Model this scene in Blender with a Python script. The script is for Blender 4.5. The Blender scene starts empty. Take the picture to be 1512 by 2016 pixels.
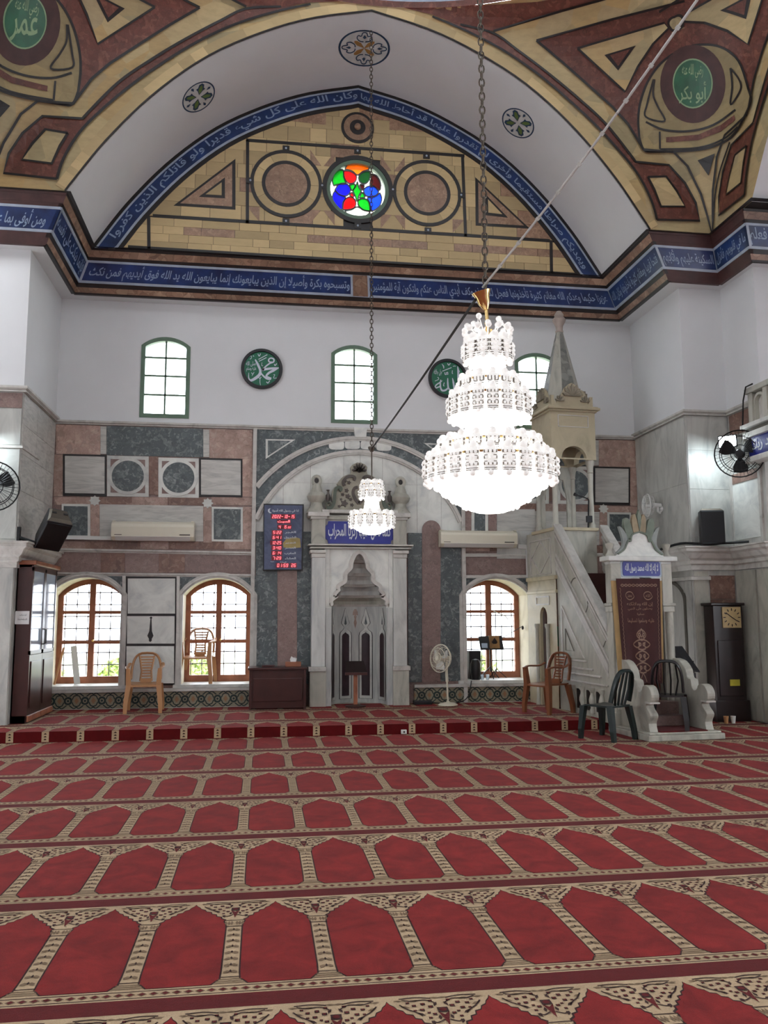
import bpy, bmesh, math, random
from mathutils import Vector, Matrix
from mathutils.geometry import delaunay_2d_cdt
random.seed(7)
PI = math.pi
scene = bpy.context.scene
COL = scene.collection

# ---------------------------------------------------------------- camera
F_PX = 1655.8
PITCH, YAW, ROLL = math.radians(7.122), math.radians(8.258), math.radians(-0.181)
EYE = Vector((0.0, 0.0, 1.5))
FWD = Vector((math.sin(YAW)*math.cos(PITCH), math.cos(YAW)*math.cos(PITCH), math.sin(PITCH)))
_rt = Vector((math.cos(YAW), -math.sin(YAW), 0)); _up = _rt.cross(FWD)
RIGHT = _rt*math.cos(ROLL) + _up*math.sin(ROLL)
UP = -_rt*math.sin(ROLL) + _up*math.cos(ROLL)
cam_data = bpy.data.cameras.new('camera')
cam_data.sensor_fit = 'VERTICAL'; cam_data.sensor_height = 36.0
cam_data.lens = F_PX*36.0/2016.0
cam_data.clip_start = 0.05; cam_data.clip_end = 300
cam = bpy.data.objects.new('camera', cam_data); COL.objects.link(cam)
cam.matrix_world = Matrix(((RIGHT.x, UP.x, -FWD.x, EYE.x), (RIGHT.y, UP.y, -FWD.y, EYE.y), (RIGHT.z, UP.z, -FWD.z, EYE.z), (0, 0, 0, 1)))
scene.camera = cam

# ---------------------------------------------------------------- sky, exposure
world = bpy.data.worlds.new('sky'); scene.world = world; world.use_nodes = True
_bg = world.node_tree.nodes['Background']
_bg.inputs[0].default_value = (0.90, 0.95, 1.0, 1); _bg.inputs[1].default_value = 10.0
scene.view_settings.view_transform = 'Standard'
scene.view_settings.look = 'None'
scene.view_settings.gamma = 1.0
scene.view_settings.use_curve_mapping = False
scene.view_settings.exposure = -0.12
scene.cycles.max_bounces = 7; scene.cycles.diffuse_bounces = 3; scene.cycles.glossy_bounces = 3
scene.cycles.transmission_bounces = 6; scene.cycles.transparent_max_bounces = 8
scene.cycles.caustics_reflective = False; scene.cycles.caustics_refractive = False
scene.cycles.sample_clamp_indirect = 6.0
scene.cycles.use_adaptive_sampling = True; scene.cycles.adaptive_threshold = 0.02
scene.cycles.use_denoising = True

# ---------------------------------------------------------------- helpers
def ray(u, v):
    return RIGHT*((u-756)/F_PX) - UP*((v-1008)/F_PX) + FWD
def onY(u, v, y):
    d = ray(u, v); return EYE + d*((y-EYE.y)/d.y)
def onX(u, v, x):
    d = ray(u, v); return EYE + d*((x-EYE.x)/d.x)
def onZ(u, v, z):
    d = ray(u, v); return EYE + d*((z-EYE.z)/d.z)
def W(u, v, y=13.5):
    p = onY(u, v, y); return (p.x, p.z)
def WX(u, v, x):
    p = onX(u, v, x); return (p.y, p.z)

def lin(c):
    c = c/255.0
    return c/12.92 if c <= 0.04045 else ((c+0.055)/1.055)**2.4
def rgb(r, g, b): return (lin(r), lin(g), lin(b), 1.0)

class MB:
    def __init__(s): s.v = []; s.f = []; s.m = []
    def add(s, vs, fs, m=0):
        o = len(s.v); s.v += [tuple(p) for p in vs]
        for f in fs: s.f.append(tuple(i+o for i in f)); s.m.append(m)
        return s
    def box(s, x0, x1, y0, y1, z0, z1, m=0):
        vs = [(x, y, z) for z in (z0, z1) for y in (y0, y1) for x in (x0, x1)]
        return s.add(vs, [(0, 2, 3, 1), (4, 5, 7, 6), (0, 1, 5, 4), (2, 6, 7, 3), (0, 4, 6, 2), (1, 3, 7, 5)], m)
    def obox(s, c, ax, ay, az, hx, hy, hz, m=0):
        c = Vector(c); vs = [c+ax*(sx*hx)+ay*(sy*hy)+az*(sz*hz) for sz in (-1, 1) for sy in (-1, 1) for sx in (-1, 1)]
        return s.add(vs, [(0, 2, 3, 1), (4, 5, 7, 6), (0, 1, 5, 4), (2, 6, 7, 3), (0, 4, 6, 2), (1, 3, 7, 5)], m)
    def loft(s, A, B, m=0, caps=True):
        n = len(A)
        fs = [(i, (i+1) % n, n+(i+1) % n, n+i) for i in range(n)]
        if caps: fs += [tuple(range(n-1, -1, -1)), tuple(range(n, 2*n))]
        return s.add(list(A)+list(B), fs, m)
    def prism(s, poly, y0, y1, m=0):        # polygon in x,z between two y planes
        return s.loft([(x, y0, z) for x, z in poly], [(x, y1, z) for x, z in poly], m)
    def prismx(s, poly, x0, x1, m=0):       # polygon in y,z
        return s.loft([(x0, y, z) for y, z in poly], [(x1, y, z) for y, z in poly], m)
    def prismz(s, poly, z0, z1, m=0):       # polygon in x,y
        return s.loft([(x, y, z0) for x, y in poly], [(x, y, z1) for x, y in poly], m)
    def lathe(s, prof, c=(0, 0, 0), n=24, m=0, a0=0.0, sq=False):
        cx, cy, cz = c; k = len(prof); vs = []
        for r, z in prof:
            for j in range(n):
                a = a0+2*PI*j/n; vs.append((cx+r*math.cos(a), cy+r*math.sin(a), cz+z))
        fs = [(i*n+j, i*n+(j+1) % n, (i+1)*n+(j+1) % n, (i+1)*n+j) for i in range(k-1) for j in range(n)]
        if prof[0][0] > 1e-4: fs.append(tuple(range(n-1, -1, -1)))
        if prof[-1][0] > 1e-4: fs.append(tuple((k-1)*n+j for j in range(n)))
        return s.add(vs, fs, m)
    def tube(s, pts, r, n=8, m=0, closed=False, flat=1.0):
        pts = [Vector(p) for p in pts]; k = len(pts); vs = []
        rr = r if isinstance(r, (list, tuple)) else [r]*k
        prev = None
        for i, p in enumerate(pts):
            a = pts[(i-1) % k] if (closed or i > 0) else p
            b = pts[(i+1) % k] if (closed or i < k-1) else p
            t = (b-a)
            if t.length < 1e-9: t = Vector((0, 0, 1))
            t.normalize()
            if prev is None:
                h = Vector((0, 0, 1)) if abs(t.z) < 0.9 else Vector((1, 0, 0))
                u = t.cross(h).normalized()
            else:
                u = prev-t*prev.dot(t)
                u = u.normalized() if u.length > 1e-6 else t.orthogonal().normalized()
            prev = u; w = t.cross(u)
            for j in range(n):
                a_ = 2*PI*j/n; vs.append(p+u*(rr[i]*math.cos(a_))+w*(rr[i]*flat*math.sin(a_)))
        fs = [(i*n+j, i*n+(j+1) % n, ((i+1) % k)*n+(j+1) % n, ((i+1) % k)*n+j) for i in range(k if closed else k-1) for j in range(n)]
        if not closed: fs += [tuple(range(n-1, -1, -1)), tuple((k-1)*n+j for j in range(n))]
        return s.add(vs, fs, m)
    def ball(s, c, r, n=8, k=5, m=0, sz=1.0):
        prof = [(max(r*math.sin(PI*i/k), 1e-5), -r*sz*math.cos(PI*i/k)) for i in range(k+1)]
        return s.lathe(prof, c, n, m)
    def build(s, name, mat, parent=None, smooth=False, bevel=0, base=None, recalc=True):
        me = bpy.data.meshes.new(name)
        me.from_pydata([tuple(p) for p in s.v], [], s.f)
        mats = mat if isinstance(mat, (list, tuple)) else [mat]
        for m in mats: me.materials.append(m)
        if len(mats) > 1: me.polygons.foreach_set('material_index', s.m)
        if recalc:
            bm = bmesh.new(); bm.from_mesh(me)
            bmesh.ops.recalc_face_normals(bm, faces=bm.faces); bm.to_mesh(me); bm.free()
        if smooth:
            me.polygons.foreach_set('use_smooth', [True]*len(me.polygons))
            try: me.set_sharp_from_angle(angle=math.radians(40))
            except Exception: pass
        me.update()
        o = bpy.data.objects.new(name, me); COL.objects.link(o)
        if bevel:
            b = o.modifiers.new('bevel', 'BEVEL'); b.width = bevel; b.segments = 2; b.limit_method = 'ANGLE'; b.angle_limit = math.radians(40)
        if parent is not None:
            o.parent = parent
            if base is not False: o.matrix_parent_inverse = parent_matrix(parent).inverted()
        return o
def parent_matrix(p):
    m = Matrix.LocRotScale(p.location, p.rotation_euler, p.scale)
    if p.parent: m = parent_matrix(p.parent) @ p.matrix_parent_inverse @ m
    return m
def thing(name, label, cat, loc=(0, 0, 0), rz=0.0, group=None):
    o = bpy.data.objects.new(name, None); COL.objects.link(o)
    o.location = loc; o.rotation_euler = (0, 0, rz); o.empty_display_size = 0.1
    return tag(o, label, cat, group)
def tag(o, label=None, cat=None, group=None, kind=None):
    if label: o['label'] = label
    if cat: o['category'] = cat
    if group: o['group'] = group
    if kind: o['kind'] = kind
    return o
def struct(o, label=None): return tag(o, label, None, None, 'structure')
def dup(root, loc, rz, label=None, group=None):
    r = root.copy(); COL.objects.link(r); r.location = loc; r.rotation_euler = (0, 0, rz)
    if label: r['label'] = label
    if group: r['group'] = group
    for ch in list(root.children):
        c = ch.copy(); COL.objects.link(c); c.parent = r
        for g in ch.children:
            d = g.copy(); COL.objects.link(d); d.parent = c
    return r
def circ(cx, cz, r, n=32, a0=0.0, a1=2*PI):
    full = abs(a1-a0-2*PI) < 1e-6
    return [(cx+r*math.cos(a0+(a1-a0)*i/(n if full else n-1)), cz+r*math.sin(a0+(a1-a0)*i/(n if full else n-1))) for i in range(n)]
def offset(poly, d):           # open polyline, positive d = to the left of travel
    out = []
    for i, p in enumerate(poly):
        a = Vector(poly[max(i-1, 0)]); b = Vector(poly[min(i+1, len(poly)-1)])
        t = (b-a).normalized(); out.append((p[0]-t.y*d, p[1]+t.x*d))
    return out
def ribbon(poly, w, closed=False):   # polygon around a polyline; w may be a list
    if closed:
        return offset_closed(poly, w/2), offset_closed(poly, -w/2)
    ws = w if isinstance(w, (list, tuple)) else [w]*len(poly)
    L = []; R = []
    for i, p in enumerate(poly):
        a = Vector(poly[max(i-1, 0)]); b = Vector(poly[min(i+1, len(poly)-1)])
        t = (b-a)
        t = t.normalized() if t.length > 1e-9 else Vector((1, 0))
        L.append((p[0]-t.y*ws[i]/2, p[1]+t.x*ws[i]/2)); R.append((p[0]+t.y*ws[i]/2, p[1]-t.x*ws[i]/2))
    return L, R
def offset_closed(poly, d):
    n = len(poly); out = []
    for i, p in enumerate(poly):
        a = Vector(poly[(i-1) % n]); b = Vector(poly[(i+1) % n]); t = (b-a).normalized()
        out.append((p[0]-t.y*d, p[1]+t.x*d))
    return out
def strip_prism(mb, L, R, y0, y1, m=0):   # band between two polylines in x,z, extruded in y
    for i in range(len(L)-1):
        mb.prism([L[i], L[i+1], R[i+1], R[i]], y0, y1, m)
    return mb
def band(mb, L, R, y0, y1, m=0):          # same but one clean shell
    n = len(L); vs = []
    for y in (y0, y1):
        vs += [(x, y, z) for x, z in L]+[(x, y, z) for x, z in R]
    fs = []
    for i in range(n-1):
        fs += [(i, i+1, n+i+1, n+i), (2*n+i, 3*n+i, 3*n+i+1, 2*n+i+1), (i, 2*n+i, 2*n+i+1, i+1), (n+i, n+i+1, 3*n+i+1, 3*n+i)]
    fs += [(0, n, 3*n, 2*n), (n-1, 3*n-1, 4*n-1, 2*n-1)]
    return mb.add(vs, fs, m)
def ring(mb, cx, cz, r0, r1, y0, y1, n=40, m=0):
    A = circ(cx, cz, r0, n); B = circ(cx, cz, r1, n)
    vs = [(x, y0, z) for x, z in A]+[(x, y0, z) for x, z in B]+[(x, y1, z) for x, z in A]+[(x, y1, z) for x, z in B]
    fs = []
    for i in range(n):
        j = (i+1) % n
        fs += [(i, j, n+j, n+i), (2*n+i, 3*n+i, 3*n+j, 2*n+j), (n+i, n+j, 3*n+j, 3*n+i), (i, 2*n+i, 2*n+j, j)]
    return mb.add(vs, fs, m)
def plate(outer, holes, fn, depth_fn=None, m=0, mh=0):
    """face with holes; fn maps (a,b)->3D; depth_fn maps hole rim points to the back of the reveal"""
    bm = bmesh.new(); edges = []; rims = []
    for poly in [outer]+holes:
        vs = [bm.verts.new(fn(*p)) for p in poly]
        for i in range(len(vs)): edges.append(bm.edges.new((vs[i], vs[(i+1) % len(vs)])))
    bmesh.ops.triangle_fill(bm, use_beauty=True, use_dissolve=False, edges=edges)
    bm.verts.index_update()
    mb = MB(); mb.add([v.co.copy() for v in bm.verts], [[v.index for v in f.verts] for f in bm.faces], m); bm.free()
    if depth_fn:
        for h in holes:
            n = len(h); A = [fn(*p) for p in h]; B = [depth_fn(*p) for p in h]
            mb.add(A+B, [(i, (i+1) % n, n+(i+1) % n, n+i) for i in range(n)], mh)
    return mb
def arched(x0, x1, z0, zs, zc, n=14):
    """outline of an opening: sill z0, springing zs, crown zc (segmental or semicircular)"""
    w = (x1-x0)/2; h = zc-zs; cx = (x0+x1)/2
    pts = [(x0, z0), (x1, z0)]
    for i in range(n+1):
        a = PI*i/n
        pts.append((cx+w*math.cos(a), zs+h*math.sin(a)**0.9))
    return pts
def segm(x0, x1, zs, zc, n=14):
    """segmental arc points from right springing to left springing"""
    w = (x1-x0)/2; h = max(zc-zs, 1e-3); R = (w*w+h*h)/(2*h); cx = (x0+x1)/2; c0 = zc-R; a = math.asin(min(1, w/R))
    return [(cx+R*math.sin(a-2*a*i/n), c0+R*math.cos(a-2*a*i/n)) for i in range(n+1)]
def seg_open(x0, x1, z0, zs, zc, n=14):
    return [(x0, z0), (x1, z0)]+segm(x0, x1, zs, zc, n)

# ---------------------------------------------------------------- materials
class NT:
    def __init__(s, name):
        s.mat = bpy.data.materials.new(name); s.mat.use_nodes = True; s.t = s.mat.node_tree
        s.b = s.t.nodes['Principled BSDF']; s.out = s.t.nodes['Material Output']
    def n(s, typ, **kw):
        x = s.t.nodes.new(typ)
        for k, v in kw.items():
            if k.startswith('i_'):
                x.inputs[k[2:].replace('_', ' ')].default_value = v
            else: setattr(x, k, v)
        return x
    def l(s, a, b): s.t.links.new(a, b)
    def pos(s, sc=(1, 1, 1), obj=False):
        g = s.n('ShaderNodeTexCoord').outputs['Object'] if obj else s.n('ShaderNodeNewGeometry').outputs['Position']
        m = s.n('ShaderNodeMapping'); m.inputs['Scale'].default_value = sc; s.l(g, m.inputs['Vector']); return m.outputs[0]
    def ramp(s, fac, stops):
        r = s.n('ShaderNodeValToRGB'); e = r.color_ramp.elements
        while len(e) < len(stops): e.new(0.5)
        for i, (p, c) in enumerate(stops): e[i].position = p; e[i].color = c
        s.l(fac, r.inputs[0]); return r.outputs[0]
    def mix(s, fac, a, b, mode='MIX'):
        x = s.n('ShaderNodeMix', data_type='RGBA', blend_type=mode)
        for sock, val in ((x.inputs[0], fac), (x.inputs[6], a), (x.inputs[7], b)):
            if hasattr(val, 'links'): s.l(val, sock)
            else: sock.default_value = val
        return x.outputs[2]
    def noise(s, vec, sc, det=4, rough=0.55, dist=0.0):
        x = s.n('ShaderNodeTexNoise'); x.inputs['Scale'].default_value = sc; x.inputs['Detail'].default_value = det
        x.inputs['Roughness'].default_value = rough; x.inputs['Distortion'].default_value = dist
        s.l(vec, x.inputs['Vector']); return x.outputs['Fac']
    def voro(s, vec, sc, feat='F1', out='Distance', rnd=1.0):
        x = s.n('ShaderNodeTexVoronoi', feature=feat); x.inputs['Scale'].default_value = sc; x.inputs['Randomness'].default_value = rnd
        s.l(vec, x.inputs['Vector']); return x.outputs[out]
    def bump(s, h, st=0.2, d=0.01):
        x = s.n('ShaderNodeBump'); x.inputs['Strength'].default_value = st; x.inputs['Distance'].default_value = d
        s.l(h, x.inputs['Height']); s.l(x.outputs[0], s.b.inputs['Normal'])
    def vary(s, col, amt=0.18):           # per-piece tone
        r = s.n('ShaderNodeObjectInfo').outputs['Random']
        v = s.ramp(r, [(0, (1-amt,)*3+(1,)), (1, (1+amt,)*3+(1,))])
        return s.mix(1.0, col, v, 'MULTIPLY')
    def fin(s, col, rough=0.5, metal=0.0, spec=None):
        if hasattr(col, 'links'): s.l(col, s.b.inputs['Base Color'])
        else: s.b.inputs['Base Color'].default_value = col
        if hasattr(rough, 'links'): s.l(rough, s.b.inputs['Roughness'])
        else: s.b.inputs['Roughness'].default_value = rough
        s.b.inputs['Metallic'].default_value = metal
        if spec is not None: s.b.inputs['Specular IOR Level'].default_value = spec
        return s.mat
def plain(name, c, rough=0.5, metal=0.0, var=0.06, sc=6.0, spec=None):
    t = NT(name); p = t.pos()
    f = t.noise(p, sc, 4)
    lo = tuple(x*(1-var*2) for x in c[:3])+(1,); hi = tuple(min(1, x*(1+var*2)) for x in c[:3])+(1,)
    return t.fin(t.ramp(f, [(0.3, lo), (0.7, hi)]), rough, metal, spec)
def emit(name, c, st):
    t = NT(name); t.b.inputs['Base Color'].default_value = (0, 0, 0, 1)
    t.b.inputs['Emission Color'].default_value = c; t.b.inputs['Emission Strength'].default_value = st
    return t.mat
def breccia(name, base, frag, dark, sc=9.0, rough=0.35, vary=0.12):
    t = NT(name); p = t.pos()
    w = t.n('ShaderNodeVectorMath', operation='ADD')
    nz = t.n('ShaderNodeTexNoise'); nz.inputs['Scale'].default_value = sc*0.5; t.l(p, nz.inputs['Vector'])
    s2 = t.n('ShaderNodeVectorMath', operation='SCALE'); s2.inputs['Scale'].default_value = 0.25; t.l(nz.outputs['Color'], s2.inputs[0])
    t.l(p, w.inputs[0]); t.l(s2.outputs[0], w.inputs[1])
    cell = t.voro(w.outputs[0], sc, 'F1', 'Color')
    edge = t.voro(w.outputs[0], sc, 'DISTANCE_TO_EDGE', 'Distance')
    sep = t.n('ShaderNodeSeparateColor'); t.l(cell, sep.inputs[0])
    col = t.ramp(sep.outputs[0], [(0.0, base), (0.55, tuple(b*1.15 for b in base[:3])+(1,)), (0.8, frag), (1.0, tuple(b*0.75 for b in base[:3])+(1,))])
    n2 = t.noise(p, sc*2.2, 6, 0.7)
    col = t.mix(t.ramp(n2, [(0.62, (0, 0, 0, 1)), (0.74, (1, 1, 1, 1))]), col, frag)
    col = t.mix(t.ramp(edge, [(0.0, (0.45,)*3+(1,)), (0.06, (0, 0, 0, 1))]), col, dark)
    n3 = t.noise(p, sc*0.35, 3)
    col = t.mix(t.ramp(n3, [(0.35, (0.0,)*3+(1,)), (0.75, (0.55,)*3+(1,))]), col, dark)
    return t.fin(t.vary(col, vary), rough)
def veined(name, base, vein, sc=(1, 1, 1), nsc=3.0, rough=0.4, amount=0.6, vary=0.08, dist=1.5):
    t = NT(name); p = t.pos(sc)
    a = t.noise(p, nsc, 7, 0.6, dist)
    col = t.ramp(a, [(0.25, vein), (0.46, tuple(b*(1-amount*0.25) for b in base[:3])+(1,)), (0.58, base), (0.8, tuple(min(1, b*1.1) for b in base[:3])+(1,))])
    b = t.noise(t.pos((0.7, 0.7, 0.7)), 1.6, 3)
    col = t.mix(t.ramp(b, [(0.35, (0,)*3+(1,)), (0.75, (amount*0.5,)*3+(1,))]), col, vein)
    return t.fin(t.vary(col, vary), rough)
def stone_cells(name, cols, sc=2.6, rough=0.55, vary=0.14, grime=0.25):
    t = NT(name); p = t.pos()
    c = t.voro(p, sc, 'F1', 'Color'); sep = t.n('ShaderNodeSeparateColor'); t.l(c, sep.inputs[0])
    n = len(cols); col = t.ramp(sep.outputs[0], [(i/(n-1), cols[i]) for i in range(n)])
    g = t.noise(t.pos((1, 1, 3)), 5.0, 6, 0.65)
    col = t.mix(t.ramp(g, [(0.4, (0,)*3+(1,)), (0.8, (grime,)*3+(1,))]), col, (0.05, 0.035, 0.02, 1))
    return t.fin(t.vary(col, vary), rough)

MAT = {}
MAT['plaster'] = plain('white_plaster', (0.73, 0.73, 0.735, 1), 0.85, var=0.015, sc=1.2)
MAT['black'] = plain('black_marble', rgb(28, 24, 24), 0.4, var=0.2)
MAT['beige'] = stone_cells('honey_limestone', [rgb(186, 164, 120), rgb(200, 178, 132), rgb(166, 152, 116), rgb(194, 164, 112), rgb(180, 162, 126)], 2.4)
MAT['beige_b'] = stone_cells('honey_block', [rgb(194, 170, 126), rgb(196, 172, 126)], 1.0, vary=0.2, grime=.12)
MAT['pinkblk'] = breccia('pink_breccia_block', rgb(158, 126, 102), rgb(182, 150, 122), rgb(108, 78, 62), 22.0)
MAT['redstone'] = breccia('dark_red_stone', rgb(106, 60, 50), rgb(132, 84, 68), rgb(66, 36, 32), 16.0, 0.45)
MAT['cornmarble'] = breccia('cornice_marble', rgb(150, 118, 98), rgb(182, 152, 128), rgb(85, 60, 50), 9.0, 0.35, 0.2)
MAT['darkband'] = plain('dark_oxblood_band', rgb(72, 44, 42), 0.5, var=0.15, sc=5)
MAT['blue'] = plain('cobalt_tile', rgb(30, 54, 102), 0.3, var=0.25, sc=3)
MAT['bluewhite'] = plain('pale_glaze', rgb(166, 178, 194), 0.3, var=0.06)
MAT['lettr'] = plain('letter_glaze', rgb(142, 162, 190), 0.3, var=0.06)
MAT['greygreen'] = breccia('grey_green_breccia', rgb(88, 96, 98), rgb(142, 148, 146), rgb(58, 66, 68), 20.0)
MAT['pink'] = breccia('rose_breccia', rgb(176, 148, 136), rgb(194, 170, 156), rgb(128, 98, 88), 15.0)
MAT['rosewall'] = breccia('rose_brown_marble', rgb(138, 114, 108), rgb(154, 132, 124), rgb(112, 90, 84), 26.0)
MAT['redmarble'] = breccia('brown_red_marble', rgb(128, 98, 86), rgb(156, 128, 114), rgb(92, 66, 58), 16.0)
MAT['cream'] = veined('streaked_cream_marble', rgb(206, 203, 196), rgb(156, 155, 152), (0.6, 1, 4.0), 3.0, 0.35)
MAT['white'] = veined('white_marble', rgb(226, 226, 219), rgb(182, 184, 184), (1, 1, 1), 2.2, 0.4, 0.5)
MAT['greymarble'] = veined('grey_marble', rgb(206, 206, 200), rgb(158, 162, 166), (2.2, 2.2, 0.6), 1.8, 0.35, 0.6)
MAT['pier'] = veined('pier_marble', rgb(194, 193, 186), rgb(146, 147, 146), (1.6, 1.6, 0.6), 2.0, 0.4, 0.55)
MAT['minbar'] = veined('aged_marble', rgb(188, 185, 172), rgb(138, 136, 126), (1.6, 1.6, 0.7), 2.4, 0.45, 0.5)
MAT['minbar_y'] = veined('cream_painted_stone', rgb(200, 188, 158), rgb(168, 156, 130), (1, 1, 1), 2.4, 0.5, 0.3)
MAT['trim'] = veined('moulding_marble', rgb(206, 202, 195), rgb(160, 155, 148), (1, 1, 1), 3.5, 0.45, 0.4)
MAT['wood_red'] = plain('mahogany', rgb(64, 32, 29), 0.3, var=0.12, sc=4)
MAT['wood_mid'] = plain('window_wood', rgb(152, 94, 68), 0.45, var=0.15, sc=5)
MAT['green_frame'] = plain('sage_window_frame', rgb(96, 120, 100), 0.5)
MAT['iron'] = plain('grille_iron', rgb(92, 92, 96), 0.5, 0.3)
MAT['blackplastic'] = plain('black_plastic', rgb(22, 23, 28), 0.45)
MAT['blackmetal'] = plain('black_metal', rgb(26, 26, 28), 0.4, 0.4)
MAT['ac'] = plain('ivory_plastic', rgb(226, 220, 200), 0.3, var=0.01)
MAT['whiteplastic'] = plain('white_plastic', rgb(224, 224, 220), 0.35, var=0.01)
MAT['gold'] = plain('brass', (0.75, 0.52, 0.22, 1), 0.2, 1.0, var=0.05)
MAT['steel'] = plain('chain_steel', rgb(96, 88, 78), 0.4, 0.7)
MAT['paper'] = plain('paper', rgb(226, 226, 224), 0.8, var=0.01)
# ---------------------------------------------------------------- key dimensions
D = 13.5                      # back wall
XL, XR = -3.23, 6.34          # sides of the mihrab bay
PZ = 0.13                     # platform height
SY = 10.95                    # platform front
ZD = 4.585                    # top of the marble dado
CXA, HWA = 1.455, 4.12        # arch centre and half width
FY, BY = 11.1, 12.85          # front arch plane, tympanum plane
HS = 5.125; CYD = FY-HS        # dome square half side and centre
Z0, Z1 = 7.15, 10.3           # springing of pendentives, dome ring
_prof = [(4.12, 7.15), (4.06, 7.25), (3.62, 7.912), (3.02, 8.632), (2.33, 9.248), (1.61, 9.68), (0.88, 9.99), (0.0, 10.21)]
def prof_z(s):
    s = abs(s)
    if s >= 4.12: return 7.15
    P = _prof
    for i in range(len(P)-1):
        if P[i][0] >= s >= P[i+1][0]:
            p0 = P[max(i-1, 0)]; p1 = P[i]; p2 = P[i+1]; p3 = P[min(i+2, len(P)-1)]
            t = (p1[0]-s)/(p1[0]-p2[0])
            def m(a, b): return (b[1]-a[1])/(a[0]-b[0]) if a[0] != b[0] else 0
            d = p1[0]-p2[0]; m1 = m(p0, p2) if i > 0 else m(p1, p2); m2 = m(p1, p3) if i+2 < len(P) else m(p1, p2)
            if i == 0: m1 = m(p1, p2)
            h = t*t*(3-2*t); a = t*(1-t)*(1-t)*d*m1; b = t*t*(t-1)*d*m2
            return p1[1]*(1-h)+p2[1]*h+a+b
    return 10.21
ARC = []
for i in range(65):
    a = -math.cos(PI*i/64)         # -1..1
    ARC.append((CXA+a*HWA, prof_z(a*HWA)))
def xs_of_z(z):                 # half width of the outer arch curve at height z
    zz = Z0+(z-Z0)*(10.21-Z0)/(Z1-Z0)
    lo, hi = 0.0, 4.12
    for _ in range(30):
        mid = (lo+hi)/2
        if prof_z(mid) > zz: lo = mid
        else: hi = mid
    return lo*HS/4.12
_RT = [(Z0+(Z1-Z0)*i/60) for i in range(61)]
_RV = [min(HS, HS-xs_of_z(z)) for z in _RT]; _RV[0] = 0.0; _RV[-1] = HS
def rad(z):
    if z <= Z0: return 0.0
    if z >= Z1: return HS
    f = (z-Z0)/(Z1-Z0)*60; i = min(int(f), 59); f -= i
    return _RV[i]*(1-f)+_RV[i+1]*f
def dsq(p):                     # signed distance to the dome-square shaft (negative inside)
    dx, dy = abs(p.x-CXA), abs(p.y-CYD); r = rad(p.z)
    qx, qy = dx-(HS-r), dy-(HS-r)
    if qx > 0 and qy > 0: return math.hypot(qx, qy)-r
    return max(dx, dy)-HS
def cast_sq(u, v, off=0.0):
    d = ray(u, v).normalized(); t = 5.0
    while dsq(EYE+d*t) < 0 and t < 30: t += 0.15
    lo, hi = t-0.15, t
    for _ in range(22):
        m = (lo+hi)/2
        if dsq(EYE+d*m) < 0: lo = m
        else: hi = m
    p = EYE+d*lo
    if off:
        e = 1e-3; n = Vector((dsq(p+Vector((e, 0, 0)))-dsq(p-Vector((e, 0, 0))), dsq(p+Vector((0, e, 0)))-dsq(p-Vector((0, e, 0))), dsq(p+Vector((0, 0, e)))-dsq(p-Vector((0, 0, e)))))
        if n.length > 0: p = p-n.normalized()*off
    return p
def cast_vault(u, v, off=0.0):
    d = ray(u, v); t = FY/d.y*0.9
    f = lambda p: p.z-prof_z(p.x-CXA)
    while f(EYE+d*t) < 0 and t < 20: t += 0.1
    lo, hi = t-0.1, t
    for _ in range(22):
        m = (lo+hi)/2
        if f(EYE+d*m) < 0: lo = m
        else: hi = m
    p = EYE+d*lo
    return p-d.normalized()*off
def inpoly(p, poly):
    c = False; n = len(poly); x, y = p
    for i in range(n):
        x1, y1 = poly[i]; x2, y2 = poly[(i+1) % n]
        if (y1 > y) != (y2 > y) and x < (x2-x1)*(y-y1)/(y2-y1)+x1: c = not c
    return c
def tess(poly, step):
    """triangulate a 2-D polygon with inner grid points so that it can follow a curved surface"""
    pts = []
    n = len(poly)
    for i in range(n):
        a = Vector(poly[i]); b = Vector(poly[(i+1) % n]); k = max(1, int((b-a).length/step))
        for j in range(k): pts.append(a+(b-a)*(j/k))
    m = len(pts); edges = [(i, (i+1) % m) for i in range(m)]
    xs = [p.x for p in pts]; ys = [p.y for p in pts]; outer = [(p.x, p.y) for p in pts]
    extra = []
    y = min(ys)+step/2
    while y < max(ys):
        x = min(xs)+step/2
        while x < max(xs):
            if inpoly((x, y), outer): extra.append(Vector((x, y)))
            x += step
        y += step
    r = delaunay_2d_cdt([Vector((p.x, p.y)) for p in pts]+extra, edges, [], 1, 1e-4)
    return [(v.x, v.y) for v in r[0]], [tuple(f) for f in r[2]]
def project(poly, castf, off, step=22, mb=None, m=0, maps=(None,)):
    V, Fc = tess(poly, step)
    P = [castf(x, y, off) for x, y in V]
    mb = mb or MB()
    for fn in maps:
        mb.add([fn(p) if fn else p for p in P], Fc, m)
    return mb
def stroke_poly(line, w):
    L, R = ribbon(line, w); return L+R[::-1]
def smooth_line(P, n=6):
    out = []
    for i in range(len(P)-1):
        p0 = P[max(i-1, 0)]; p1 = P[i]; p2 = P[i+1]; p3 = P[min(i+2, len(P)-1)]
        for j in range(n):
            t = j/n
            out.append(tuple(0.5*((2*b)+(c-a)*t+(2*a-5*b+4*c-d)*t*t+(3*b-a-3*c+d)*t**3) for a, b, c, d in zip(p0, p1, p2, p3)))
    return out+[tuple(P[-1])]

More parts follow.
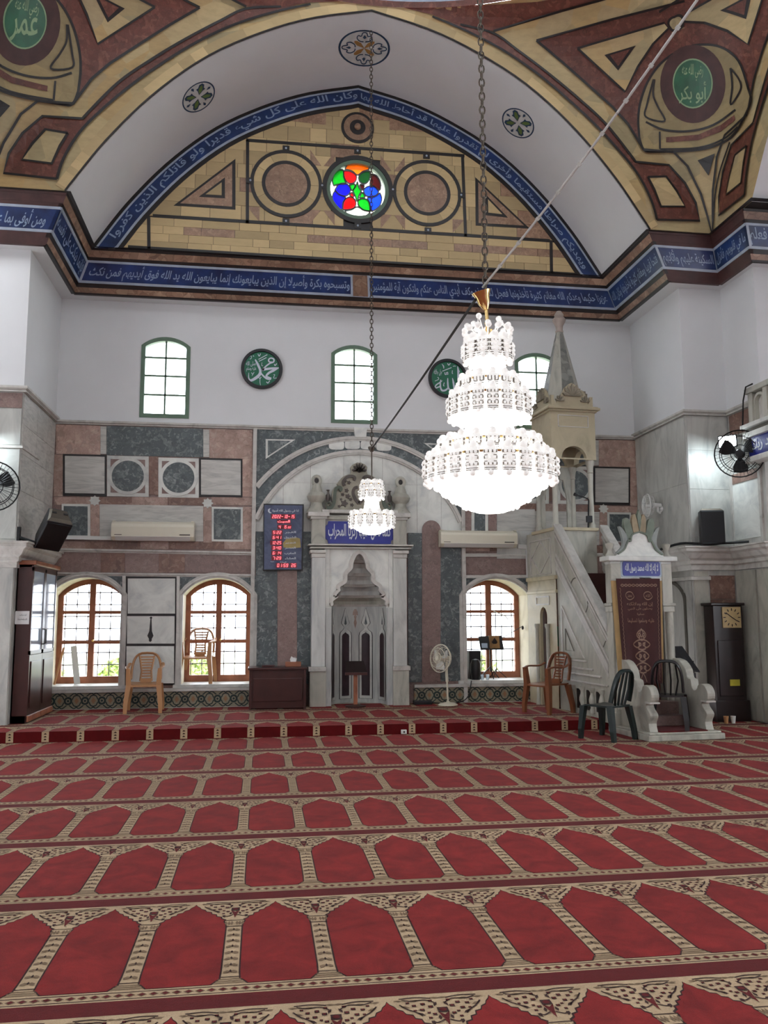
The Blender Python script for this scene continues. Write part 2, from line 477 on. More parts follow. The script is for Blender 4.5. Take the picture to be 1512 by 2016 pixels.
# ---------------------------------------------------------------- Arabic lettering
_AR = {'ا': (0xFE8D, 2), 'أ': (0xFE83, 2), 'إ': (0xFE87, 2), 'آ': (0xFE81, 2), 'ب': (0xFE8F, 4), 'ة': (0xFE93, 2), 'ت': (0xFE95, 4), 'ث': (0xFE99, 4),
       'ج': (0xFE9D, 4), 'ح': (0xFEA1, 4), 'خ': (0xFEA5, 4), 'د': (0xFEA9, 2), 'ذ': (0xFEAB, 2), 'ر': (0xFEAD, 2), 'ز': (0xFEAF, 2), 'س': (0xFEB1, 4),
       'ش': (0xFEB5, 4), 'ص': (0xFEB9, 4), 'ض': (0xFEBD, 4), 'ط': (0xFEC1, 4), 'ظ': (0xFEC5, 4), 'ع': (0xFEC9, 4), 'غ': (0xFECD, 4), 'ف': (0xFED1, 4),
       'ق': (0xFED5, 4), 'ك': (0xFED9, 4), 'ل': (0xFEDD, 4), 'م': (0xFEE1, 4), 'ن': (0xFEE5, 4), 'ه': (0xFEE9, 4), 'و': (0xFEED, 2), 'ى': (0xFEEF, 2),
       'ي': (0xFEF1, 4), 'ئ': (0xFE89, 4), 'ء': (0xFE80, 1), 'ؤ': (0xFE85, 2)}
def arabic(s):
    out = []; prev_join = False; i = 0
    while i < len(s):
        c = s[i]
        if c not in _AR: out.append(c); prev_join = False; i += 1; continue
        base, k = _AR[c]; nxt = s[i+1] if i+1 < len(s) else ' '
        if c == 'ل' and nxt in 'اأإآ':
            lb = {'ا': 0xFEFB, 'أ': 0xFEF7, 'إ': 0xFEF9, 'آ': 0xFEF5}[nxt]
            out.append(chr(lb+(1 if prev_join else 0))); prev_join = False; i += 2; continue
        jn = k == 4 and nxt in _AR and _AR[nxt][1] > 1
        if k == 1: form = 0
        elif k == 2: form = 1 if prev_join else 0
        else: form = 3 if (prev_join and jn) else 2 if jn else 1 if prev_join else 0
        out.append(chr(base+form)); prev_join = jn; i += 1
    return ''.join(reversed(out))
_tc = {}
def glyphs(s, bold=0.012):
    key = (s, bold)
    if key in _tc: return _tc[key]
    c = bpy.data.curves.new('lettering', 'FONT'); c.body = s; c.resolution_u = 2; c.offset = bold
    o = bpy.data.objects.new('lettering', c); COL.objects.link(o)
    dg = bpy.context.evaluated_depsgraph_get(); dg.update()
    me = bpy.data.meshes.new_from_object(o.evaluated_get(dg))
    V = [(v.co.x, v.co.y) for v in me.vertices]; Fc = [tuple(p.vertices) for p in me.polygons]
    bpy.data.objects.remove(o); bpy.data.curves.remove(c); bpy.data.meshes.remove(me)
    x0 = min(p[0] for p in V); x1 = max(p[0] for p in V); y0 = min(p[1] for p in V); y1 = max(p[1] for p in V)
    V = [((p[0]-x0)/(x1-x0), (p[1]-y0)/(y1-y0)) for p in V]
    _tc[key] = (V, Fc, (x1-x0)/(y1-y0)); return _tc[key]
def letter(mb, s, fn, ar=True, bold=0.012, m=0):
    """s written right to left; fn maps (0..1,0..1) to a point"""
    V, Fc, asp = glyphs(arabic(s) if ar else s, bold)
    mb.add([fn(a, b) for a, b in V], Fc, m); return mb

# ---------------------------------------------------------------- carpet
MAT['carpet_red'] = None
def carpet_mat(name, a, b):
    t = NT(name); p = t.pos()
    n = t.noise(p, 5.0, 5, 0.65, 0.6); f = t.noise(p, 240, 2)
    col = t.ramp(n, [(0.3, a), (0.7, b)])
    col = t.mix(0.35, col, t.ramp(f, [(0.3, (0.55, 0.55, 0.55, 1)), (0.7, (1.25, 1.25, 1.25, 1))]), 'MULTIPLY')
    t.bump(f, 0.4, 0.004)
    t.fin(col, 0.95, 0, 0.15)
    t.b.inputs['Sheen Weight'].default_value = 0.06; t.b.inputs['Sheen Roughness'].default_value = 0.5
    t.b.inputs['Sheen Tint'].default_value = (1.0, 0.75, 0.75, 1)
    return t.mat
CARPET = [carpet_mat('carpet_cream', rgb(172, 148, 118), rgb(194, 169, 136)), carpet_mat('carpet_field_red', rgb(106, 17, 18), rgb(142, 32, 31)),
          carpet_mat('carpet_dark_red', rgb(82, 12, 15), rgb(96, 16, 18)), carpet_mat('carpet_motif_dark', rgb(44, 26, 24), rgb(56, 32, 28)),
          carpet_mat('carpet_motif_olive', rgb(112, 92, 70), rgb(128, 106, 82))]
CW, RP = 0.411, 1.26
def carpet_tile():
    mb = MB(); h = CW/2; e = 0.0008
    def poly(pts, m, lv): mb.add([(x, t, lv*e) for x, t in pts], [tuple(range(len(pts)))], m)
    def rect(x0, x1, t0, t1, m, lv): poly([(x0, t0), (x1, t0), (x1, t1), (x0, t1)], m, lv)
    rect(-h, h, 0, RP, 0, 0)
    rect(-h, h, 0.0, 0.105, 2, 1); rect(-h, h, 1.245, RP, 2, 1)
    # border with linked diamonds
    rect(-h, h, 0.118, 0.124, 3, 1); rect(-h, h, 0.178, 0.184, 3, 1)
    for i in range(9):
        x = -h+CW*(i+0.5)/9
        poly([(x-0.014, 0.151), (x, 0.138), (x+0.014, 0.151), (x, 0.164)], 2, 2)
        poly([(x-0.021, 0.151), (x, 0.131), (x+0.021, 0.151), (x, 0.171)], 4, 1)
    # red niche
    right = [(0.128, 0.20), (0.148, 0.235), (0.160, 0.25), (0.163, 0.34), (0.163, 0.86), (0.158, 0.90), (0.150, 0.925), (0.158, 0.945), (0.138, 0.965), (0.134, 0.99),
             (0.112, 1.0), (0.108, 1.03), (0.086, 1.04), (0.082, 1.068), (0.058, 1.078), (0.05, 1.105), (0.03, 1.12), (0.022, 1.145), (0.008, 1.165), (0.0, 1.19)]
    field = right+[(-x, t) for x, t in right[::-1][1:]]
    fo = [(x*1.045, t+(0.010 if t > 0.88 else -0.003)) for x, t in field]
    poly(fo, 3, 1); poly(field, 1, 2)
    # half columns at both sides: capitals, leaf stems, bases
    for s in (-1, 1):
        def q(a, b, t0, t1, m, lv): rect(min(s*a, s*b), max(s*a, s*b), t0, t1, m, lv)
        for t in (0.205, 0.222, 0.24): q(0.14+0.4*(t-0.2), h, t, t+0.006, 4, 3)
        q(0.165, h, 0.262, 0.268, 3, 3)
        for i in range(8):
            t = 0.29+i*0.07
            poly([(s*h, t+0.035), (s*(h-0.012), t+0.015), (s*(h-0.028), t+0.012), (s*(h-0.03), t+0.03), (s*(h-0.014), t+0.042)], 4, 3)
            poly([(s*h, t+0.05), (s*(h-0.006), t+0.035), (s*h, t+0.02)], 3, 3)
        q(0.160, h, 0.852, 0.859, 3, 3); q(0.150, h, 0.935, 0.941, 3, 3)
        for i in range(3): poly([(s*(h-0.012-0.014*i), 0.87), (s*(h-0.02-0.014*i), 0.9), (s*(h-0.012-0.014*i), 0.925), (s*(h-0.005-0.014*i), 0.9)], 4, 3)
        # flower centre and spray in the spandrel
        def flower(x, t, r, m=2):
            poly([(s*x+r*math.cos(a*PI/4)*(1.0 if a % 2 else 0.7), t+r*math.sin(a*PI/4)*(1.0 if a % 2 else 0.7)) for a in range(8)], 3, 3)
            poly([(s*x+r*0.5*math.cos(a*PI/3), t+r*0.5*math.sin(a*PI/3)) for a in range(6)], m, 4)
        if s > 0: flower(h, 1.10, 0.030)
        poly([(s*h, 1.06), (s*(h-0.022), 1.085), (s*(h-0.01), 1.03), (s*h, 0.97)], 2, 3)
        for x, t, r in ((0.163, 1.13, 0.014), (0.136, 1.155, 0.013), (0.126, 1.108, 0.013), (0.10, 1.145, 0.012), (0.168, 1.068, 0.012), (0.146, 1.04, 0.010), (0.078, 1.172, 0.010), (0.17, 1.18, 0.011), (0.148, 1.082, 0.009), (0.098, 1.105, 0.009)): flower(x, t, r)
        for cx_, ct_, an in ((0.118, 1.075, 2.3), (0.066, 1.14, 2.6), (0.15, 1.0, 1.9), (0.19, 1.205, 3.0), (0.11, 1.19, 3.0), (0.045, 1.195, 3.0), (0.185, 1.15, 1.2), (0.183, 1.04, 1.5)):
            d = (math.cos(an), math.sin(an)); n_ = (-d[1], d[0])
            poly([(s*(cx_-.020*d[0]), ct_-.020*d[1]), (s*(cx_+.008*n_[0]), ct_+.008*n_[1]), (s*(cx_+.020*d[0]), ct_+.020*d[1]), (s*(cx_-.006*n_[0]), ct_-.006*n_[1])], 3 if an < 2.5 else 4, 3)
        for pts in (((h-0.01, 1.02), (0.165, 1.0), (0.15, 1.015)), ((h-0.02, 1.16), (0.15, 1.19), (0.10, 1.185), (0.06, 1.20)), ((0.12, 1.06), (0.1, 1.09), (0.07, 1.12), (0.045, 1.16)), ((h-0.03, 1.2), (0.12, 1.215), (0.05, 1.21))):
            L, R = ribbon([(s*a, b) for a, b in smooth_line(list(pts), 4)], 0.007)
            for i in range(len(L)-1): poly([L[i], L[i+1], R[i+1], R[i]], 3, 3)
    return mb
TILE = carpet_tile()
def carpet_row(name, y0, c0, c1, t0=0.0, t1=RP, z=0.0, parent=None):
    mb = MB()
    for k in range(c0, c1+1):
        xc = -0.109+CW*(k+0.5)
        vs = [(xc+x, y0+t, z+0.002+dz) for x, t, dz in TILE.v]
        o = len(mb.v); mb.v += vs
        for f, m in zip(TILE.f, TILE.m): mb.f.append(tuple(i+o for i in f)); mb.m.append(m)
    if t0 > 0 or t1 < RP:
        bm = bmesh.new(); me = bpy.data.meshes.new('tmp'); me.from_pydata(mb.v, [], mb.f); me.polygons.foreach_set('material_index', mb.m); bm.from_mesh(me)
        if t0 > 0: bmesh.ops.bisect_plane(bm, geom=bm.verts[:]+bm.edges[:]+bm.faces[:], plane_co=(0, y0+t0, 0), plane_no=(0, -1, 0), clear_outer=True)
        if t1 < RP: bmesh.ops.bisect_plane(bm, geom=bm.verts[:]+bm.edges[:]+bm.faces[:], plane_co=(0, y0+t1, 0), plane_no=(0, 1, 0), clear_outer=True)
        bm.verts.index_update(); mb = MB(); mb.v = [tuple(v.co) for v in bm.verts]; mb.f = [tuple(v.index for v in f.verts) for f in bm.faces]; mb.m = [f.material_index for f in bm.faces]; bm.free()
    o = mb.build(name, CARPET, parent, recalc=False)
    return o
mb = MB(); mb.box(-9, 13, -6, SY+0.0, -0.25, 0.0); mb.box(5.3, 13, SY, 13.6, -0.25, 0.0)
floor = struct(mb.build('floor', plain('floor_screed', rgb(120, 60, 58), 0.9)), 'red carpeted prayer hall floor')
ROW0 = 3.535
for k in range(-2, 6):
    y0 = ROW0+RP*k
    half = max(2.6, (y0+RP)*0.62)
    carpet_row('carpet_row', y0, int((-half*0.75)/CW)-2, int((half*1.18)/CW)+1, 0, min(RP, SY-y0), 0.0, floor)
y0 = ROW0+RP*5
for k in (6, 7):       # rows beside the pulpit, right of the platform
    carpet_row('carpet_row', ROW0+RP*k, 14, 22, 0, RP if k == 6 else 0.9, 0.0, floor)
carpet_row('carpet_row', y0, 14, 20, SY-y0, RP, 0.0, floor)
mb = MB(); mb.box(-3.6, 4.72, SY+0.02, D+0.02, 0.001, PZ)
plat = struct(mb.build('floor_platform', CARPET[2]), 'raised carpeted platform in front of the prayer niche')
y1 = 11.52
carpet_row('carpet_row', y1-RP, -9, 11, SY-(y1-RP), RP, PZ, plat)
carpet_row('carpet_row', y1, -8, 11, 0, RP, PZ, plat)
carpet_row('carpet_row', y1+RP, -8, 11, 0, D-(y1+RP)+0.1, PZ, plat)
mb = MB()
for k in range(-9, 12):
    xc = -0.109+CW*(k+0.5)
    mb.add([(xc-CW/2, SY, 0.002), (xc+CW/2, SY, 0.002), (xc+CW/2, SY, PZ+0.001), (xc-CW/2, SY, PZ+0.001)], [(0, 1, 2, 3)], 2)
    for s in (-1, 1):
        a, b = sorted((xc+s*0.163, xc+s*CW/2))
        mb.add([(a, SY-0.001, 0.01), (b, SY-0.001, 0.01), (b, SY-0.001, PZ), (a, SY-0.001, PZ)], [(0, 1, 2, 3)], 0)
        for i in range(3):
            z = 0.03+0.033*i; xm = xc+s*CW/2
            mb.add([(xm, SY-0.002, z+0.02), (xm-s*0.02, SY-0.002, z+0.004), (xm, SY-0.002, z)], [(0, 1, 2)], 3)
mb.build('carpet_riser', CARPET, plat, recalc=False)
# ---------------------------------------------------------------- window openings of the back wall
zsill = 0.5*(W(175, 1350)[1]+W(426, 1347)[1]); zspr = W(426, 1171)[1]; zcrn = W(426, 1138)[1]
LOW = [(-3.19, -2.14), (-1.21, -0.157), (3.28, 4.36)]
UPW = []
for c, a, b in (((325, 826), 276, 373), ((697.5, 833), 652, 742.5), ((1057, 842), 1013.5, 1100)):
    xm = W(c[0], 760)[0]; UPW.append((xm-0.385, xm+0.385))
uz0 = W(697, 834)[1]; uzs = W(697, 697)[1]; uzc = W(697, 680)[1]
NX0, NX1 = W(653, 1300, 13.3)[0], W(763, 1300, 13.3)[0]
NCX = (NX0+NX1)/2
zn = W(708, 1085)[1]
holes = [seg_open(a, b, zsill, zspr, zcrn) for a, b in LOW]+[[(NX0-0.02, PZ-0.02), (NX1+0.02, PZ-0.02), (NX1+0.02, zn), (NX0-0.02, zn)]]
MAT['jamb'] = veined('limewashed_reveal', rgb(226, 216, 190), rgb(200, 188, 160), (1, 1, 1), 2, 0.7, 0.3)
mb = plate([(XL-0.3, 0.0), (XR+0.3, 0.0), (XR+0.3, ZD), (XL-0.3, ZD)], holes, lambda x, z: (x, D, z), lambda x, z: (x, D+0.72, z), 0, 1)
wall_back = struct(mb.build('wall_back', [MAT['rosewall'], MAT['jamb']], recalc=False), 'marble clad back wall with arched windows')
mb = plate([(XL-0.3, ZD), (XR+0.3, ZD), (XR+0.3, 7.3), (XL-0.3, 7.3)], [seg_open(a, b, uz0, uzs, uzc) for a, b in UPW],
           lambda x, z: (x, D, z), lambda x, z: (x, D+0.3, z))
struct(mb.build('wall_back_upper', MAT['plaster'], recalc=False), 'white plastered upper part of the back wall')
# recess side walls and piers (plan polyline, one mesh each)
def vwall(name, pts, z0, z1, mat, label):
    mb = MB()
    for (a, b) in zip(pts[:-1], pts[1:]):
        mb.add([(a[0], a[1], z0), (b[0], b[1], z0), (b[0], b[1], z1), (a[0], a[1], z1)], [(0, 1, 2, 3)])
    return struct(mb.build(name, mat, recalc=False), label)
PLF, PRF = 11.69, 11.74        # pier front planes
LPTS = [(-9, PLF), (XL, PLF), (XL, D+0.05)]
RPTS = [(XR, D+0.05), (XR, PRF), (7.03, PRF), (7.03, 10.85), (13, 10.85)]
wl_up = vwall('wall_left', LPTS, ZD, 7.2, MAT['plaster'], 'white plaster of the left pier')
wr_up = vwall('wall_right', RPTS, ZD, 7.2, MAT['plaster'], 'white plaster of the right pier')
wl = vwall('wall_left_dado', LPTS, 0, ZD, MAT['pier'], 'marble facing of the left pier')
wr = vwall('wall_right_dado', RPTS, 0, ZD, MAT['pier'], 'marble facing of the right pier')

# ---------------------------------------------------------------- vault, arch face, pendentives, dome
mb = MB(); n = len(ARC)
A2 = [(XL-0.6, 7.15)]+ARC+[(XR+0.6, 7.15)]
mb.add([(x, FY, z) for x, z in ARC]+[(x, BY+0.3, z) for x, z in ARC], [(i, i+1, n+i+1, n+i) for i in range(n-1)])
vault = struct(mb.build('ceiling_vault', MAT['plaster'], smooth=True, recalc=False), 'white plaster barrel vault with painted rosettes')
def outer_curve():
    out = []
    for x, z in ARC:
        s = (x-CXA)/HWA; out.append((CXA+s*HS, Z0+(z-Z0)*(Z1-Z0)/(10.21-Z0)))
    return out
OUT = outer_curve()
OUTX = [(CXA+(x-CXA)*1.03, Z0+(z-Z0)*1.05+(.0 if z > Z0+.01 else 0)) for x, z in OUT]
mb = MB()
mb.add([(x, FY+.004, z) for x, z in ARC]+[(x, FY+.004, z) for x, z in OUTX], [(i, i+1, n+i+1, n+i) for i in range(n-1)])
for sx in (1, -1):            # matching arch faces and vaults of the side bays
    k = len(mb.v)
    X = CXA+sx*HS
    mb.add([(X+sx*.004, CYD+(x-CXA), z) for x, z in ARC]+[(X+sx*.004, CYD+(x-CXA), z) for x, z in OUTX], [(i, i+1, n+i+1, n+i) for i in range(n-1)])
for sx in (1, -1):
    for sy in (1, -1):
        g = MB(); NZ, NA = 36, 20
        vs = []
        for i in range(NZ+1):
            z = Z0+(Z1-Z0)*(1-math.cos(PI/2*i/NZ)) if False else Z0+(Z1-Z0)*i/NZ
            r = rad(z)
            for j in range(NA+1):
                a = PI/2*j/NA
                vs.append((CXA+sx*(HS-r+r*math.sin(a)), CYD+sy*(HS-r+r*math.cos(a)), z))
        mb.add(vs, [(i*(NA+1)+j, i*(NA+1)+j+1, (i+1)*(NA+1)+j+1, (i+1)*(NA+1)+j) for i in range(NZ) for j in range(NA)])
arch = struct(mb.build('ceiling_arches', MAT['beige'], smooth=True, recalc=False), 'honey stone arches and pendentives under the dome')
mb = MB()
for sx, X0, X1 in ((1, CXA+HS, 10.5), (-1, CXA-HS, -8)):
    mb.add([(X0, CYD+(x-CXA), z) for x, z in ARC]+[(X1, CYD+(x-CXA), z) for x, z in ARC], [(i, i+1, n+i+1, n+i) for i in range(n-1)])
struct(mb.build('ceiling_side_vaults', MAT['plaster'], smooth=True, recalc=False), 'white barrel vaults of the side bays')
def dome_ring(z0, z1, dr0, dr1, mat, name):
    g = MB(); g.lathe([(HS-dr0, z0), (HS-dr1, z1)], (CXA, CYD, 0), 96); g.f = [f for f in g.f if len(f) == 4]
    o = g.build(name, mat, None, smooth=True, recalc=False); return o
g = MB(); g.lathe([(HS*math.cos(a), 12.7+3.0*math.sin(a)) for a in [PI/2*i/12 for i in range(12)]]+[(0.001, 15.7)], (CXA, CYD, 0), 64); g.f = [f for f in g.f if len(f) == 4]
for k in range(48):            # drum with unseen openings added to light the hall from above
    a0, a1 = 2*PI*k/48, 2*PI*(k+1)/48
    for z0_, z1_ in ((11.2, 11.45), (12.5, 12.7)) if k % 2 == 0 else ((11.2, 12.7),):
        g.add([(CXA+HS*math.cos(a), CYD+HS*math.sin(a), z) for a, z in ((a0, z0_), (a1, z0_), (a1, z1_), (a0, z1_))], [(0, 1, 2, 3)])
dome = struct(g.build('ceiling_dome', MAT['plaster'], smooth=True, recalc=False), 'dome above the hall')
for z0, z1, a, b, m, nm in ((10.28, 10.36, 0.03, 0.05, MAT['redstone'], 'ring_moulding'), (10.36, 10.40, 0.05, 0.05, MAT['bluewhite'], 'ring_border'), (10.40, 10.84, 0.05, 0.10, MAT['blue'], 'ring_inscription_band'), (10.84, 10.9, 0.1, 0.1, MAT['bluewhite'], 'ring_border'), (10.9, 11.22, 0.1, 0.0, MAT['redstone'], 'ring_moulding')):
    o = dome_ring(z0, z1, a, b, m, nm); o.parent = dome
mb = MB()
def ringmap(a0, a1):
    def f(a, b):
        t = a0+(a1-a0)*a; r = HS-0.055-0.05*b-0.006; return (CXA+r*math.sin(t), CYD+r*math.cos(t), 10.43+0.36*b)
    return f
for i, s in enumerate(('إنا فتحنا لك فتحا مبينا', 'ليغفر لك الله ما تقدم', 'من ذنبك وما تأخر ويتم')):
    letter(mb, s, ringmap(-0.62+0.42*(2-i), -0.22+0.42*(2-i)))
mb.build('inscription', MAT['lettr'], dome, recalc=False)

# arch bands: voussoirs of honey stone along the edge of the vault
def arc_at(d):
    return offset(ARC, d)
inner = arc_at(0.0); l1 = arc_at(0.022); l2 = arc_at(0.155)
mb = MB(); band(mb, l1, inner, FY-0.012, FY+0.02); mb.build('arch_edge_line', MAT['black'], arch, recalc=False)
i = 0
while i < n-1:
    k = min(n-1, i+random.choice((1, 2, 2, 3)))
    g = MB(); band(g, l2[i:k+1], l1[i:k+1], FY-0.010-random.random()*0.004, FY+0.02)
    if l2[i][1] < Z1+0.02: g.build('voussoir', MAT['beige_b'], arch, recalc=False)
    i = k

# ---- inlay of the pendentives, drawn once and mirrored across the corner and the hall
def z2(p): return (756+p[0]/2.0, p[1]/2.0)
def mir_diag(p): return Vector((CXA+(p.y-CYD), CYD+(p.x-CXA), p.z))
def mir_x(p): return Vector((2*CXA-p.x, p.y, p.z))
def mir_both(p): return mir_x(mir_diag(p))
ALL4 = (None, mir_diag, mir_x, mir_both); TWO = (None, mir_x)
def inlay(name, pts, mat, lv, maps=ALL4, raw=False, step=20, sm=False):
    P = smooth_line(pts) if sm else pts
    P = P if raw else [z2(p) for p in P]
    for fn in maps:
        g = project(P, cast_sq, 0.008+0.006*lv, step, None, 0, (fn,))
        g.build(name, mat, arch, recalc=False)
def inline(line, w, lv=3, maps=ALL4, sm=True, name='inlay_line'):
    L = smooth_line(line, 5) if sm else line
    L = [z2(p) for p in L]
    g = MB()
    A, B = ribbon(L, w*1.45)
    for off in (0,):
        P = [cast_sq(x, y, 0.008+0.006*lv) for x, y in A]; Q = [cast_sq(x, y, 0.008+0.006*lv) for x, y in B]
        k = len(P)
        for fn in maps:
            g.add([fn(p) if fn else p for p in P+Q], [(i, i+1, k+i+1, k+i) for i in range(k-1)])
    g.build(name, MAT['black'], arch, recalc=False)
RS = MAT['redstone']
top_red = [(60, 28), (190, 58), (330, 112), (430, 122), (700, 38), (960, -34), (760, -20), (600, 6), (420, 18), (250, 22)]
inlay('inlay_red_band', top_red, RS, 1)
L1c = [(190, 66), (330, 128), (470, 203), (600, 292), (720, 392), (830, 495), (930, 604), (1000, 694), (1050, 792), (1072, 868)]
L2c = [(300, 98), (430, 132), (520, 196), (640, 288), (760, 388), (870, 490), (975, 622), (985, 640)]
red1 = smooth_line(L1c)+[(1240, 872), (1226, 800), (1184, 722), (1122, 652), (1040, 646)]+smooth_line(L2c)[::-1]
inlay('inlay_red_band', red1, RS, 1)
inlay('inlay_leaf', [(1036, 700), (1108, 698), (1150, 755), (1182, 816), (1088, 816), (1062, 750)], MAT['beige'], 2)
inline([(1036, 700), (1108, 698), (1150, 755), (1182, 816), (1088, 816), (1062, 750), (1036, 700)], 3.0, sm=False)
inline(L1c, 3.2); inline(L2c, 3.2)
inline([(985, 640), (1120, 652), (1184, 722), (1226, 800), (1240, 872), (1072, 868)], 3.0, sm=False)
# large red chevron with a honey triangle inside
L3c = [(600, 160), (700, 245), (800, 335), (900, 425), (960, 492), (1000, 560), (1018, 592)]
red2 = smooth_line(L3c)+[(1003, 545), (1000, 470), (1010, 400), (1040, 318), (1090, 250), (1160, 200), (1240, 176), (1300, 168), (1330, 90), (1250, 60), (1190, 20), (1260, -60), (1000, -20), (1185, 2), (900, 74)]
red2 = smooth_line(L3c)+[(1003, 545), (1000, 470), (1010, 400), (1040, 318), (1090, 250), (1160, 200), (1240, 176), (1262, 172), (1268, 95), (1215, 98), (1130, 132), (1185, 70), (1185, 2), (900, 74)]
inlay('inlay_red_chevron', red2, RS, 1)
tri = [(762, 190), (1105, 88), (1122, 110), (1060, 172), (1000, 262), (948, 362)]
inlay('inlay_honey_triangle', tri, MAT['beige'], 2)
inline(tri+[tri[0]], 3.0, sm=False)
inlay('inlay_black_triangle', [(868, 216), (992, 178), (922, 278)], MAT['black'], 3)
inlay('inlay_red_triangle', [(890, 217), (970, 192), (922, 260)], RS, 4)
inline(L3c+[(1140, 600), (1195, 655), (1248, 765), (1276, 860), (1288, 915)], 3.4, sm=False)
inline([(600, 160), (900, 74), (1185, 2)], 3.4, sm=False)
inline([(430, 124), (700, 40), (960, -32)], 3.4, sm=False)
inline([(1300, 905), (1304, 800), (1322, 690), (1366, 560)], 2.0, maps=TWO)
inlay('inlay_red_band', [(1190, 0), (1330, -70), (1100, -40), (1000, -25), (1000, 30)], MAT['beige'], 0)
# medallion
body = [(1003, 545), (1000, 470), (1010, 400), (1040, 320), (1090, 250), (1160, 200), (1240, 175), (1330, 185), (1400, 240), (1440, 350), (1450, 400), (1420, 470), (1390, 520), (1340, 560), (1240, 590), (1060, 600), (1020, 592)]
MAT['olive'] = stone_cells('olive_stone', [rgb(170, 152, 110), rgb(158, 142, 104), rgb(178, 158, 112)], 2.0)
inlay('medallion_ground', body, MAT['olive'], 2, TWO)
inline(body+[body[0]], 3.2, 3, TWO)
def ell(cx, cy, rx, ry, n=36): return [(cx+rx*math.cos(2*PI*i/n), cy+ry*math.sin(2*PI*i/n)) for i in range(n)]
MAT['greentile'] = plain('green_medallion', rgb(30, 92, 62), 0.35, var=0.12)
MAT['palegreen'] = plain('pale_green_glaze', rgb(140, 170, 128), 0.4)
inlay('medallion_ring', ell(1218, 330, 130, 155), MAT['darkband'], 3, TWO)
inlay('medallion_rim', ell(1218, 328, 80, 99), MAT['palegreen'], 4, TWO)
inlay('medallion_disc', ell(1218, 328, 75, 93), MAT['greentile'], 5, TWO)
inline([(1030, 482), (1100, 512), (1200, 517), (1300, 492), (1390, 432)], 3.0, 4, TWO)
inline([(1062, 312), (1036, 410), (1030, 462), (1105, 478), (1078, 420), (1060, 372), (1066, 312)], 2.6, 4, TWO)
inline([(1368, 268), (1402, 310), (1410, 352), (1370, 412), (1376, 340), (1368, 268)], 2.6, 4, TWO)
inlay('inlay_red_bar', [(1110, 542), (1240, 530), (1330, 492), (1385, 452), (1390, 472), (1330, 518), (1240, 552), (1110, 562)], RS, 4, TWO)
inline([(1085, 590), (1085, 520)], 2.6, 4, TWO, False)
inline([(1085, 590), (1240, 582), (1340, 548), (1400, 500)], 2.6, 4, TWO)
inlay('inlay_black_triangle', [(1236, 632), (1306, 604), (1280, 692)], MAT['black'], 3, TWO)
mb = MB()
for txt, y0, y1 in (('أبو بكر', 320, 408), ('رضي الله عنه', 250, 318)):
    for fn, s in ((None, txt),):
        V, Fc, asp = glyphs(arabic(s)); w = 110 if y1 > 400 else 84
        mb.add([cast_sq(*z2((1218-w/2+w*a, y1-(y1-y0)*b)), 0.044) for a, b in V], Fc)
V, Fc, asp = glyphs(arabic('عمر'))
mb.add([mir_x(cast_sq(*z2((1268-100*a, 408-100*b)), 0.044)) for a, b in V], Fc)
V, Fc, asp = glyphs(arabic('رضي الله عنه'))
mb.add([mir_x(cast_sq(*z2((1262-88*a, 315-66*b)), 0.044)) for a, b in V], Fc)
mb.build('medallion_lettering', MAT['palegreen'], arch, recalc=False)
inlay('inlay_ring', ell(1150, 90, 34, 30, 20), MAT['black'], 3, ALL4)
inlay('inlay_disc', ell(1150, 90, 24, 21, 20), MAT['beige'], 4, ALL4)

# ---------------------------------------------------------------- cornice with the inscription
CB = [(-9, 11.5), (-2.99, 11.5), (-2.99, 13.25), (6.05, 13.25), (6.05, 11.5), (6.9, 11.53), (6.9, 10.67), (13, 10.67)]
CT = [(-9, 11.15), (-2.66, 11.15), (-2.66, 12.85), (5.585, 12.85), (5.585, 11.15), (6.575, 11.15), (6.575, 10.3), (13, 10.3)]
ZC0, ZC1 = 6.55, 7.15
def cpt(seg, a, t, off=0.0):
    b0 = Vector(CB[seg]).lerp(Vector(CB[seg+1]), a); b1 = Vector(CT[seg]).lerp(Vector(CT[seg+1]), a)
    p = b0.lerp(b1, t); d = Vector(CB[seg+1])-Vector(CB[seg]); nn = Vector((d.y, -d.x)).normalized()
    return Vector((p.x+nn.x*off, p.y+nn.y*off, ZC0+(ZC1-ZC0)*t))
corn = bpy.data.objects.new('trim_1', None); COL.objects.link(corn); struct(corn, 'inscribed cornice of black, rose and blue bands')
LAY = [(0.0, 0.035, 'black', .012), (0.035, 0.155, 'cornmarble', .004), (0.155, 0.25, 'black', 0), (0.25, 0.30, 'bluewhite', .012), (0.30, 0.69, 'blue', 0), (0.69, 0.735, 'bluewhite', .012), (0.735, 0.81, 'black', 0), (0.81, 0.955, 'cornmarble', .004), (0.955, 1.0, 'black', .012)]
nseg = len(CB)-1
for seg in range(nseg):
    dark = seg in (0, 4, 5); Ls = (Vector(CB[seg+1])-Vector(CB[seg])).length
    for t0, t1, m, off in LAY:
        mm = MAT['darkband'] if (dark and m in ('cornmarble', 'black')) else MAT[m]
        if m == 'cornmarble' and not dark:
            k = max(1, int(Ls/0.34)); cuts = [0]+sorted((i+random.uniform(-.3, .3))/k for i in range(1, k))+[1]
        else: cuts = [0, 1]
        for a, b in zip(cuts[:-1], cuts[1:]):
            g = MB(); e = 0.0 if len(cuts) == 2 else 0.0008
            q = [cpt(seg, a, t0, off), cpt(seg, b, t0, off), cpt(seg, b, t1, off), cpt(seg, a, t1, off)]
            bk = [p-(cpt(seg, 0.5, 0, 1)-cpt(seg, 0.5, 0, 0))*0.05 for p in q]
            g.loft(q, bk)
            g.build('cornice_block' if m == 'cornmarble' else 'cornice_band', mm, corn, recalc=False)
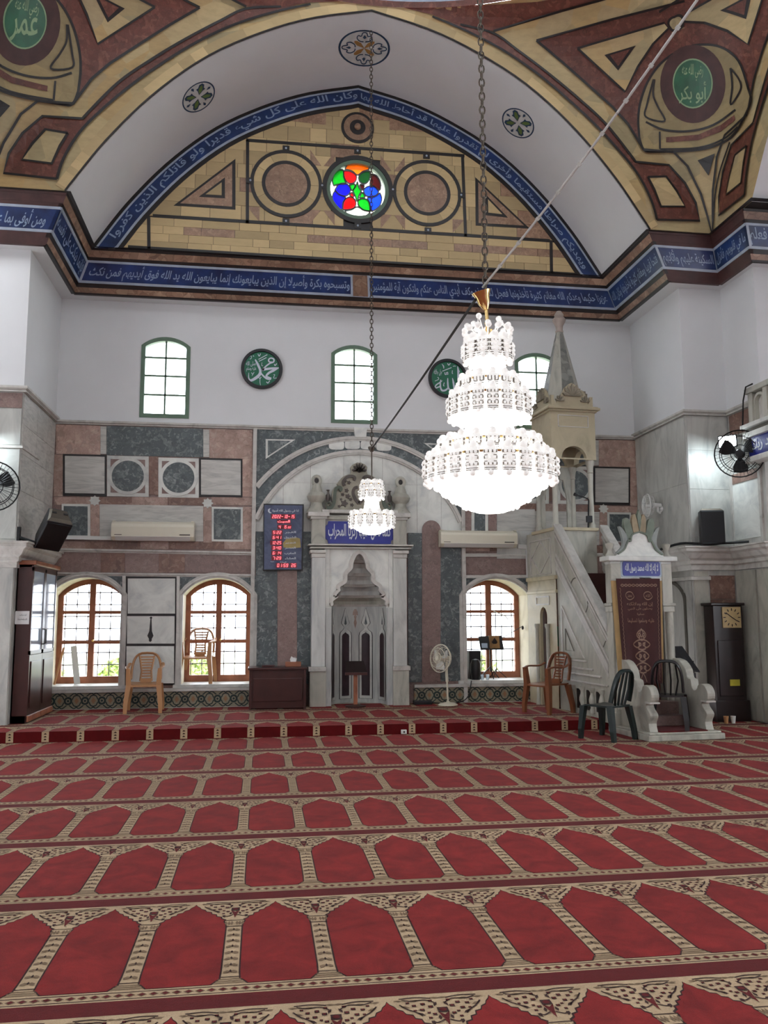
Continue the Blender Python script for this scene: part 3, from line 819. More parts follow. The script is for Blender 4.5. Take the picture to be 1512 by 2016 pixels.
    # underside and top shelf
g = MB()
und = [(-9, PLF+.05), (XL, PLF+.05), (XL, D+0.05), (XR, D+0.05), (XR, PRF+.05), (7.03, PRF+.05), (7.03, 10.9), (13, 10.9)]
for s in range(nseg):
    g.add([(*CB[s], ZC0), (*CB[s+1], ZC0), (*und[s+1], ZC0+0.01), (*und[s], ZC0+0.01)], [(0, 1, 2, 3)])
g.build('cornice_soffit', MAT['plaster'], corn, recalc=False)
mb = MB()
def cline(seg, a0, a1, s):
    letter(mb, s, lambda a, b: cpt(seg, a0+(a1-a0)*a, 0.325+0.34*b, 0.006), bold=0.016)
cline(0, 0.80, 0.98, 'ومن أوفى بما عاهد عليه الله')
cline(1, 0.04, 0.96, 'فإنما ينكث على نفسه')
cline(2, 0.012, 0.482, 'وتسبحوه بكرة وأصيلا إن الذين يبايعونك إنما يبايعون الله يد الله فوق أيديهم فمن نكث')
cline(2, 0.522, 0.99, 'عزيزا حكيما وعدكم الله مغانم كثيرة تأخذونها فعجل لكم هذه وكف أيدي الناس عنكم ولتكون آية للمؤمنين')
cline(3, 0.03, 0.97, 'فتحا قريبا ومغانم كثيرة يأخذونها وكان الله')
cline(4, 0.06, 0.96, 'السكينة عليهم وأثابهم')
cline(5, 0.05, 0.95, 'ما في قلوبهم فأنزل')
cline(6, 0.005, 0.12, 'الشجرة فعلم')
mb.build('inscription', MAT['lettr'], corn, recalc=False)
mid = [cpt(2, 0.488, 0.26, 0.016), cpt(2, 0.516, 0.26, 0.016), cpt(2, 0.516, 0.73, 0.016), cpt(2, 0.488, 0.73, 0.016)]
g = MB(); g.loft(mid, [p+Vector((0, 0.03, 0)) for p in mid]); g.build('cornice_block', MAT['cornmarble'], corn, recalc=False)
for e0, e1 in ((0.484, 0.488), (0.516, 0.520)):
    q = [cpt(2, e0, 0.26, 0.014), cpt(2, e1, 0.26, 0.014), cpt(2, e1, 0.73, 0.014), cpt(2, e0, 0.73, 0.014)]
    g = MB(); g.loft(q, [p+Vector((0, 0.03, 0)) for p in q]); g.build('cornice_band', MAT['bluewhite'], corn, recalc=False)
for seg in range(nseg):          # glazed borders at the corners
    for a, b in ((0.0, 0.02*1.75/max(0.9, (Vector(CB[seg+1])-Vector(CB[seg])).length)), ):
        q = [cpt(seg, a, 0.3, 0.012), cpt(seg, b, 0.3, 0.012), cpt(seg, b, 0.69, 0.012), cpt(seg, a, 0.69, 0.012)]
        g = MB(); g.loft(q, [p+Vector((0, 0.01, 0)) for p in q]); g.build('cornice_band', MAT['bluewhite'], corn, recalc=False)

g = MB()
for s in range(nseg):
    d = Vector(CT[s+1])-Vector(CT[s]); nn = Vector((d.y, -d.x)).normalized()
    fo = .3 if s == 6 else .06
    q = [Vector(CT[s])+nn*fo-d.normalized()*.06, Vector(CT[s+1])+nn*fo+d.normalized()*.06, Vector(CT[s+1])-nn*.7+d.normalized()*.06, Vector(CT[s])-nn*.7-d.normalized()*.06]
    g.add([(p.x, p.y, 7.151+.0004*s) for p in q], [(0, 1, 2, 3)])
g.build('cornice_gap_cover', MAT['black'], corn, recalc=False)  # shelf added to stop sky light leaking in above the cornice
# ---------------------------------------------------------------- unseen rest of the hall, closed in to shape the daylight
g = MB()
g.add([(-9, -2.5, 0), (13, -2.5, 0), (13, -2.5, 12), (-9, -2.5, 12)], [(0, 1, 2, 3)])
struct(g.build('wall_rear', MAT['plaster'], recalc=False), 'unseen plastered rear wall closing in the hall')
g = MB()
for xa, xb in ((-9, CXA-HS+.4), (CXA+HS-.4, 13)):
    g.add([(xa, 1.3, 0), (xb, 1.3, 0), (xb, 1.3, 11), (xa, 1.3, 11)], [(0, 1, 2, 3)])
struct(g.build('wall_rear_piers', MAT['plaster'], recalc=False), 'unseen rear piers closing off the side bays')
g = MB(); g.add([(-9, -2.5, 10.3), (13, -2.5, 10.3), (13, CYD-HS+.3, 10.3), (-9, CYD-HS+.3, 10.3)], [(0, 1, 2, 3)])
struct(g.build('ceiling_rear', MAT['plaster'], recalc=False), 'unseen plastered ceiling closing in the rear bay')

for nm, X in (('wall_far_left', -8.0), ('wall_far_right', 10.5)):
    g = plate([(1.3, 0), (12, 0), (12, 11), (1.3, 11)], [[(a, .9), (a+1.5, .9), (a+1.5, 3.8), (a, 3.8)] for a in (3.6, 6.0)], lambda y, z: (X, y, z))  # openings invented and placed for the side light they let in
    struct(g.build(nm, MAT['plaster'], recalc=False), 'unseen side bay wall with openings added for daylight')
# ---------------------------------------------------------------- tympanum
T = lambda u, v: W(u, v, BY)
_c2 = T(704.5, 374)
g = plate(ARC, [circ(_c2[0], _c2[1], .46, 40)], lambda x, z: (x, BY, z), lambda x, z: (x, BY+.2, z))
tymp = struct(g.build('wall_tympanum', MAT['black'], recalc=False), 'honey stone tympanum with roundels under the vault')
T = lambda u, v: W(u, v, BY)
def arc_in(d): return offset(ARC, -d)
def prof_in(x, d):           # height of the curve set inside by d
    A = arc_in(d)
    best = None
    for (x0, za), (x1, zb) in zip(A[:-1], A[1:]):
        if x0 <= x <= x1 and x1 > x0: best = za+(zb-za)*(x-x0)/(x1-x0)
    return best if best is not None else Z0
# courses of blocks (clipped to the arch)
zA = 0.5*(T(300, 426)[1]+T(1081, 475)[1])
zrows = [Z0+0.03+(zA-Z0-0.05)*i/4 for i in range(5)]
zz = zA+0.03
while zz < 10.0: zrows.append(zz); zz += 0.235
DIN = 0.37
zin = lambda x: prof_in(x, DIN)
def xlimits(z):
    A = arc_in(DIN); cr_ = []
    for (xa, za_), (xb, zb_) in zip(A[:-1], A[1:]):
        if (za_ >= z) != (zb_ >= z): cr_.append(xa+(xb-xa)*(z-za_)/(zb_-za_))
    return (min(cr_), max(cr_)) if len(cr_) >= 2 else None
for r, (za, zb) in enumerate(zip(zrows[:-1], zrows[1:])):
    if r == 4: za = zA-0.0
    lim0 = xlimits(za+0.005)
    if not lim0: continue
    lim1 = xlimits(zb) or ((lim0[0]+lim0[1])/2-.05, (lim0[0]+lim0[1])/2+.05)
    x = lim0[0]
    while x < lim0[1]-0.02:
        w = random.uniform(0.26, 0.62) if r < 4 else random.uniform(0.22, 0.5)
        x2 = min(x+w, lim0[1])
        dz = 0 if za <= _c2[1] <= zb else min(abs(za-_c2[1]), abs(zb-_c2[1]))
        if dz < .46:
            hw_ = math.sqrt(.47**2-dz*dz)
            if x < _c2[0]-hw_-.001 < x2: x2 = _c2[0]-hw_
            elif _c2[0]-hw_-.002 <= x < _c2[0]+hw_: x = _c2[0]+hw_; continue
        if lim0[1]-x2 < 0.15: x2 = lim0[1]
        tl = max(x, lim1[0]); tr = min(x2, lim1[1]); a = x; b = x2
        pts = [(a+.003, za+.002), (b-.003, za+.002)]
        if tr > tl+0.01:
            if b > lim1[1]: pts.append((b-.003, max(za+.01, min(zb, zin(b-.01)))))
            pts += [(tr-.003, zb-.002), (tl+.003, zb-.002)]
            if a < lim1[0]: pts.append((a+.003, max(za+.01, min(zb, zin(a+.01)))))
        else:
            pts += [(b-.003, max(za+.012, min(zb, zin(min(b, lim0[1])-.01)))), (a+.003, max(za+.012, min(zb, zin(max(a, lim0[0])+.01))))]
        g = MB(); g.prism(pts, BY-0.016-random.random()*0.004, BY+0.01)
        pk = (r == 2 and x > 0.0 and random.random() < 0.85) or (r == 2 and -1.6 < x < -1.0) or (r > 4 and random.random() < 0.10)
        g.build('stone_block', MAT['pinkblk'] if pk else MAT['beige_b'], tymp, recalc=False)
        x = x2
# concentric arch bands
for d0, d1, m, yo in ((0.0, 0.055, 'black', .03), (0.055, 0.082, 'bluewhite', .036), (0.082, 0.29, 'blue', .03), (0.29, 0.325, 'bluewhite', .036), (0.325, 0.39, 'black', .03)):
    A, B = arc_in(d0), arc_in(d1)
    A = [(x, max(z, Z0)) for x, z in A]; B = [(x, max(z, Z0)) for x, z in B]
    g = MB(); band(g, A, B, BY-yo, BY+.01); g.build('arch_band', MAT[m], tymp, recalc=False)
mb = MB()
def arcmap(s0, s1):
    Lb = arc_in(0.275); Lt = arc_in(0.097)
    def f(a, b):
        t = (s0+(s1-s0)*a)*(len(ARC)-1); i = max(0, min(int(t), len(ARC)-2)); fr = t-i
        p = [Lb[i][k]+(Lb[i+1][k]-Lb[i][k])*fr for k in (0, 1)]; q = [Lt[i][k]+(Lt[i+1][k]-Lt[i][k])*fr for k in (0, 1)]
        return (p[0]+(q[0]-p[0])*b, BY-0.036, p[1]+(q[1]-p[1])*b)
    return f
# arc parameter by length
cum = [0]
for a, b in zip(ARC[:-1], ARC[1:]): cum.append(cum[-1]+math.dist(a, b))
def par(s):
    s *= cum[-1]
    for i in range(len(cum)-1):
        if cum[i] <= s <= cum[i+1]: return (i+(s-cum[i])/(cum[i+1]-cum[i]))/(len(ARC)-1)
    return 1.0
def arcmap2(s0, s1):
    base = arcmap(0, 1)
    return lambda a, b: base(par(s0+(s1-s0)*a), b)
letter(mb, 'ويهديكم صراطا مستقيما وأخرى لم تقدروا عليها قد أحاط الله بها', arcmap2(0.505, 0.975), bold=0.016)
letter(mb, 'وكان الله على كل شيء قديرا ولو قاتلكم الذين كفروا', arcmap2(0.03, 0.498), bold=0.016)
mb.build('inscription', MAT['lettr'], tymp, recalc=False)
# black frame lines
def tline(pts, w=0.05, name='frame_strip', mat='black', y=0.026):
    g = MB()
    for a, b in zip(pts[:-1], pts[1:]):
        d = (Vector(b)-Vector(a)).normalized(); nrm = Vector((-d.y, d.x))*w/2; e = d*w*0.3
        q = [Vector(a)-e+nrm, Vector(b)+e+nrm, Vector(b)+e-nrm, Vector(a)-e-nrm]
        g.prism([tuple(p) for p in q], BY-y, BY+.005)
    g.build(name, MAT[mat], tymp, recalc=False)
tline([T(303, 426), T(1080, 475)]); tline([T(293, 430), T(293.5, 489)]); tline([T(1084, 476), T(1085, 537)])
tline([T(487.5, 279), T(487, 439)]); tline([T(910, 311), T(916, 465)]); tline([T(487, 277.5), T(912, 308)])
tline([T(254, 486.5), T(1140, 541)], 0.04)
def tri_in(pts, mat, y): 
    g = MB(); g.prism(pts, BY-y, BY+.005); g.build('inlay_triangle', MAT[mat], tymp, recalc=False)
for tri_, inn in (([(342, 406), (463.6, 314), (463.6, 414)], [(392, 389), (443, 351), (443, 392)]), ([(935, 350), (1042, 451), (936, 445)], [(954, 383), (999, 430), (955, 425)])):
    P = [T(*p) for p in tri_]; Q = [T(*p) for p in inn]
    c = (sum(p[0] for p in P)/3, sum(p[1] for p in P)/3); c2 = (sum(p[0] for p in Q)/3, sum(p[1] for p in Q)/3)
    tri_in(P, 'black', .022); tri_in([(c[0]+(x-c[0])*.84, c[1]+(z-c[1])*.84) for x, z in P], 'pinkblk', .026)
    tri_in(Q, 'black', .03); tri_in([(c2[0]+(x-c2[0])*.62, c2[1]+(z-c2[1])*.62) for x, z in Q], 'beige_b', .034)
# small pink corner triangles around the circles
for pts in ([(540, 292), (566, 316), (562, 292)], [(614, 316), (634, 317), (624, 320)]): pass
C1, C2, C3 = T(563.7, 363.4), T(704.5, 374), T(840.5, 381.7)
RO = 0.555
def pk(cx, cz, pts):
    g = MB(); g.prism([(cx+a, cz+b) for a, b in pts], BY-.021, BY+.005); g.build('inlay_triangle', MAT['pinkblk'], tymp, recalc=False)
for cx in ((C1[0]+C2[0])/2, (C2[0]+C3[0])/2):
    zc = C2[1]
    pk(cx, zc, [(-.2, .62), (-.02, .36), (-.2, .36)]); pk(cx, zc, [(.2, .62), (.02, .36), (.2, .36)])
    pk(cx, zc, [(-.2, -.40), (-.02, -.40), (-.2, -.64)]); pk(cx, zc, [(.2, -.40), (.02, -.40), (.2, -.64)])
pk(C1[0], C1[1], [(-.62, -.42), (-.42, -.42), (-.42, -.66)]); pk(C3[0], C3[1], [(.62, -.42), (.42, -.42), (.42, -.66)])
pk((C1[0]+C2[0])/2-.2, 9.62, [(-.6, -.12), (.25, .12), (.25, -.15)]); pk((C2[0]+C3[0])/2+.2, 9.62, [(.6, -.12), (-.25, .12), (-.25, -.15)])
for (cx, cz) in (C1, C3):
    g = MB(); g.prism(circ(cx, cz, RO-0.01, 40), BY-.022, BY); g.build('roundel_ground', MAT['beige_b'], tymp, recalc=False)
    for k in range(12):
        a0 = 2*PI*k/12; A = circ(cx, cz, .53, 6, a0+.01, a0+2*PI/12-.01); B = circ(cx, cz, .385, 6, a0+.01, a0+2*PI/12-.01)
        g = MB(); band(g, A, B, BY-.028, BY); g.build('roundel_block', MAT['beige_b'], tymp, recalc=False)
    g = MB(); ring(g, cx, cz, RO-.035, RO+.02, BY-.034, BY); g.build('roundel_ring', MAT['black'], tymp, recalc=False)
    g = MB(); ring(g, cx, cz, .335, .39, BY-.034, BY); g.build('roundel_ring', MAT['black'], tymp, recalc=False)
    g = MB(); g.prism(circ(cx, cz, .34, 40), BY-.03, BY); g.build('roundel_disc', MAT['pinkblk'], tymp, recalc=False)
for (px, py) in ((563, 294), (563, 437), (493, 357), (634, 367), (703.5, 299), (704, 446), (773, 375), (839, 309), (842, 455), (907, 386)):
    x, z = T(px, py); g = MB(); g.box(x-.055, x+.055, BY-.036, BY, z-.045, z+.045); o = g.build('knot', MAT['black'], tymp, recalc=False)
    g = MB(); g.prism(circ(x, z, .017, 12), BY-.042, BY); g.build('knot_dot', MAT['bluewhite'], o, recalc=False)
# top roundel
x, z = T(703.6, 253)
g = MB(); g.prism(circ(x, z, .27, 36), BY-.03, BY); g.build('roundel_ring', MAT['black'], tymp, recalc=False)
g = MB(); g.prism(circ(x, z, .225, 36), BY-.036, BY); g.build('roundel_disc', MAT['pinkblk'], tymp, recalc=False)
g = MB(); g.prism(circ(x, z, .13, 30), BY-.042, BY); g.build('roundel_ring', MAT['black'], tymp, recalc=False)
g = MB(); g.ball((x, BY-.05, z), .055, 12, 8); g.build('roundel_boss', MAT['pinkblk'], tymp, True)
# stained glass rose window
def glass(name, c, st):      # coloured glass lit by the sky behind it
    t = NT(name); t.t.nodes.remove(t.b)
    tr = t.n('ShaderNodeBsdfTranslucent'); tr.inputs[0].default_value = c
    tp = t.n('ShaderNodeBsdfTransparent'); tp.inputs[0].default_value = c
    gl = t.n('ShaderNodeBsdfGlossy'); gl.inputs['Roughness'].default_value = 0.1; gl.inputs[0].default_value = (1, 1, 1, 1)
    m1 = t.n('ShaderNodeMixShader'); m1.inputs[0].default_value = st; t.l(tr.outputs[0], m1.inputs[1]); t.l(tp.outputs[0], m1.inputs[2])
    m2 = t.n('ShaderNodeMixShader'); m2.inputs[0].default_value = 0.04; t.l(m1.outputs[0], m2.inputs[1]); t.l(gl.outputs[0], m2.inputs[2])
    t.l(m2.outputs[0], t.out.inputs[0]); return t.mat
MAT['pane'] = glass('clear_pane', (0.97, 0.98, 1, 1), 1.0)
GC = {'w': glass('clear_glass', (0.9, 0.9, 0.85, 1), .8), 'o': glass('amber_glass', (0.85, 0.30, 0.01, 1), .8), 'r': glass('red_glass', (0.75, 0.004, 0.02, 1), .8), 'd': glass('dark_red_glass', (0.16, 0.004, 0.01, 1), .8),
      'g': glass('green_glass', (0.0, 0.42, 0.06, 1), .8), 'dg': glass('deep_green_glass', (0.0, 0.16, 0.05, 1), .8), 'b': glass('blue_glass', (0.03, 0.03, 0.9, 1), .8), 'lb': glass('light_blue_glass', (0.04, 0.16, 0.95, 1), .8)}
rx, rz = C2
rose = tag(thing('rose_window', 'round stained glass window with interlaced circles in the tympanum', 'window', (rx, BY, rz)), None)
g = MB(); ring(g, rx, rz, .448, .515, BY-.02, BY+.12, 48); g.build('frame', MAT['green_frame'], rose)
g = MB(); ring(g, rx, rz, .51, .58, BY-.032, BY+.02, 48); g.build('stone_ring', MAT['black'], rose)
S = .40/1.0
def zz4(px, py): return T(640+px/10.8, 290+py/10.8)
def petal(col, pts, lv=0):
    P = [zz4(*p) for p in smooth_line(pts+[pts[0]], 5)[:-1]]
    g = MB(); g.prism(P, BY+.03-lv*.006, BY+.036-lv*.006); o = g.build('glass_petal', GC[col], rose)
    A = offset_closed(P, .012); B = offset_closed(P, -.006)
    g = MB(); k = len(P)
    for a, b in ((A, B),):
        g.add([(x, BY+.012, z) for x, z in a]+[(x, BY+.012, z) for x, z in b]+[(x, BY+.04, z) for x, z in a]+[(x, BY+.04, z) for x, z in b],
              [(i, (i+1) % k, k+(i+1) % k, k+i) for i in range(k)]+[(2*k+i, 3*k+i, 3*k+(i+1) % k, 2*k+(i+1) % k) for i in range(k)]+[(i, 2*k+i, 2*k+(i+1) % k, (i+1) % k) for i in range(k)]+[(k+i, k+(i+1) % k, 3*k+(i+1) % k, 3*k+i) for i in range(k)])
    g.build('lead', MAT['iron'], o)
g = MB(); g.prism(circ(rx, rz, .46, 40), BY+.05, BY+.056); g.build('glass_ground', GC['w'], rose)
petal('o', [(430, 450), (500, 350), (690, 290), (860, 345), (935, 450), (800, 500), (690, 570), (580, 490)])
petal('g', [(190, 800), (160, 680), (230, 520), (380, 470), (395, 620), (440, 760), (300, 770)])
petal('d', [(980, 560), (1090, 590), (1170, 720), (1170, 890), (1060, 830), (960, 780), (985, 660)])
petal('b', [(215, 900), (160, 1000), (170, 1150), (260, 1270), (365, 1310), (380, 1170), (440, 1050), (300, 990)])
petal('lb', [(1170, 960), (1205, 1080), (1160, 1230), (1030, 1330), (970, 1320), (960, 1180), (910, 1060), (1060, 1040)])
petal('w', [(420, 1330), (480, 1430), (600, 1520), (760, 1520), (900, 1430), (960, 1350), (820, 1320), (690, 1250), (560, 1310)])
petal('r', [(405, 490), (540, 500), (660, 590), (650, 700), (560, 755), (470, 720), (415, 620)], 1)
petal('dg', [(960, 490), (830, 500), (720, 590), (730, 710), (830, 770), (920, 720), (970, 600)], 1)
petal('b', [(215, 890), (300, 780), (440, 760), (530, 850), (520, 960), (430, 1020), (300, 980)], 1)
petal('lb', [(1150, 930), (1040, 810), (900, 820), (820, 900), (860, 1010), (960, 1040), (1090, 1010)], 1)
petal('r', [(390, 1310), (400, 1160), (480, 1060), (590, 1060), (655, 1160), (620, 1270), (500, 1310)], 1)
petal('g', [(955, 1345), (830, 1320), (720, 1230), (710, 1120), (800, 1080), (900, 1110), (950, 1220)], 1)
petal('g', [(690, 720), (720, 840), (770, 920), (720, 1010), (690, 1130), (640, 1010), (600, 910), (650, 830)], 1)
petal('g', [(520, 790), (630, 770), (620, 860), (570, 900)], 1); petal('g', [(740, 1060), (790, 950), (850, 1040), (800, 1060)], 1)
petal('r', [(530, 1010), (570, 950), (610, 1010), (590, 1050)], 1); petal('d', [(740, 780), (830, 800), (800, 890), (760, 840)], 1)
g = MB(); g.prism(circ(rx, rz, .5, 40), BY+.4, BY+.41)

# ---------------------------------------------------------------- painted rosettes in the vault
MAT['paint_blue'] = plain('rosette_blue', rgb(34, 62, 92), 0.7); MAT['paint_green'] = plain('rosette_green', rgb(96, 118, 58), 0.7); MAT['paint_ochre'] = plain('rosette_ochre', rgb(164, 122, 66), 0.7)
MAT['paint_white'] = plain('rosette_white', rgb(208, 208, 206), 0.8)
def vpiece(name, pts, mat, lv, step=5):
    project(pts, cast_vault, 0.006+0.008*lv, step).build(name, mat, vault, recalc=False)
def rosette(cx, cy, rx_, ry_, rot, main, k=4):
    ca, sa = math.cos(rot), math.sin(rot)
    def f(x, y): return (cx+rx_*x*ca-ry_*y*sa, cy+rx_*x*sa+ry_*y*ca)
    n = 36
    vpiece('rosette_rim', [f(math.cos(2*PI*i/n), math.sin(2*PI*i/n)) for i in range(n)], MAT['paint_blue'], 0)
    vpiece('rosette_ground', [f(.92*math.cos(2*PI*i/n), .92*math.sin(2*PI*i/n)) for i in range(n)], MAT['paint_white'], 1)
    for j in range(4):
        a = j*PI/2+(PI/4 if k == 4 else 0); b = a+PI/4
        def pol(r, t): return f(r*math.cos(t), r*math.sin(t))
        if main == 'green':
            vpiece('rosette_leaf', [pol(.12, a), pol(.4, a-.38), pol(.58, a-.52), pol(.6, a-.3), pol(.8, a-.2), pol(.88, a), pol(.8, a+.2), pol(.6, a+.3), pol(.58, a+.52), pol(.4, a+.38)], MAT['paint_blue'], 2)
            vpiece('rosette_leaf', [pol(.2, a), pol(.45, a-.28), pol(.68, a-.12), pol(.76, a), pol(.68, a+.12), pol(.45, a+.28)], MAT['paint_green'], 3)
            vpiece('rosette_petal', [pol(.05, b), pol(.3, b-.25), pol(.45, b), pol(.3, b+.25)], MAT['paint_white'], 4)
            vpiece('rosette_leaf', [pol(.55, b), pol(.75, b-.12), pol(.85, b), pol(.75, b+.12)], MAT['paint_blue'], 3)
        else:
            vpiece('rosette_leaf', [pol(.02, a-.8), pol(.3, a-.35), pol(.48, a-.15), pol(.55, a), pol(.48, a+.15), pol(.3, a+.35), pol(.02, a+.8)], MAT['paint_ochre'], 2)
            L = [pol(.35, b-.1), pol(.42, b-.45), pol(.6, b-.5), pol(.72, b-.35), pol(.66, b-.2), pol(.82, b-.1), pol(.86, b), pol(.82, b+.1), pol(.66, b+.2), pol(.72, b+.35), pol(.6, b+.5), pol(.42, b+.45), pol(.35, b+.1)]
            A, B = ribbon(smooth_line(L, 3), 2.0); g = MB(); P = [cast_vault(x, y, .03) for x, y in A]; Q = [cast_vault(x, y, .03) for x, y in B]; kk = len(P)
            g.add(P+Q, [(i, i+1, kk+i+1, kk+i) for i in range(kk-1)]); g.build('rosette_scroll', MAT['paint_blue'], vault, recalc=False)
            vpiece('rosette_leaf', [pol(.5, b), pol(.58, b-.12), pol(.72, b), pol(.58, b+.12)], MAT['paint_blue'], 3)
rosette(717, 95, 51, 36, 0.04, 'ochre'); rosette(391, 191, 37, 25, -0.72, 'green'); rosette(1020, 242.5, 35, 26, 0.68, 'green')
# ---------------------------------------------------------------- dado of the back wall: marble panels
MX = 1.565
def panel(name, pts, mat, y=.018, parent=None, mirror=False, bev=0):
    P = [W(*p) for p in pts]
    out = []
    for k in range(2 if mirror else 1):
        Q = P if k == 0 else [(2*MX-x, z) for x, z in P]
        g = MB(); g.prism(Q, D-y, D+.004); out.append(g.build(name, MAT[mat], parent or wall_back, recalc=False))
    return out
def rect(a, b, c, d, t=0.0):   # px rectangle a..c, b..d, following the slope of the lines there
    s = lambda x, y: y+(x-a)*(1188-y)*8.4e-5
    return [(a, s(a, d)), (c, s(c, d)), (c, s(c, b)), (a, s(a, b))]
def rp(name, a, b, c, d, mat, y=.018, mirror=True): return panel(name, rect(a, b, c, d), mat, y, None, mirror)
def mould(px, th=.05, pr=.05, name='moulding', mirror=False, mat='trim'):
    for k in range(2 if mirror else 1):
        P = [W(*p) for p in px]
        if k: P = [(2*MX-x, z) for x, z in P]
        g = MB()
        for (a, b) in zip(P[:-1], P[1:]):
            d = (Vector(b)-Vector(a)).normalized(); n_ = Vector((-d.y, d.x))
            def q(o, y): return [(a[0]+n_.x*o, D-y, a[1]+n_.y*o), (b[0]+n_.x*o, D-y, b[1]+n_.y*o)]
            prof = [(-th/2, 0), (-th/2, pr*.5), (-th*.15, pr*.6), (0, pr), (th*.5, pr), (th*.5, 0)]
            vs = []
            for o, y in prof: vs += q(o, y)
            g.add(vs, [(2*i, 2*i+1, 2*i+3, 2*i+2) for i in range(len(prof)-1)])
        g.build(name, MAT[mat], wall_back, recalc=False)
mould([(107, 831), (1250, 863)], .06, .06)
rp('marble_panel', 111, 836, 198, 894, 'pink'); rp('marble_panel', 106, 895, 124, 977, 'pink', .0135)
rp('marble_strip', 198.5, 840, 210, 894, 'cream', .022)
rp('marble_panel', 210.5, 839, 400, 896, 'greygreen'); rp('marble_strip', 400.5, 846, 412, 900, 'cream', .022)
rp('marble_panel', 412.5, 845, 497, 902, 'pink'); rp('marble_panel', 477.5, 903, 497, 978, 'pink', .0135)
rp('marble_frame', 124.5, 894, 209.5, 976, 'black', .02); rp('marble_panel', 128.5, 898, 206.5, 971, 'cream', .028)
rp('marble_frame', 392.5, 902, 477, 978, 'black', .02); rp('marble_panel', 396, 905.5, 474, 974, 'cream', .028)
rp('marble_panel', 293.5, 899, 311.5, 974, 'redmarble', .014)
for a, b, c, d in ((211, 897, 293, 977), (312, 901, 391.5, 979)):
    rp('marble_frame', a, b, c, d, 'white', .016); rp('marble_panel', a+7, b+7, c-7, d-7, 'rosewall', .02)
    P = [W(*p) for p in rect(a, b, c, d)]; cx = sum(p[0] for p in P)/4; cz = sum(p[1] for p in P)/4
    for k in (0, 1):
        x = cx if k == 0 else 2*MX-cx
        g = MB(); ring(g, x, cz, .245, .295, D-.03, D, 36); g.build('marble_ring', MAT['white'], wall_back, recalc=False)
        g = MB(); g.prism(circ(x, cz, .25, 36), D-.024, D); g.build('marble_disc', MAT['greygreen'], wall_back, recalc=False)
for i, (a, c) in enumerate(((107, 180), (193, 260), (260, 330), (330, 403), (416, 496))): rp('marble_panel', a, 978.5, c, 994, 'redmarble' if i % 2 else 'pink', .0115)
for px, py in ((187, 986), (409, 991)):
    x, z = W(px, py)
    for k in (0, 1):
        xx = x if k == 0 else 2*MX-x
        g = MB(); g.prism([(xx+(.09 if i % 2 == 0 else .062)*math.cos(PI/8*i), z+(.085 if i % 2 == 0 else .062)*math.sin(PI/8*i)) for i in range(16)], D-.024, D); g.build('marble_star', MAT['white'], wall_back, recalc=False)
rp('marble_frame', 122, 992, 178, 1057, 'white', .018); rp('marble_panel', 126, 996.5, 173, 1054, 'greygreen', .024)
rp('marble_frame', 417, 998, 478, 1066, 'white', .018); rp('marble_panel', 421, 1002, 474, 1062, 'greygreen', .024)
rp('marble_strip', 178.5, 993, 196, 1063, 'pink', .014); rp('marble_strip', 400.5, 996, 416.5, 1068, 'pink', .014); rp('marble_strip', 478.5, 998, 497, 1070, 'pink', .014)
rp('marble_panel', 196.5, 993, 400, 1064, 'cream', .016)
for i in range(7):
    a = 112+i*55; rp('marble_panel', a, 1065.5, a+54.5, 1081, 'redmarble' if i % 3 else 'pink', .012)
mould([(107, 1083), (497, 1090)], .055, .05, mirror=True)
for i, (a, c) in enumerate(((108, 198), (198.5, 246), (246.5, 312), (312.5, 364), (364.5, 496))): rp('marble_panel', a, 1088, c, 1127, 'rosewall' if i % 2 == 0 else 'redmarble', .012)
mould([(107, 1130), (497, 1134)], .05, .05, mirror=True)
# spandrels beside the windows and the panel between them
for a, b in LOW:
    zt = W(426, 1134)[1]; q = segm(a-.07, b+.07, zspr, zcrn+.07, 16)
    g = MB(); g.prism([(b+.12, zspr), (b+.12, zt), (a-.12, zt), (a-.12, zspr)]+q[::-1], D-.01, D); g.build('spandrel', MAT['greygreen'], wall_back, recalc=False)
    A = [(b, zsill)]+segm(a, b, zspr, zcrn, 16)+[(a, zsill)]; B = [(b+.09, zsill)]+segm(a-.09, b+.09, zspr, zcrn+.09, 16)+[(a-.09, zsill)]
    g = MB(); band(g, A, B, D-.044, D+.01); o = g.build('window_surround', MAT['trim'], wall_back, recalc=False)
    A = segm(a, b, zspr, zcrn, 16); B = segm(a-.03, b+.03, zspr, zcrn+.03, 16)
    g = MB(); band(g, segm(a-.03, b+.03, zspr, zcrn+.03, 16), segm(a-.055, b+.055, zspr, zcrn+.055, 16), D-.07, D); g.build('surround_bead', MAT['trim'], o, recalc=False)
    g = MB(); g.box(a-.12, b+.12, D-.06, D+.70, zsill-.05, zsill+.002); g.build('sill', MAT['white'], wall_back, bevel=.006)
rp('marble_frame', 247.5, 1134, 347, 1350, 'black', .012, False)
for b, d in ((1139, 1208), (1213, 1267), (1272, 1345)):
    panel('marble_panel', [(252-(b-1139)*.02, d), (345-(b-1139)*.015, d), (345-(b-1139)*.015, b), (252-(b-1139)*.02, b)], 'white', .024)
x, z = W(297, 1240)
g = MB(); g.prism([(x-.008, z+.17), (x-.022, z+.185), (x, z+.205), (x+.022, z+.185), (x+.008, z+.17), (x+.02, z-.02), (x+.045, z-.09), (x+.02, z-.14), (x+.022, z-.165), (x, z-.185), (x-.022, z-.165), (x-.02, z-.14), (x-.045, z-.09), (x-.02, z-.02)], D-.03, D)
g.build('drop_inlay', MAT['black'], wall_back, recalc=False)
for a in (243.5, 350):
    g = MB(); P = [W(a-3, 1350), W(a+3, 1350), W(a+4.5, 1134), W(a-1.5, 1134)]; g.prism(P, D-.055, D); g.build('pilaster_strip', MAT['trim'], wall_back, recalc=False)
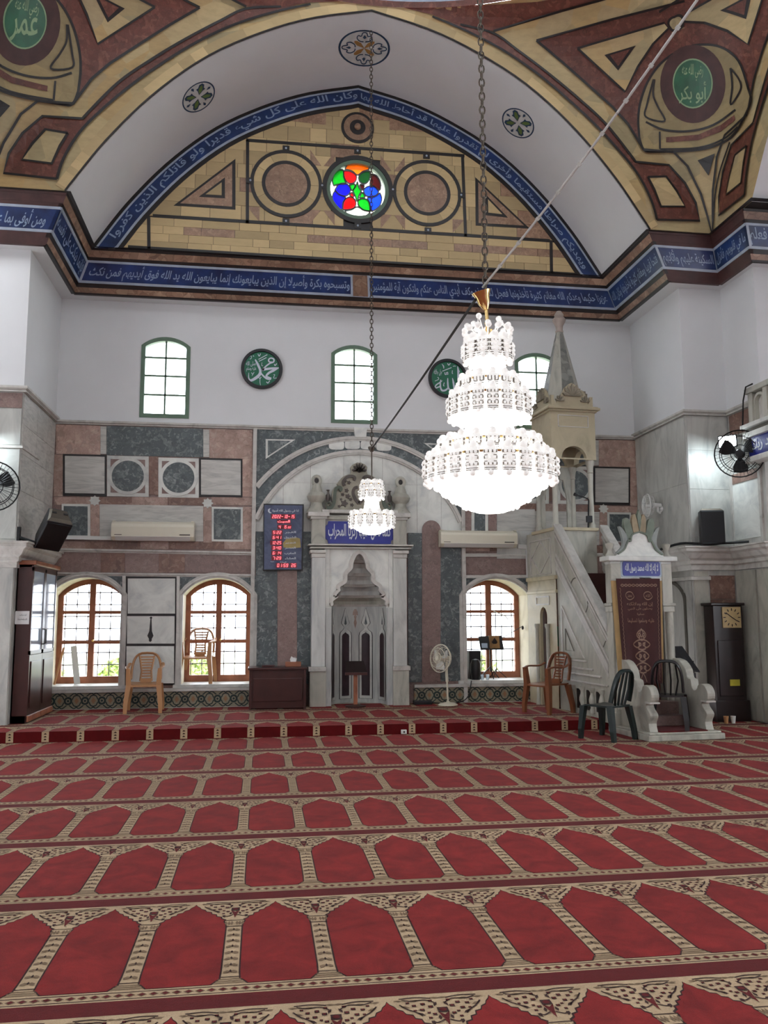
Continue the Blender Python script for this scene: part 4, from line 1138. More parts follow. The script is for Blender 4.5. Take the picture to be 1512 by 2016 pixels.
# ledge and tile skirting, left and right of the niche
MAT['tile_ground'] = plain('skirting_cream', rgb(150, 142, 120), 0.35, var=0.1); MAT['tile_green'] = plain('skirting_green', rgb(34, 50, 48), 0.35, var=0.2); MAT['tile_ochre'] = plain('skirting_ochre', rgb(158, 120, 88), .4)
for x0, x1 in ((XL, 0.70), (2.43, 4.42)):
    zb = PZ+.01; zt = zsill-.10
    g = MB(); g.box(x0, x1, D-.07, D, zt, zsill-.052); g.build('ledge', MAT['trim'], wall_back, bevel=.006)
    nt = max(1, round((x1-x0)/.25)); w = (x1-x0)/nt; h = zt-zb
    for i in range(nt):
        xa = x0+i*w; g = MB(); g.box(xa+.002, xa+w-.002, D-.03, D, zb, zt); t = g.build('tile', MAT['tile_ground'], wall_back, recalc=False)
        cx = xa+w/2; cz = (zb+zt)/2; g = MB(); y = D-.034
        def fl(pts, m): g.add([(a, y-(.001 if m else 0), b) for a, b in pts], [tuple(range(len(pts)))], m)
        ring(g, cx, cz, .032, .062, y-.001, y+.003, 16, 0); ring(g, cx, cz, .0, .018, y-.001, y+.003, 12, 0)
        for sx in (-1, 1):
            for sz in (-1, 1):
                L = smooth_line([(cx+sx*.06, cz+sz*.02), (cx+sx*.085, cz+sz*.07), (cx+sx*.125, cz+sz*h*.36), (cx+sx*.085, cz+sz*h*.47), (cx+sx*.04, cz+sz*h*.34), (cx+sx*.02, cz+sz*.065)], 4)
                A, B = ribbon(L, .016)
                for j in range(len(A)-1): fl([A[j], A[j+1], B[j+1], B[j]], 0)
            fl([(cx+sx*w/2, cz+.05), (cx+sx*(w/2-.035), cz), (cx+sx*w/2, cz-.05)], 1)
            fl([(cx+sx*w/2, cz+.03), (cx+sx*(w/2-.02), cz), (cx+sx*w/2, cz-.03)], 0)
        g.build('tile_motif', [MAT['tile_green'], MAT['tile_ochre']], t, recalc=False)
    g = MB(); g.box(x0, x1, D-.05, D, PZ, zb); g.build('tile_base', MAT['trim'], wall_back, recalc=False)
# niche bay: frame strips, striped breccia, slabs and the great arch
def vstrip(a, c, b, d, mat, y=.018, name='marble_strip'):
    return panel(name, [(a-(d-1050)*.004*(1 if a < 700 else -1)*0, d), (c, d), (c, b), (a, b)], mat, y)
for sgn in (0, 1):
    for a, c, b, d, m in ((503.5, 546, 1047, 1346, 'greygreen'), (546.3, 584.5, 1040, 1346, 'rosewall'), (584.8, 613, 1047, 1346, 'greygreen')):
        P = [W(a, d), W(c, d), W(c, b), W(a, b)]
        if m == 'rosewall': P = P[:2]+circ((P[2][0]+P[3][0])/2, P[2][1], (P[2][0]-P[3][0])/2, 14, 0, PI)
        if sgn: P = [(2*MX-x, z) for x, z in P]
        g = MB(); g.prism(P, D-(.03 if m == 'rosewall' else .022), D); g.build('breccia_strip', MAT[m], wall_back, recalc=False)
    x = W(500, 1000)[0]; x = x if not sgn else 2*MX-x
    g = MB(); g.box(x-.03, x+.03, D-.064, D, PZ, ZD-.06); g.build('pilaster_strip', MAT['trim'], wall_back, recalc=False)
ax0 = W(503, 1000)[0]; ax1 = 2*MX-ax0; zo = W(701, 862)[1]; zi = W(701, 889)[1]
zso = W(503, 958)[1]; zsi = W(503, 1022)[1]
OA = segm(ax0, ax1, zso, zo, 40); IA = segm(ax0, ax1, zsi, zi, 40)
zt = ZD-.06
g = MB(); g.prism([(ax1, zt), (ax0, zt)]+OA[::-1], D-.014, D); g.build('spandrel', MAT['greygreen'], wall_back, recalc=False)
g = MB(); band(g, OA, IA, D-.02, D); g.build('arch_band', MAT['greygreen'], wall_back, recalc=False)
for A in (OA, IA):
    for o0, o1, y in ((-.02, .03, .06), (.03, .06, .045)):
        g = MB(); band(g, offset(A, o0), offset(A, o1), D-y, D); g.build('arch_moulding', MAT['trim'], wall_back, recalc=False)
for i, xm in enumerate((-.39, -.13, .13, .39)):
    cx = (ax0+ax1)/2+xm; zc = (zo+zi)/2-abs(xm)*.06; g = MB()
    g.prism([(cx+.125*math.copysign(abs(math.cos(a))**.5, math.cos(a)), zc+.075*math.copysign(abs(math.sin(a))**.5, math.sin(a))) for a in [2*PI*k/24 for k in range(24)]], D-.04, D); g.build('keystone', MAT['white'], wall_back, recalc=False)
g = MB(); cx = (ax0+ax1)/2; g.prism([(cx-.09, zo-.0), (cx+.09, zo), (cx+.11, ZD), (cx-.11, ZD)], D-.08, D); g.build('keystone', MAT['white'], wall_back, recalc=False)
for sgn in (0, 1):
    Q = [W(523, 865), W(581, 866), W(523, 904)]
    c = (sum(p[0] for p in Q)/3, sum(p[1] for p in Q)/3)
    for sc, m, y in ((1, 'white', .024), (.78, 'greygreen', .03)):
        P = [(c[0]+(x-c[0])*sc, c[1]+(z-c[1])*sc) for x, z in Q]
        if sgn: P = [(2*MX-x, z) for x, z in P]
        g = MB(); g.prism(P, D-y, D); g.build('inlay_triangle', MAT[m], wall_back, recalc=False)
# slabs inside the arch
xs = [ax0+(ax1-ax0)*k for k in (0, .13, .26, .42, .5, .61, .78, .9, 1)]
zb = W(560, 1047)[1]; rows = [zb, W(560, 950, )[1], zi+.02]
def arcz(x):
    for (x0, z0_), (x1, z1_) in zip(IA[:-1], IA[1:]):
        if x1 <= x <= x0: return z0_+(z1_-z0_)*(x-x0)/(x1-x0)
    return zsi
for r in (0, 1):
    for a, b in zip(xs[:-1], xs[1:]):
        za = rows[r]; pts = [(a+.002, za), (b-.002, za)]; top = []
        for k in range(5):
            x = b-.002-(b-a-.004)*k/4; top.append((x, min(rows[r+1]-.003 if r == 0 else 9, arcz(x)-.01)))
        if max(p[1] for p in top) <= za+.01: continue
        top = [(x, max(z, za+.001)) for x, z in top]
        g = MB(); g.prism(pts+top, D-.012, D); g.build('marble_slab', MAT['white'], wall_back, recalc=False)
# right of the niche bay: strips above the window
for a, c, m in ((909, 927, 'rosewall'), (927.5, 933, 'white'), (933.5, 954, 'greygreen'), (954.5, 960, 'white'), (960.5, 977, 'rosewall'), (977.5, 1052, 'cream')):
    panel('marble_strip', [(a, 1046), (c, 1046), (c, 1003), (a, 1003)], m, .03)
panel('marble_panel', [(977.5, 1100), (1052, 1100), (1052, 1046), (977.5, 1046)], 'greymarble', .03)

# ---------------------------------------------------------------- windows
def low_window(i, a, b, label):
    w = struct(bpy.data.objects.new('window_%d' % i, None), label); COL.objects.link(w); y = D+.52
    fw = .115
    zs2 = zspr+.01; zc2 = zcrn+.035; x0, x1, z0 = a-.035, b+.035, zsill-.01
    O = [(x1, z0)]+segm(x0, x1, zs2, zc2, 14)+[(x0, z0)]; I = [(x1-fw, z0+fw)]+segm(x0+fw, x1-fw, zs2-.01, zc2-fw, 14)+[(x0+fw, z0+fw)]
    g = MB(); band(g, O+[O[0]], I+[I[0]], y, y+.07); g.build('window_frame', MAT['wood_mid'], w, recalc=False)
    cx = (a+b)/2; g = MB(); g.box(cx-.045, cx+.045, y-.015, y+.06, z0+fw, zc2-fw); g.build('mullion', MAT['wood_mid'], w)
    zrs = [z0+(zc2-z0)*k for k in (.385, .665)]
    for zr in zrs:
        for s in (-1, 1):
            xa, xb = sorted((cx+s*.045, cx+s*((b-a)/2+.035-fw))); g = MB(); g.box(xa, xb, y, y+.055, zr-.026, zr+.026); g.build('transom', MAT['wood_mid'], w)
    cuts = [z0+fw]+zrs+[zc2-fw]
    for s in (-1, 1):
        for k in range(3):
            xa, xb = sorted((cx+s*.045, cx+s*((b-a)/2+.035-fw))); za, zb_ = cuts[k]+(.026 if k else 0), cuts[k+1]-(.026 if k < 2 else 0)
            if k < 2: P = [(xa, za), (xb, za), (xb, zb_), (xa, zb_)]
            else:
                arc = [p for p in segm(x0+fw, x1-fw, zs2-.01, zc2-fw, 20) if xa <= p[0] <= xb]; P = [(xa, za), (xb, za)]+arc
            g = MB(); g.prism(P, y+.03, y+.035); g.build('pane', MAT['pane'], w, recalc=False)
    # iron grille outside
    yg = D+.66
    nz = 9
    for k in range(nz):
        z = z0+.10+(zcrn-z0-.12)*k/(nz-1); g = MB(); hw = (b-a)/2
        g.box(a, b, yg-.007, yg+.007, z-.008, z+.008); g.build('grille_bar', MAT['iron'], w, recalc=False)
    for k in range(6):
        x = a+(b-a)*(k+.5)/6; g = MB(); g.box(x-.006, x+.006, yg-.006, yg+.006, z0, zcrn-.02); 
        for j in range(nz):
            z = z0+.10+(zcrn-z0-.12)*j/(nz-1); g.ball((x, yg-.01, z), .019, 6, 4)
        g.build('grille_bar', MAT['iron'], w, recalc=False)
    g = MB(); g.ball((cx+.03, y-.03, z0+(zc2-z0)*.40), .022, 8, 6); g.build('knob', MAT['gold'], w, True)
    return w
low_window(1, *LOW[0], 'wooden arched window behind the bookcase'); low_window(2, *LOW[1], 'wooden arched window beside the desk'); low_window(3, *LOW[2], 'wooden arched window right of the niche')
for i, (a, b) in enumerate(UPW):
    w = struct(bpy.data.objects.new('window_%d' % (4+i), None), 'small green framed upper window'); COL.objects.link(w)
    fw = .065; y = D-.015
    O = [(b, uz0)]+segm(a, b, uzs, uzc, 12)+[(a, uz0)]; I = [(b-fw, uz0+fw)]+segm(a+fw, b-fw, uzs-.02, uzc-fw, 12)+[(a+fw, uz0+fw)]
    g = MB(); band(g, O+[O[0]], I+[I[0]], y, y+.08); g.build('window_frame', MAT['green_frame'], w, recalc=False)
    cx = (a+b)/2; g = MB(); g.box(cx-.014, cx+.014, y+.02, y+.05, uz0+fw, uzc-fw); g.build('mullion', MAT['green_frame'], w)
    zs_ = [uz0+fw+(uzc-uz0-2*fw)*k for k in (0, .26, .52, .77, 1)]
    for zr in zs_[1:-1]:
        g = MB(); g.box(a+fw, b-fw, y+.02, y+.048, zr-.014, zr+.014); g.build('transom', MAT['green_frame'], w)
    for s in (0, 1):
        for k in range(4):
            xa, xb = (a+fw, cx-.014) if s == 0 else (cx+.014, b-fw)
            P = [(xa, zs_[k]+.014), (xb, zs_[k]+.014), (xb, zs_[k+1]-.014), (xa, zs_[k+1]-.014)]
            if k == 3: P = P[:2]+[p for p in segm(a+fw, b-fw, uzs-.02, uzc-fw, 20) if xa <= p[0] <= xb]
            g = MB(); g.prism(P, y+.032, y+.036); g.build('pane', MAT['pane'], w, recalc=False)
# ---------------------------------------------------------------- the prayer niche
YP = 13.26
def m6(zx, zy, y=YP): return W(480+zx/3.2526, 800+zy/3.2516, y)
def m8(zx, zy, y=YP): return W(620+zx/6.3, 1080+zy/6.3, y)
def mc(zx, zy, y=YP): return W(590+zx/6.3, 880+zy/6.3, y)
mih = thing('prayer_niche', 'tall marble prayer niche with stepped hood between two pilasters', 'prayer niche', (m6(740, 1880)[0], YP, PZ))
def mpart(name, poly, y0, y1, mat, parent=None, bevel=0):
    g = MB(); g.prism(poly, y0, y1); return g.build(name, MAT[mat], parent or mih, recalc=True, bevel=bevel)
def mbox(name, a, b, c, d, y0, y1, mat, bevel=.008, parent=None, f=m6):
    (x0, z1), (x1, z0) = f(a, b), f(c, d)
    g = MB(); g.box(x0, x1, y0, y1, z0, z1); return g.build(name, MAT[mat], parent or mih, bevel=bevel)
zfl = PZ
HL = [(212, 716), (232, 690), (228, 650), (290, 602), (272, 572), (318, 520), (312, 478), (372, 440), (402, 400), (404, 345), (412, 310), (468, 250), (476, 190), (496, 130), (520, 86), (553, 64)]
xc = m8(553, 0)[0]
half = [m8(*p) for p in smooth_line(HL, 3)]
hood = half+[(2*xc-x, z) for x, z in half[::-1][1:]]
zh = half[0][1]; NXa = half[0][0]; NXb = 2*xc-NXa
hole = [(NXa, zfl)]+hood+[(NXb, zfl)]
pxa, pxb = m6(525, 0)[0], m6(968, 0)[0]; zt_ = m6(0, 905)[1]
g = plate([(pxa, zfl-.005), (pxb, zfl-.005), (pxb, zt_), (pxa, zt_)], [[(x, max(z, zfl)) for x, z in hole]], lambda x, z: (x, YP+.05, z), lambda x, z: (x, YP+.10, z))
g.build('front_slab', MAT['white'], mih, recalc=False)
# scalloped rim of the hood
for d0, d1, y in ((0.0, -.045, .0), (-.045, -.065, .02)):
    A, B = offset(hood, -d0), offset(hood, -d1); g = MB(); band(g, A, B, YP+y, YP+.055); g.build('hood_rim', MAT['trim'], mih, recalc=True)
# jambs beside the opening
for s in (0, 1):
    xa, xb = NXa-.10, NXa-.005
    if s: xa, xb = NXb+.005, NXb+.10
    g = MB(); g.box(xa, xb, YP+.01, YP+.06, zfl, zh-.02); g.build('jamb', MAT['greymarble'], mih, bevel=.006)
# concave niche
aw = (NXb-NXa)/2; bd = .55; yc = YP+.06; ncx = (NXa+NXb)/2
def el(a, b, n=25): return [(ncx+a*math.cos(PI-PI*i/(n-1)), yc+b*math.sin(PI*i/(n-1))) for i in range(n)]
def conc(g, a0, b0, z0_, a1, b1, z1_, n=25):
    A = [(x, y, z0_) for x, y in el(a0, b0, n)]; B = [(x, y, z1_) for x, y in el(a1, b1, n)]
    g.add(A+B, [(i, i+1, n+i+1, n+i) for i in range(n-1)])
g = MB(); conc(g, aw, bd, zfl, aw, bd, zh); g.build('niche_wall', MAT['greymarble'], mih, smooth=True, recalc=False)
lay = [(715, 690, 345), (690, 603, 335), (603, 572, 290), (572, 466, 262), (466, 434, 205), (434, 330, 182), (330, 290, 150), (290, 166, 142), (166, 124, 86), (124, 60, 62)]
zprev = zh; pa = aw; pb = bd
for i, (lo, hi, hw) in enumerate(lay):
    za, zb = m8(0, lo)[1], m8(0, hi)[1]; a = aw*hw/345; b = bd*hw/345*(1.0)
    g = MB()
    n = 25; P = [(x, y, za) for x, y in el(pa, pb)]; Q = [(x, y, za) for x, y in el(a, b)]
    g.add(P+Q, [(j, j+1, n+j+1, n+j) for j in range(n-1)])
    if i % 2 == 0: conc(g, a, b, za, a*.97, b*.97, zb)
    else:
        conc(g, a, b, za, a*1.03, b*1.04, (za+zb)/2); conc(g, a*1.03, b*1.04, (za+zb)/2, a*.94, b*.94, zb)
    g.build('hood_step', MAT['trim' if i % 2 == 0 else 'minbar' if i == 1 else 'greymarble'], mih, smooth=False, recalc=False)
    pa, pb = (a*.97, b*.97) if i % 2 == 0 else (a*.94, b*.94)
g = MB(); Q = [(x, y, m8(0, 60)[1]) for x, y in el(pa, pb)]; g.add(Q, [tuple(range(25))]); g.build('hood_cap', MAT['trim'], mih, recalc=False)
g = MB(); xa, xb, yb_, zz_ = NXa-.06, NXb+.06, yc+bd+.08, m8(0, 20)[1]+.05
g.add([(xa, YP+.1, PZ), (xa, yb_, PZ), (xb, yb_, PZ), (xb, YP+.1, PZ), (xa, YP+.1, zz_), (xa, yb_, zz_), (xb, yb_, zz_), (xb, YP+.1, zz_)], [(0, 1, 2, 3), (0, 1, 5, 4), (1, 2, 6, 5), (2, 3, 7, 6), (4, 5, 6, 7)]); g.build('niche_light_block', MAT['minbar'], mih, recalc=False)  # box added behind the niche to block sky light; its base is the floor
# inlaid lancets on the niche wall
def cyl(th, z, off): a = PI/2-th; return Vector((ncx+(aw-off)*math.cos(a), yc+(bd-off)*math.sin(a), z))
def lanc(name, pts, mat, th0, off, parent=None):
    V, Fc = tess([(t*100, z*100) for t, z in pts], 7)
    g = MB(); g.add([cyl(th0+x/100, z/100, off) for x, z in V], Fc); return g.build(name, MAT[mat], parent or mih, recalc=False)
MAT['lancet'] = plain('dark_plum_marble', rgb(52, 34, 40), 0.4, var=0.15)
zb_ = zfl+.08; zs_ = m8(0, 1090)[1]; zm_ = m8(0, 1000)[1]; zt2 = m8(0, 740)[1]
for th0 in (-1.22, -.41, .41, 1.22):
    w = .235
    def ogee(k, dz=0): return [(-w*k, zb_-dz), (w*k, zb_-dz), (w*k, zs_), (w*k*.9, zs_+.05), (.06*k*1.6, zm_-.02), (.045*k, zm_+.02), (.16*k, zm_+.09), (.12*k, zm_+.16), (0.0, zt2+.02*(k-1)*4), (-.12*k, zm_+.16), (-.16*k, zm_+.09), (-.045*k, zm_+.02), (-.06*k*1.6, zm_-.02), (-w*k*.9, zs_+.05), (-w*k, zs_)]
    o = lanc('lancet', ogee(1.18, .02), 'black', th0, .004)
    lanc('lancet_frame', ogee(1.06, .015), 'white', th0, .010, o)
    lanc('lancet_panel', [(-w*.70, zb_+.03), (w*.70, zb_+.03), (w*.70, zs_-.01), (w*.55, zs_+.02), (w*.3, zs_+.03), (0, zs_+.055), (-w*.3, zs_+.03), (-w*.55, zs_+.02), (-w*.70, zs_-.01)], 'lancet', th0, .016, o)
    lanc('lancet_tip', [(-w*.45, zs_+.06), (w*.45, zs_+.06), (0, zm_-.03)], 'greymarble', th0, .016, o)
    lanc('lancet_drop', [(-.06, zm_+.08), (0, zm_+.055), (.06, zm_+.08), (.03, zm_+.14), (0, zm_+.21), (-.03, zm_+.14)], 'greygreen', th0, .016, o)
zf = m8(0, 750)[1]
lanc('fleuron', [(0, zf-.32), (.06, zf-.22), (.025, zf-.16), (.05, zf-.12), (.03, zf-.09), (.10, zf-.10), (.09, zf-.04), (.04, zf), (-.04, zf), (-.09, zf-.04), (-.10, zf-.10), (-.03, zf-.09), (-.05, zf-.12), (-.025, zf-.16), (-.06, zf-.22)], 'pink', 0, .006)
# pilasters and entablature
for s in (0, 1):
    def X(a): x = m6(a, 1200)[0]; return x if not s else 2*xc-x
    def pb_(name, a, c, zy0, zy1, y0, mat, bev=.006):
        xa, xb = sorted((X(a), X(c))); g = MB(); g.box(xa, xb, y0, D+.0, m6(0, zy1)[1], m6(0, zy0)[1]); return g.build(name, MAT[mat], mih, bevel=bev)
    pb_('pilaster', 434, 522, 962, 1672, YP-.02, 'greymarble'); pb_('pilaster_inner', 522, 548, 905, 1882, YP+.02, 'white')
    g = MB(); xa, xb = sorted((X(424), X(528))); g.box(xa, xb, YP-.05, D, zfl, m6(0, 1700)[1]); g.build('pedestal', MAT['minbar'], mih, bevel=.006)
    pb_('pedestal_cap', 416, 530, 1672, 1702, YP-.07, 'trim')
    pb_('capital', 420, 524, 915, 938, YP-.06, 'trim', .014); pb_('capital_neck', 430, 522, 938, 965, YP-.035, 'trim', .01)
    pb_('upper_pilaster', 432, 520, 712, 884, YP-.01, 'minbar')
    pb_('cornice_end', 406, 545, 672, 700, YP-.08, 'trim', .01)
    pb_('cornice_bed', 424, 530, 700, 716, YP-.04, 'trim')
mbox('entablature', 412, 882, 1082, 898, YP-.08, D, 'trim'); mbox('architrave', 424, 898, 1070, 916, YP-.04, D, 'trim')
mbox('cornice', 500, 660, 985, 690, YP-.03, D, 'trim'); mbox('frieze', 515, 690, 970, 884, YP+.06, D, 'trim')
mbox('frieze_head', 520, 700, 966, 730, YP+.02, D, 'minbar')
MAT['plaqueblue'] = plain('plaque_blue', rgb(36, 44, 140), 0.35, var=0.06); MAT['plaquewhite'] = plain('plaque_white', rgb(206, 212, 224), .4, var=.02)
(x0, z1), (x1, z0) = m6(518, 733), m6(966, 880)
cz = (z0+z1)/2
pl = [(x0+.06, z0), (x1-.06, z0), (x1-.05, z0+.05), (x1, z0+.09), (x1, z1-.09), (x1-.05, z1-.05), (x1-.06, z1), (x0+.06, z1), (x0+.05, z1-.05), (x0, z1-.09), (x0, z0+.09), (x0+.05, z0+.05)]
plq = mpart('plaque', pl, YP+.035, YP+.065, 'plaqueblue')
g = MB(); letter(g, 'كلما دخل عليها زكريا المحراب', lambda a, b: (x0+.06+(x1-x0-.12)*a, YP+.03, z0+.06+(z1-z0-.10)*b), bold=.02); g.build('plaque_lettering', MAT['plaquewhite'], plq, recalc=False)
# crest
MAT['crest_dark'] = plain('crest_brown', rgb(84, 76, 72), .6, var=.15); MAT['crest_green'] = plain('crest_green', rgb(88, 96, 84), .6, var=.12); MAT['crest_ground'] = plain('crest_ground', rgb(160, 154, 138), .6, var=.1)
CL = [(335, 766), (326, 720), (340, 676), (380, 658), (412, 676), (404, 600), (412, 540), (432, 496), (470, 472), (505, 470), (470, 448), (500, 400), (545, 356), (600, 330), (640, 318), (648, 270), (640, 235), (665, 205), (700, 190), (720, 178), (745, 182)]
cxm = mc(745, 0)[0]; hl = [mc(*p) for p in smooth_line(CL, 3)]
cr = hl+[(2*cxm-x, z) for x, z in hl[::-1][1:]]
crest = mpart('crest', cr, YP+.10, YP+.2, 'crest_ground')
def cpair(name, pts, mat, y, w=None):
    for s in (0, 1):
        P = [mc(*p) for p in pts]
        if s: P = [(2*cxm-x, z) for x, z in P]
        g = MB()
        if w: A, B = ribbon(smooth_line(P, 4), w); band(g, A, B, y, YP+.11)
        else: g.prism(P, y, YP+.11)
        g.build(name, MAT[mat], crest, recalc=True)
cpair('scroll', [(345, 745), (400, 740), (432, 680), (440, 580), (455, 510), (500, 490), (520, 515), (500, 532)], 'crest_green', YP+.07, .05)
cpair('scroll', [(345, 745), (338, 700), (370, 675), (395, 700), (375, 722)], 'crest_green', YP+.07, .018)
cpair('scroll', [(560, 470), (545, 420), (590, 365), (650, 350), (690, 370), (680, 405)], 'crest_dark', YP+.07, .045)
cpair('scroll', [(745, 690), (700, 640), (670, 560), (690, 500), (730, 490)], 'crest_dark', YP+.08, .05)
for (a, b, r) in ((560, 690, 34), (605, 600, 24), (590, 530, 20), (640, 640, 16), (540, 580, 16), (620, 430, 18), (655, 710, 18), (495, 725, 14), (575, 410, 14), (520, 640, 13)):
    x, z = mc(a, b); rr = r*1.45/6.3/122
    for s in (0, 1):
        xx = x if not s else 2*cxm-x
        g = MB(); g.prism([(xx+rr*(.78+.22*math.cos(5*PI*k/12))*math.cos(PI*k/12), z+rr*(.78+.22*math.cos(5*PI*k/12))*math.sin(PI*k/12)) for k in range(24)], YP+.085, YP+.11); g.build('flower', MAT['crest_dark'], crest, recalc=False)
x, z = mc(748, 300)
for k in range(7):
    a = PI*(k+.5)/7*1.0; g = MB()
    P = [(x+.012*math.cos(a+1.57), z+.012*math.sin(a+1.57)), (x+.10*math.cos(a-.16), z+.12*math.sin(a-.16)+.0), (x+.125*math.cos(a), z+.15*math.sin(a)), (x+.10*math.cos(a+.16), z+.12*math.sin(a+.16)), (x-.012*math.cos(a+1.57), z-.012*math.sin(a+1.57))]
    g.prism(P, YP+.05, YP+.12); g.build('shell_rib', MAT['crest_dark'], crest)
for s in (0, 1):          # tulip bottles and urn finials
    x, z = mc(358, 590); x = x if not s else 2*cxm-x
    g = MB(); g.lathe([(.002, -.14), (.03, -.13), (.014, -.10), (.035, -.05), (.036, 0), (.018, .03), (.014, .07), (.032, .09), (.012, .095)], (x, YP+.11, z), 12); g.build('bottle_finial', MAT['crest_dark'], mih, True)
    x, _ = mc(214, 700); x = x if not s else 2*cxm-x; zb0 = m6(0, 672)[1]; k = (mc(0, 490)[1]-zb0)/1.0
    g = MB(); g.lathe([(.16, 0), (.16, .03), (.10, .10), (.085, .17), (.14, .22), (.155, .27), (.13, .32), (.10, .34), (.09, .38), (.07, .44), (.05, .47)], (x, YP+.13, zb0), 24); o = g.build('urn', MAT['minbar'], mih, True)
    g = MB(); g.tube([(x+.062*math.cos(t), YP+.12, zb0+.53+.07*math.sin(t)) for t in [2*PI*j/20 for j in range(20)]], .028, 8, closed=True); g.build('urn_ring', MAT['minbar'], o, True)
    g = MB(); g.prism(circ(x, zb0+.53, .045, 14), YP+.12, YP+.15); g.build('urn_eye', MAT['black'], o)

# ---------------------------------------------------------------- painted name plaques
MAT['plaque_green'] = plain('plaque_green', rgb(24, 104, 76), .45, var=.03)
def plaque(px, py, label):
    x, z = W(px, py); R = .335
    t = thing('calligraphy_plaque', label, 'wall plaque', (x, D, z-R), group='green round plaques on the white wall')
    g = MB(); g.prism(circ(x, z, R-.03, 48), D-.04, D); g.build('disc', MAT['plaque_green'], t)
    g = MB(); ring(g, x, z, R-.05, R, D-.065, D, 48); g.build('rim', MAT['blackplastic'], t, bevel=.008)
    return t, x, z, R
def strokes(t, f, lines, name='lettering'):
    g = MB(); i = 0
    for pts, w in lines:
        P = smooth_line(pts, 5); k = len(P)
        if isinstance(w, (int, float)): ws = [w]*k
        else: ws = [w[min(len(w)-1, int(j/(k-1)*(len(w)-1)))]+(w[min(len(w)-1, int(j/(k-1)*(len(w)-1))+1)]-w[min(len(w)-1, int(j/(k-1)*(len(w)-1)))])*((j/(k-1)*(len(w)-1)) % 1) for j in range(k)]
        A, B = ribbon(P, ws); y = D-.041-.0006*(i % 4); i += 1
        for j in range(k-1): g.add([(f(*q)[0], y, f(*q)[1]) for q in (A[j], A[j+1], B[j+1], B[j])], [(0, 1, 2, 3)])
    return g.build(name, MAT['plaquewhite'], t, recalc=False)
t, x, z, R = plaque(515.6, 727.5, 'green round plaque with white lettering, left of the middle upper window')
f5 = lambda a, b: W(440+a/9.45, 650+b/9.45, D-.041)
strokes(t, f5, [([(590, 545), (640, 640), (680, 740), (675, 820), (600, 890), (510, 935), (470, 890), (470, 790)], [20, 45, 40, 55, 55, 45, 20, 6]),
                ([(690, 790), (740, 850), (810, 900), (885, 905)], [22, 30, 40, 42]), ([(890, 900), (800, 860), (840, 800), (930, 750), (1030, 700)], [30, 36, 40, 48, 14]),
                ([(1030, 700), (900, 712), (760, 730), (725, 745), (780, 680), (860, 620), (930, 590), (935, 540), (885, 520), (842, 545), (850, 590), (900, 590)], [14, 40, 44, 40, 26, 26, 30, 28, 24, 24, 24, 14]),
                ([(650, 545), (815, 455)], 14), ([(660, 580), (800, 510)], 14), ([(640, 440), (665, 485), (690, 435)], 14), ([(490, 490), (520, 480), (515, 525), (490, 540)], 10), ([(550, 470), (565, 490)], 14),
                ([(715, 600), (712, 660), (735, 660)], 9), ([(945, 630), (960, 660), (990, 620)], 14), ([(520, 790), (545, 820), (570, 780)], 12), ([(545, 820), (530, 850)], 10), ([(655, 880), (680, 900), (700, 870)], 14), ([(680, 900), (678, 960), (688, 1025)], 10),
                ([(800, 960), (825, 985), (860, 940)], 16), ([(930, 830), (955, 830), (930, 890), (990, 890)], 10)])
g = MB(); letter(g, 'صلى الله', lambda a, b: (f5(420+180*a, 680-100*b)[0], D-.043, f5(420+180*a, 680-100*b)[1])); letter(g, 'عليه وسلم', lambda a, b: (f5(425+185*a, 770-90*b)[0], D-.043, f5(425+185*a, 770-90*b)[1])); g.build('lettering', MAT['plaquewhite'], t, recalc=False)
t, x, z, R = plaque(881, 746, 'green round plaque with white lettering, partly behind the large chandelier')
f6 = lambda a, b: W(820+a/12.6, 680+b/12.6, D-.041)
strokes(t, f6, [([(1020, 520), (1035, 650), (1035, 800), (1040, 960)], [20, 50, 46, 44]), ([(1070, 660), (1045, 610)], 20), ([(890, 810), (915, 920), (930, 1060), (900, 1120), (840, 1110), (790, 1050), (775, 930), (775, 810)], [14, 46, 40, 40, 44, 40, 40, 16]),
                ([(790, 1050), (720, 1110), (640, 1120), (600, 1060), (590, 960), (600, 850)], [36, 46, 46, 40, 34, 20]), ([(600, 1010), (500, 1050), (460, 1050), (490, 980), (580, 920), (640, 870)], [30, 34, 30, 30, 34, 12]),
                ([(640, 640), (870, 550)], 20), ([(630, 460), (670, 520), (675, 575)], [10, 30, 14]), ([(770, 445), (800, 490), (840, 440)], 22), ([(905, 520), (940, 510), (975, 515)], 16), ([(700, 665), (710, 720), (740, 720), (740, 680), (775, 670), (775, 730)], 18),
                ([(890, 620), (885, 690), (905, 700)], 16), ([(455, 885), (550, 840), (525, 790), (550, 810)], 16), ([(690, 920), (670, 990), (690, 1010)], 20)])
g = MB(); letter(g, 'جل جلاله', lambda a, b: (f6(430+200*a, 750-160*b)[0], D-.043, f6(430+200*a, 750-160*b)[1])); g.build('lettering', MAT['plaquewhite'], t, recalc=False)

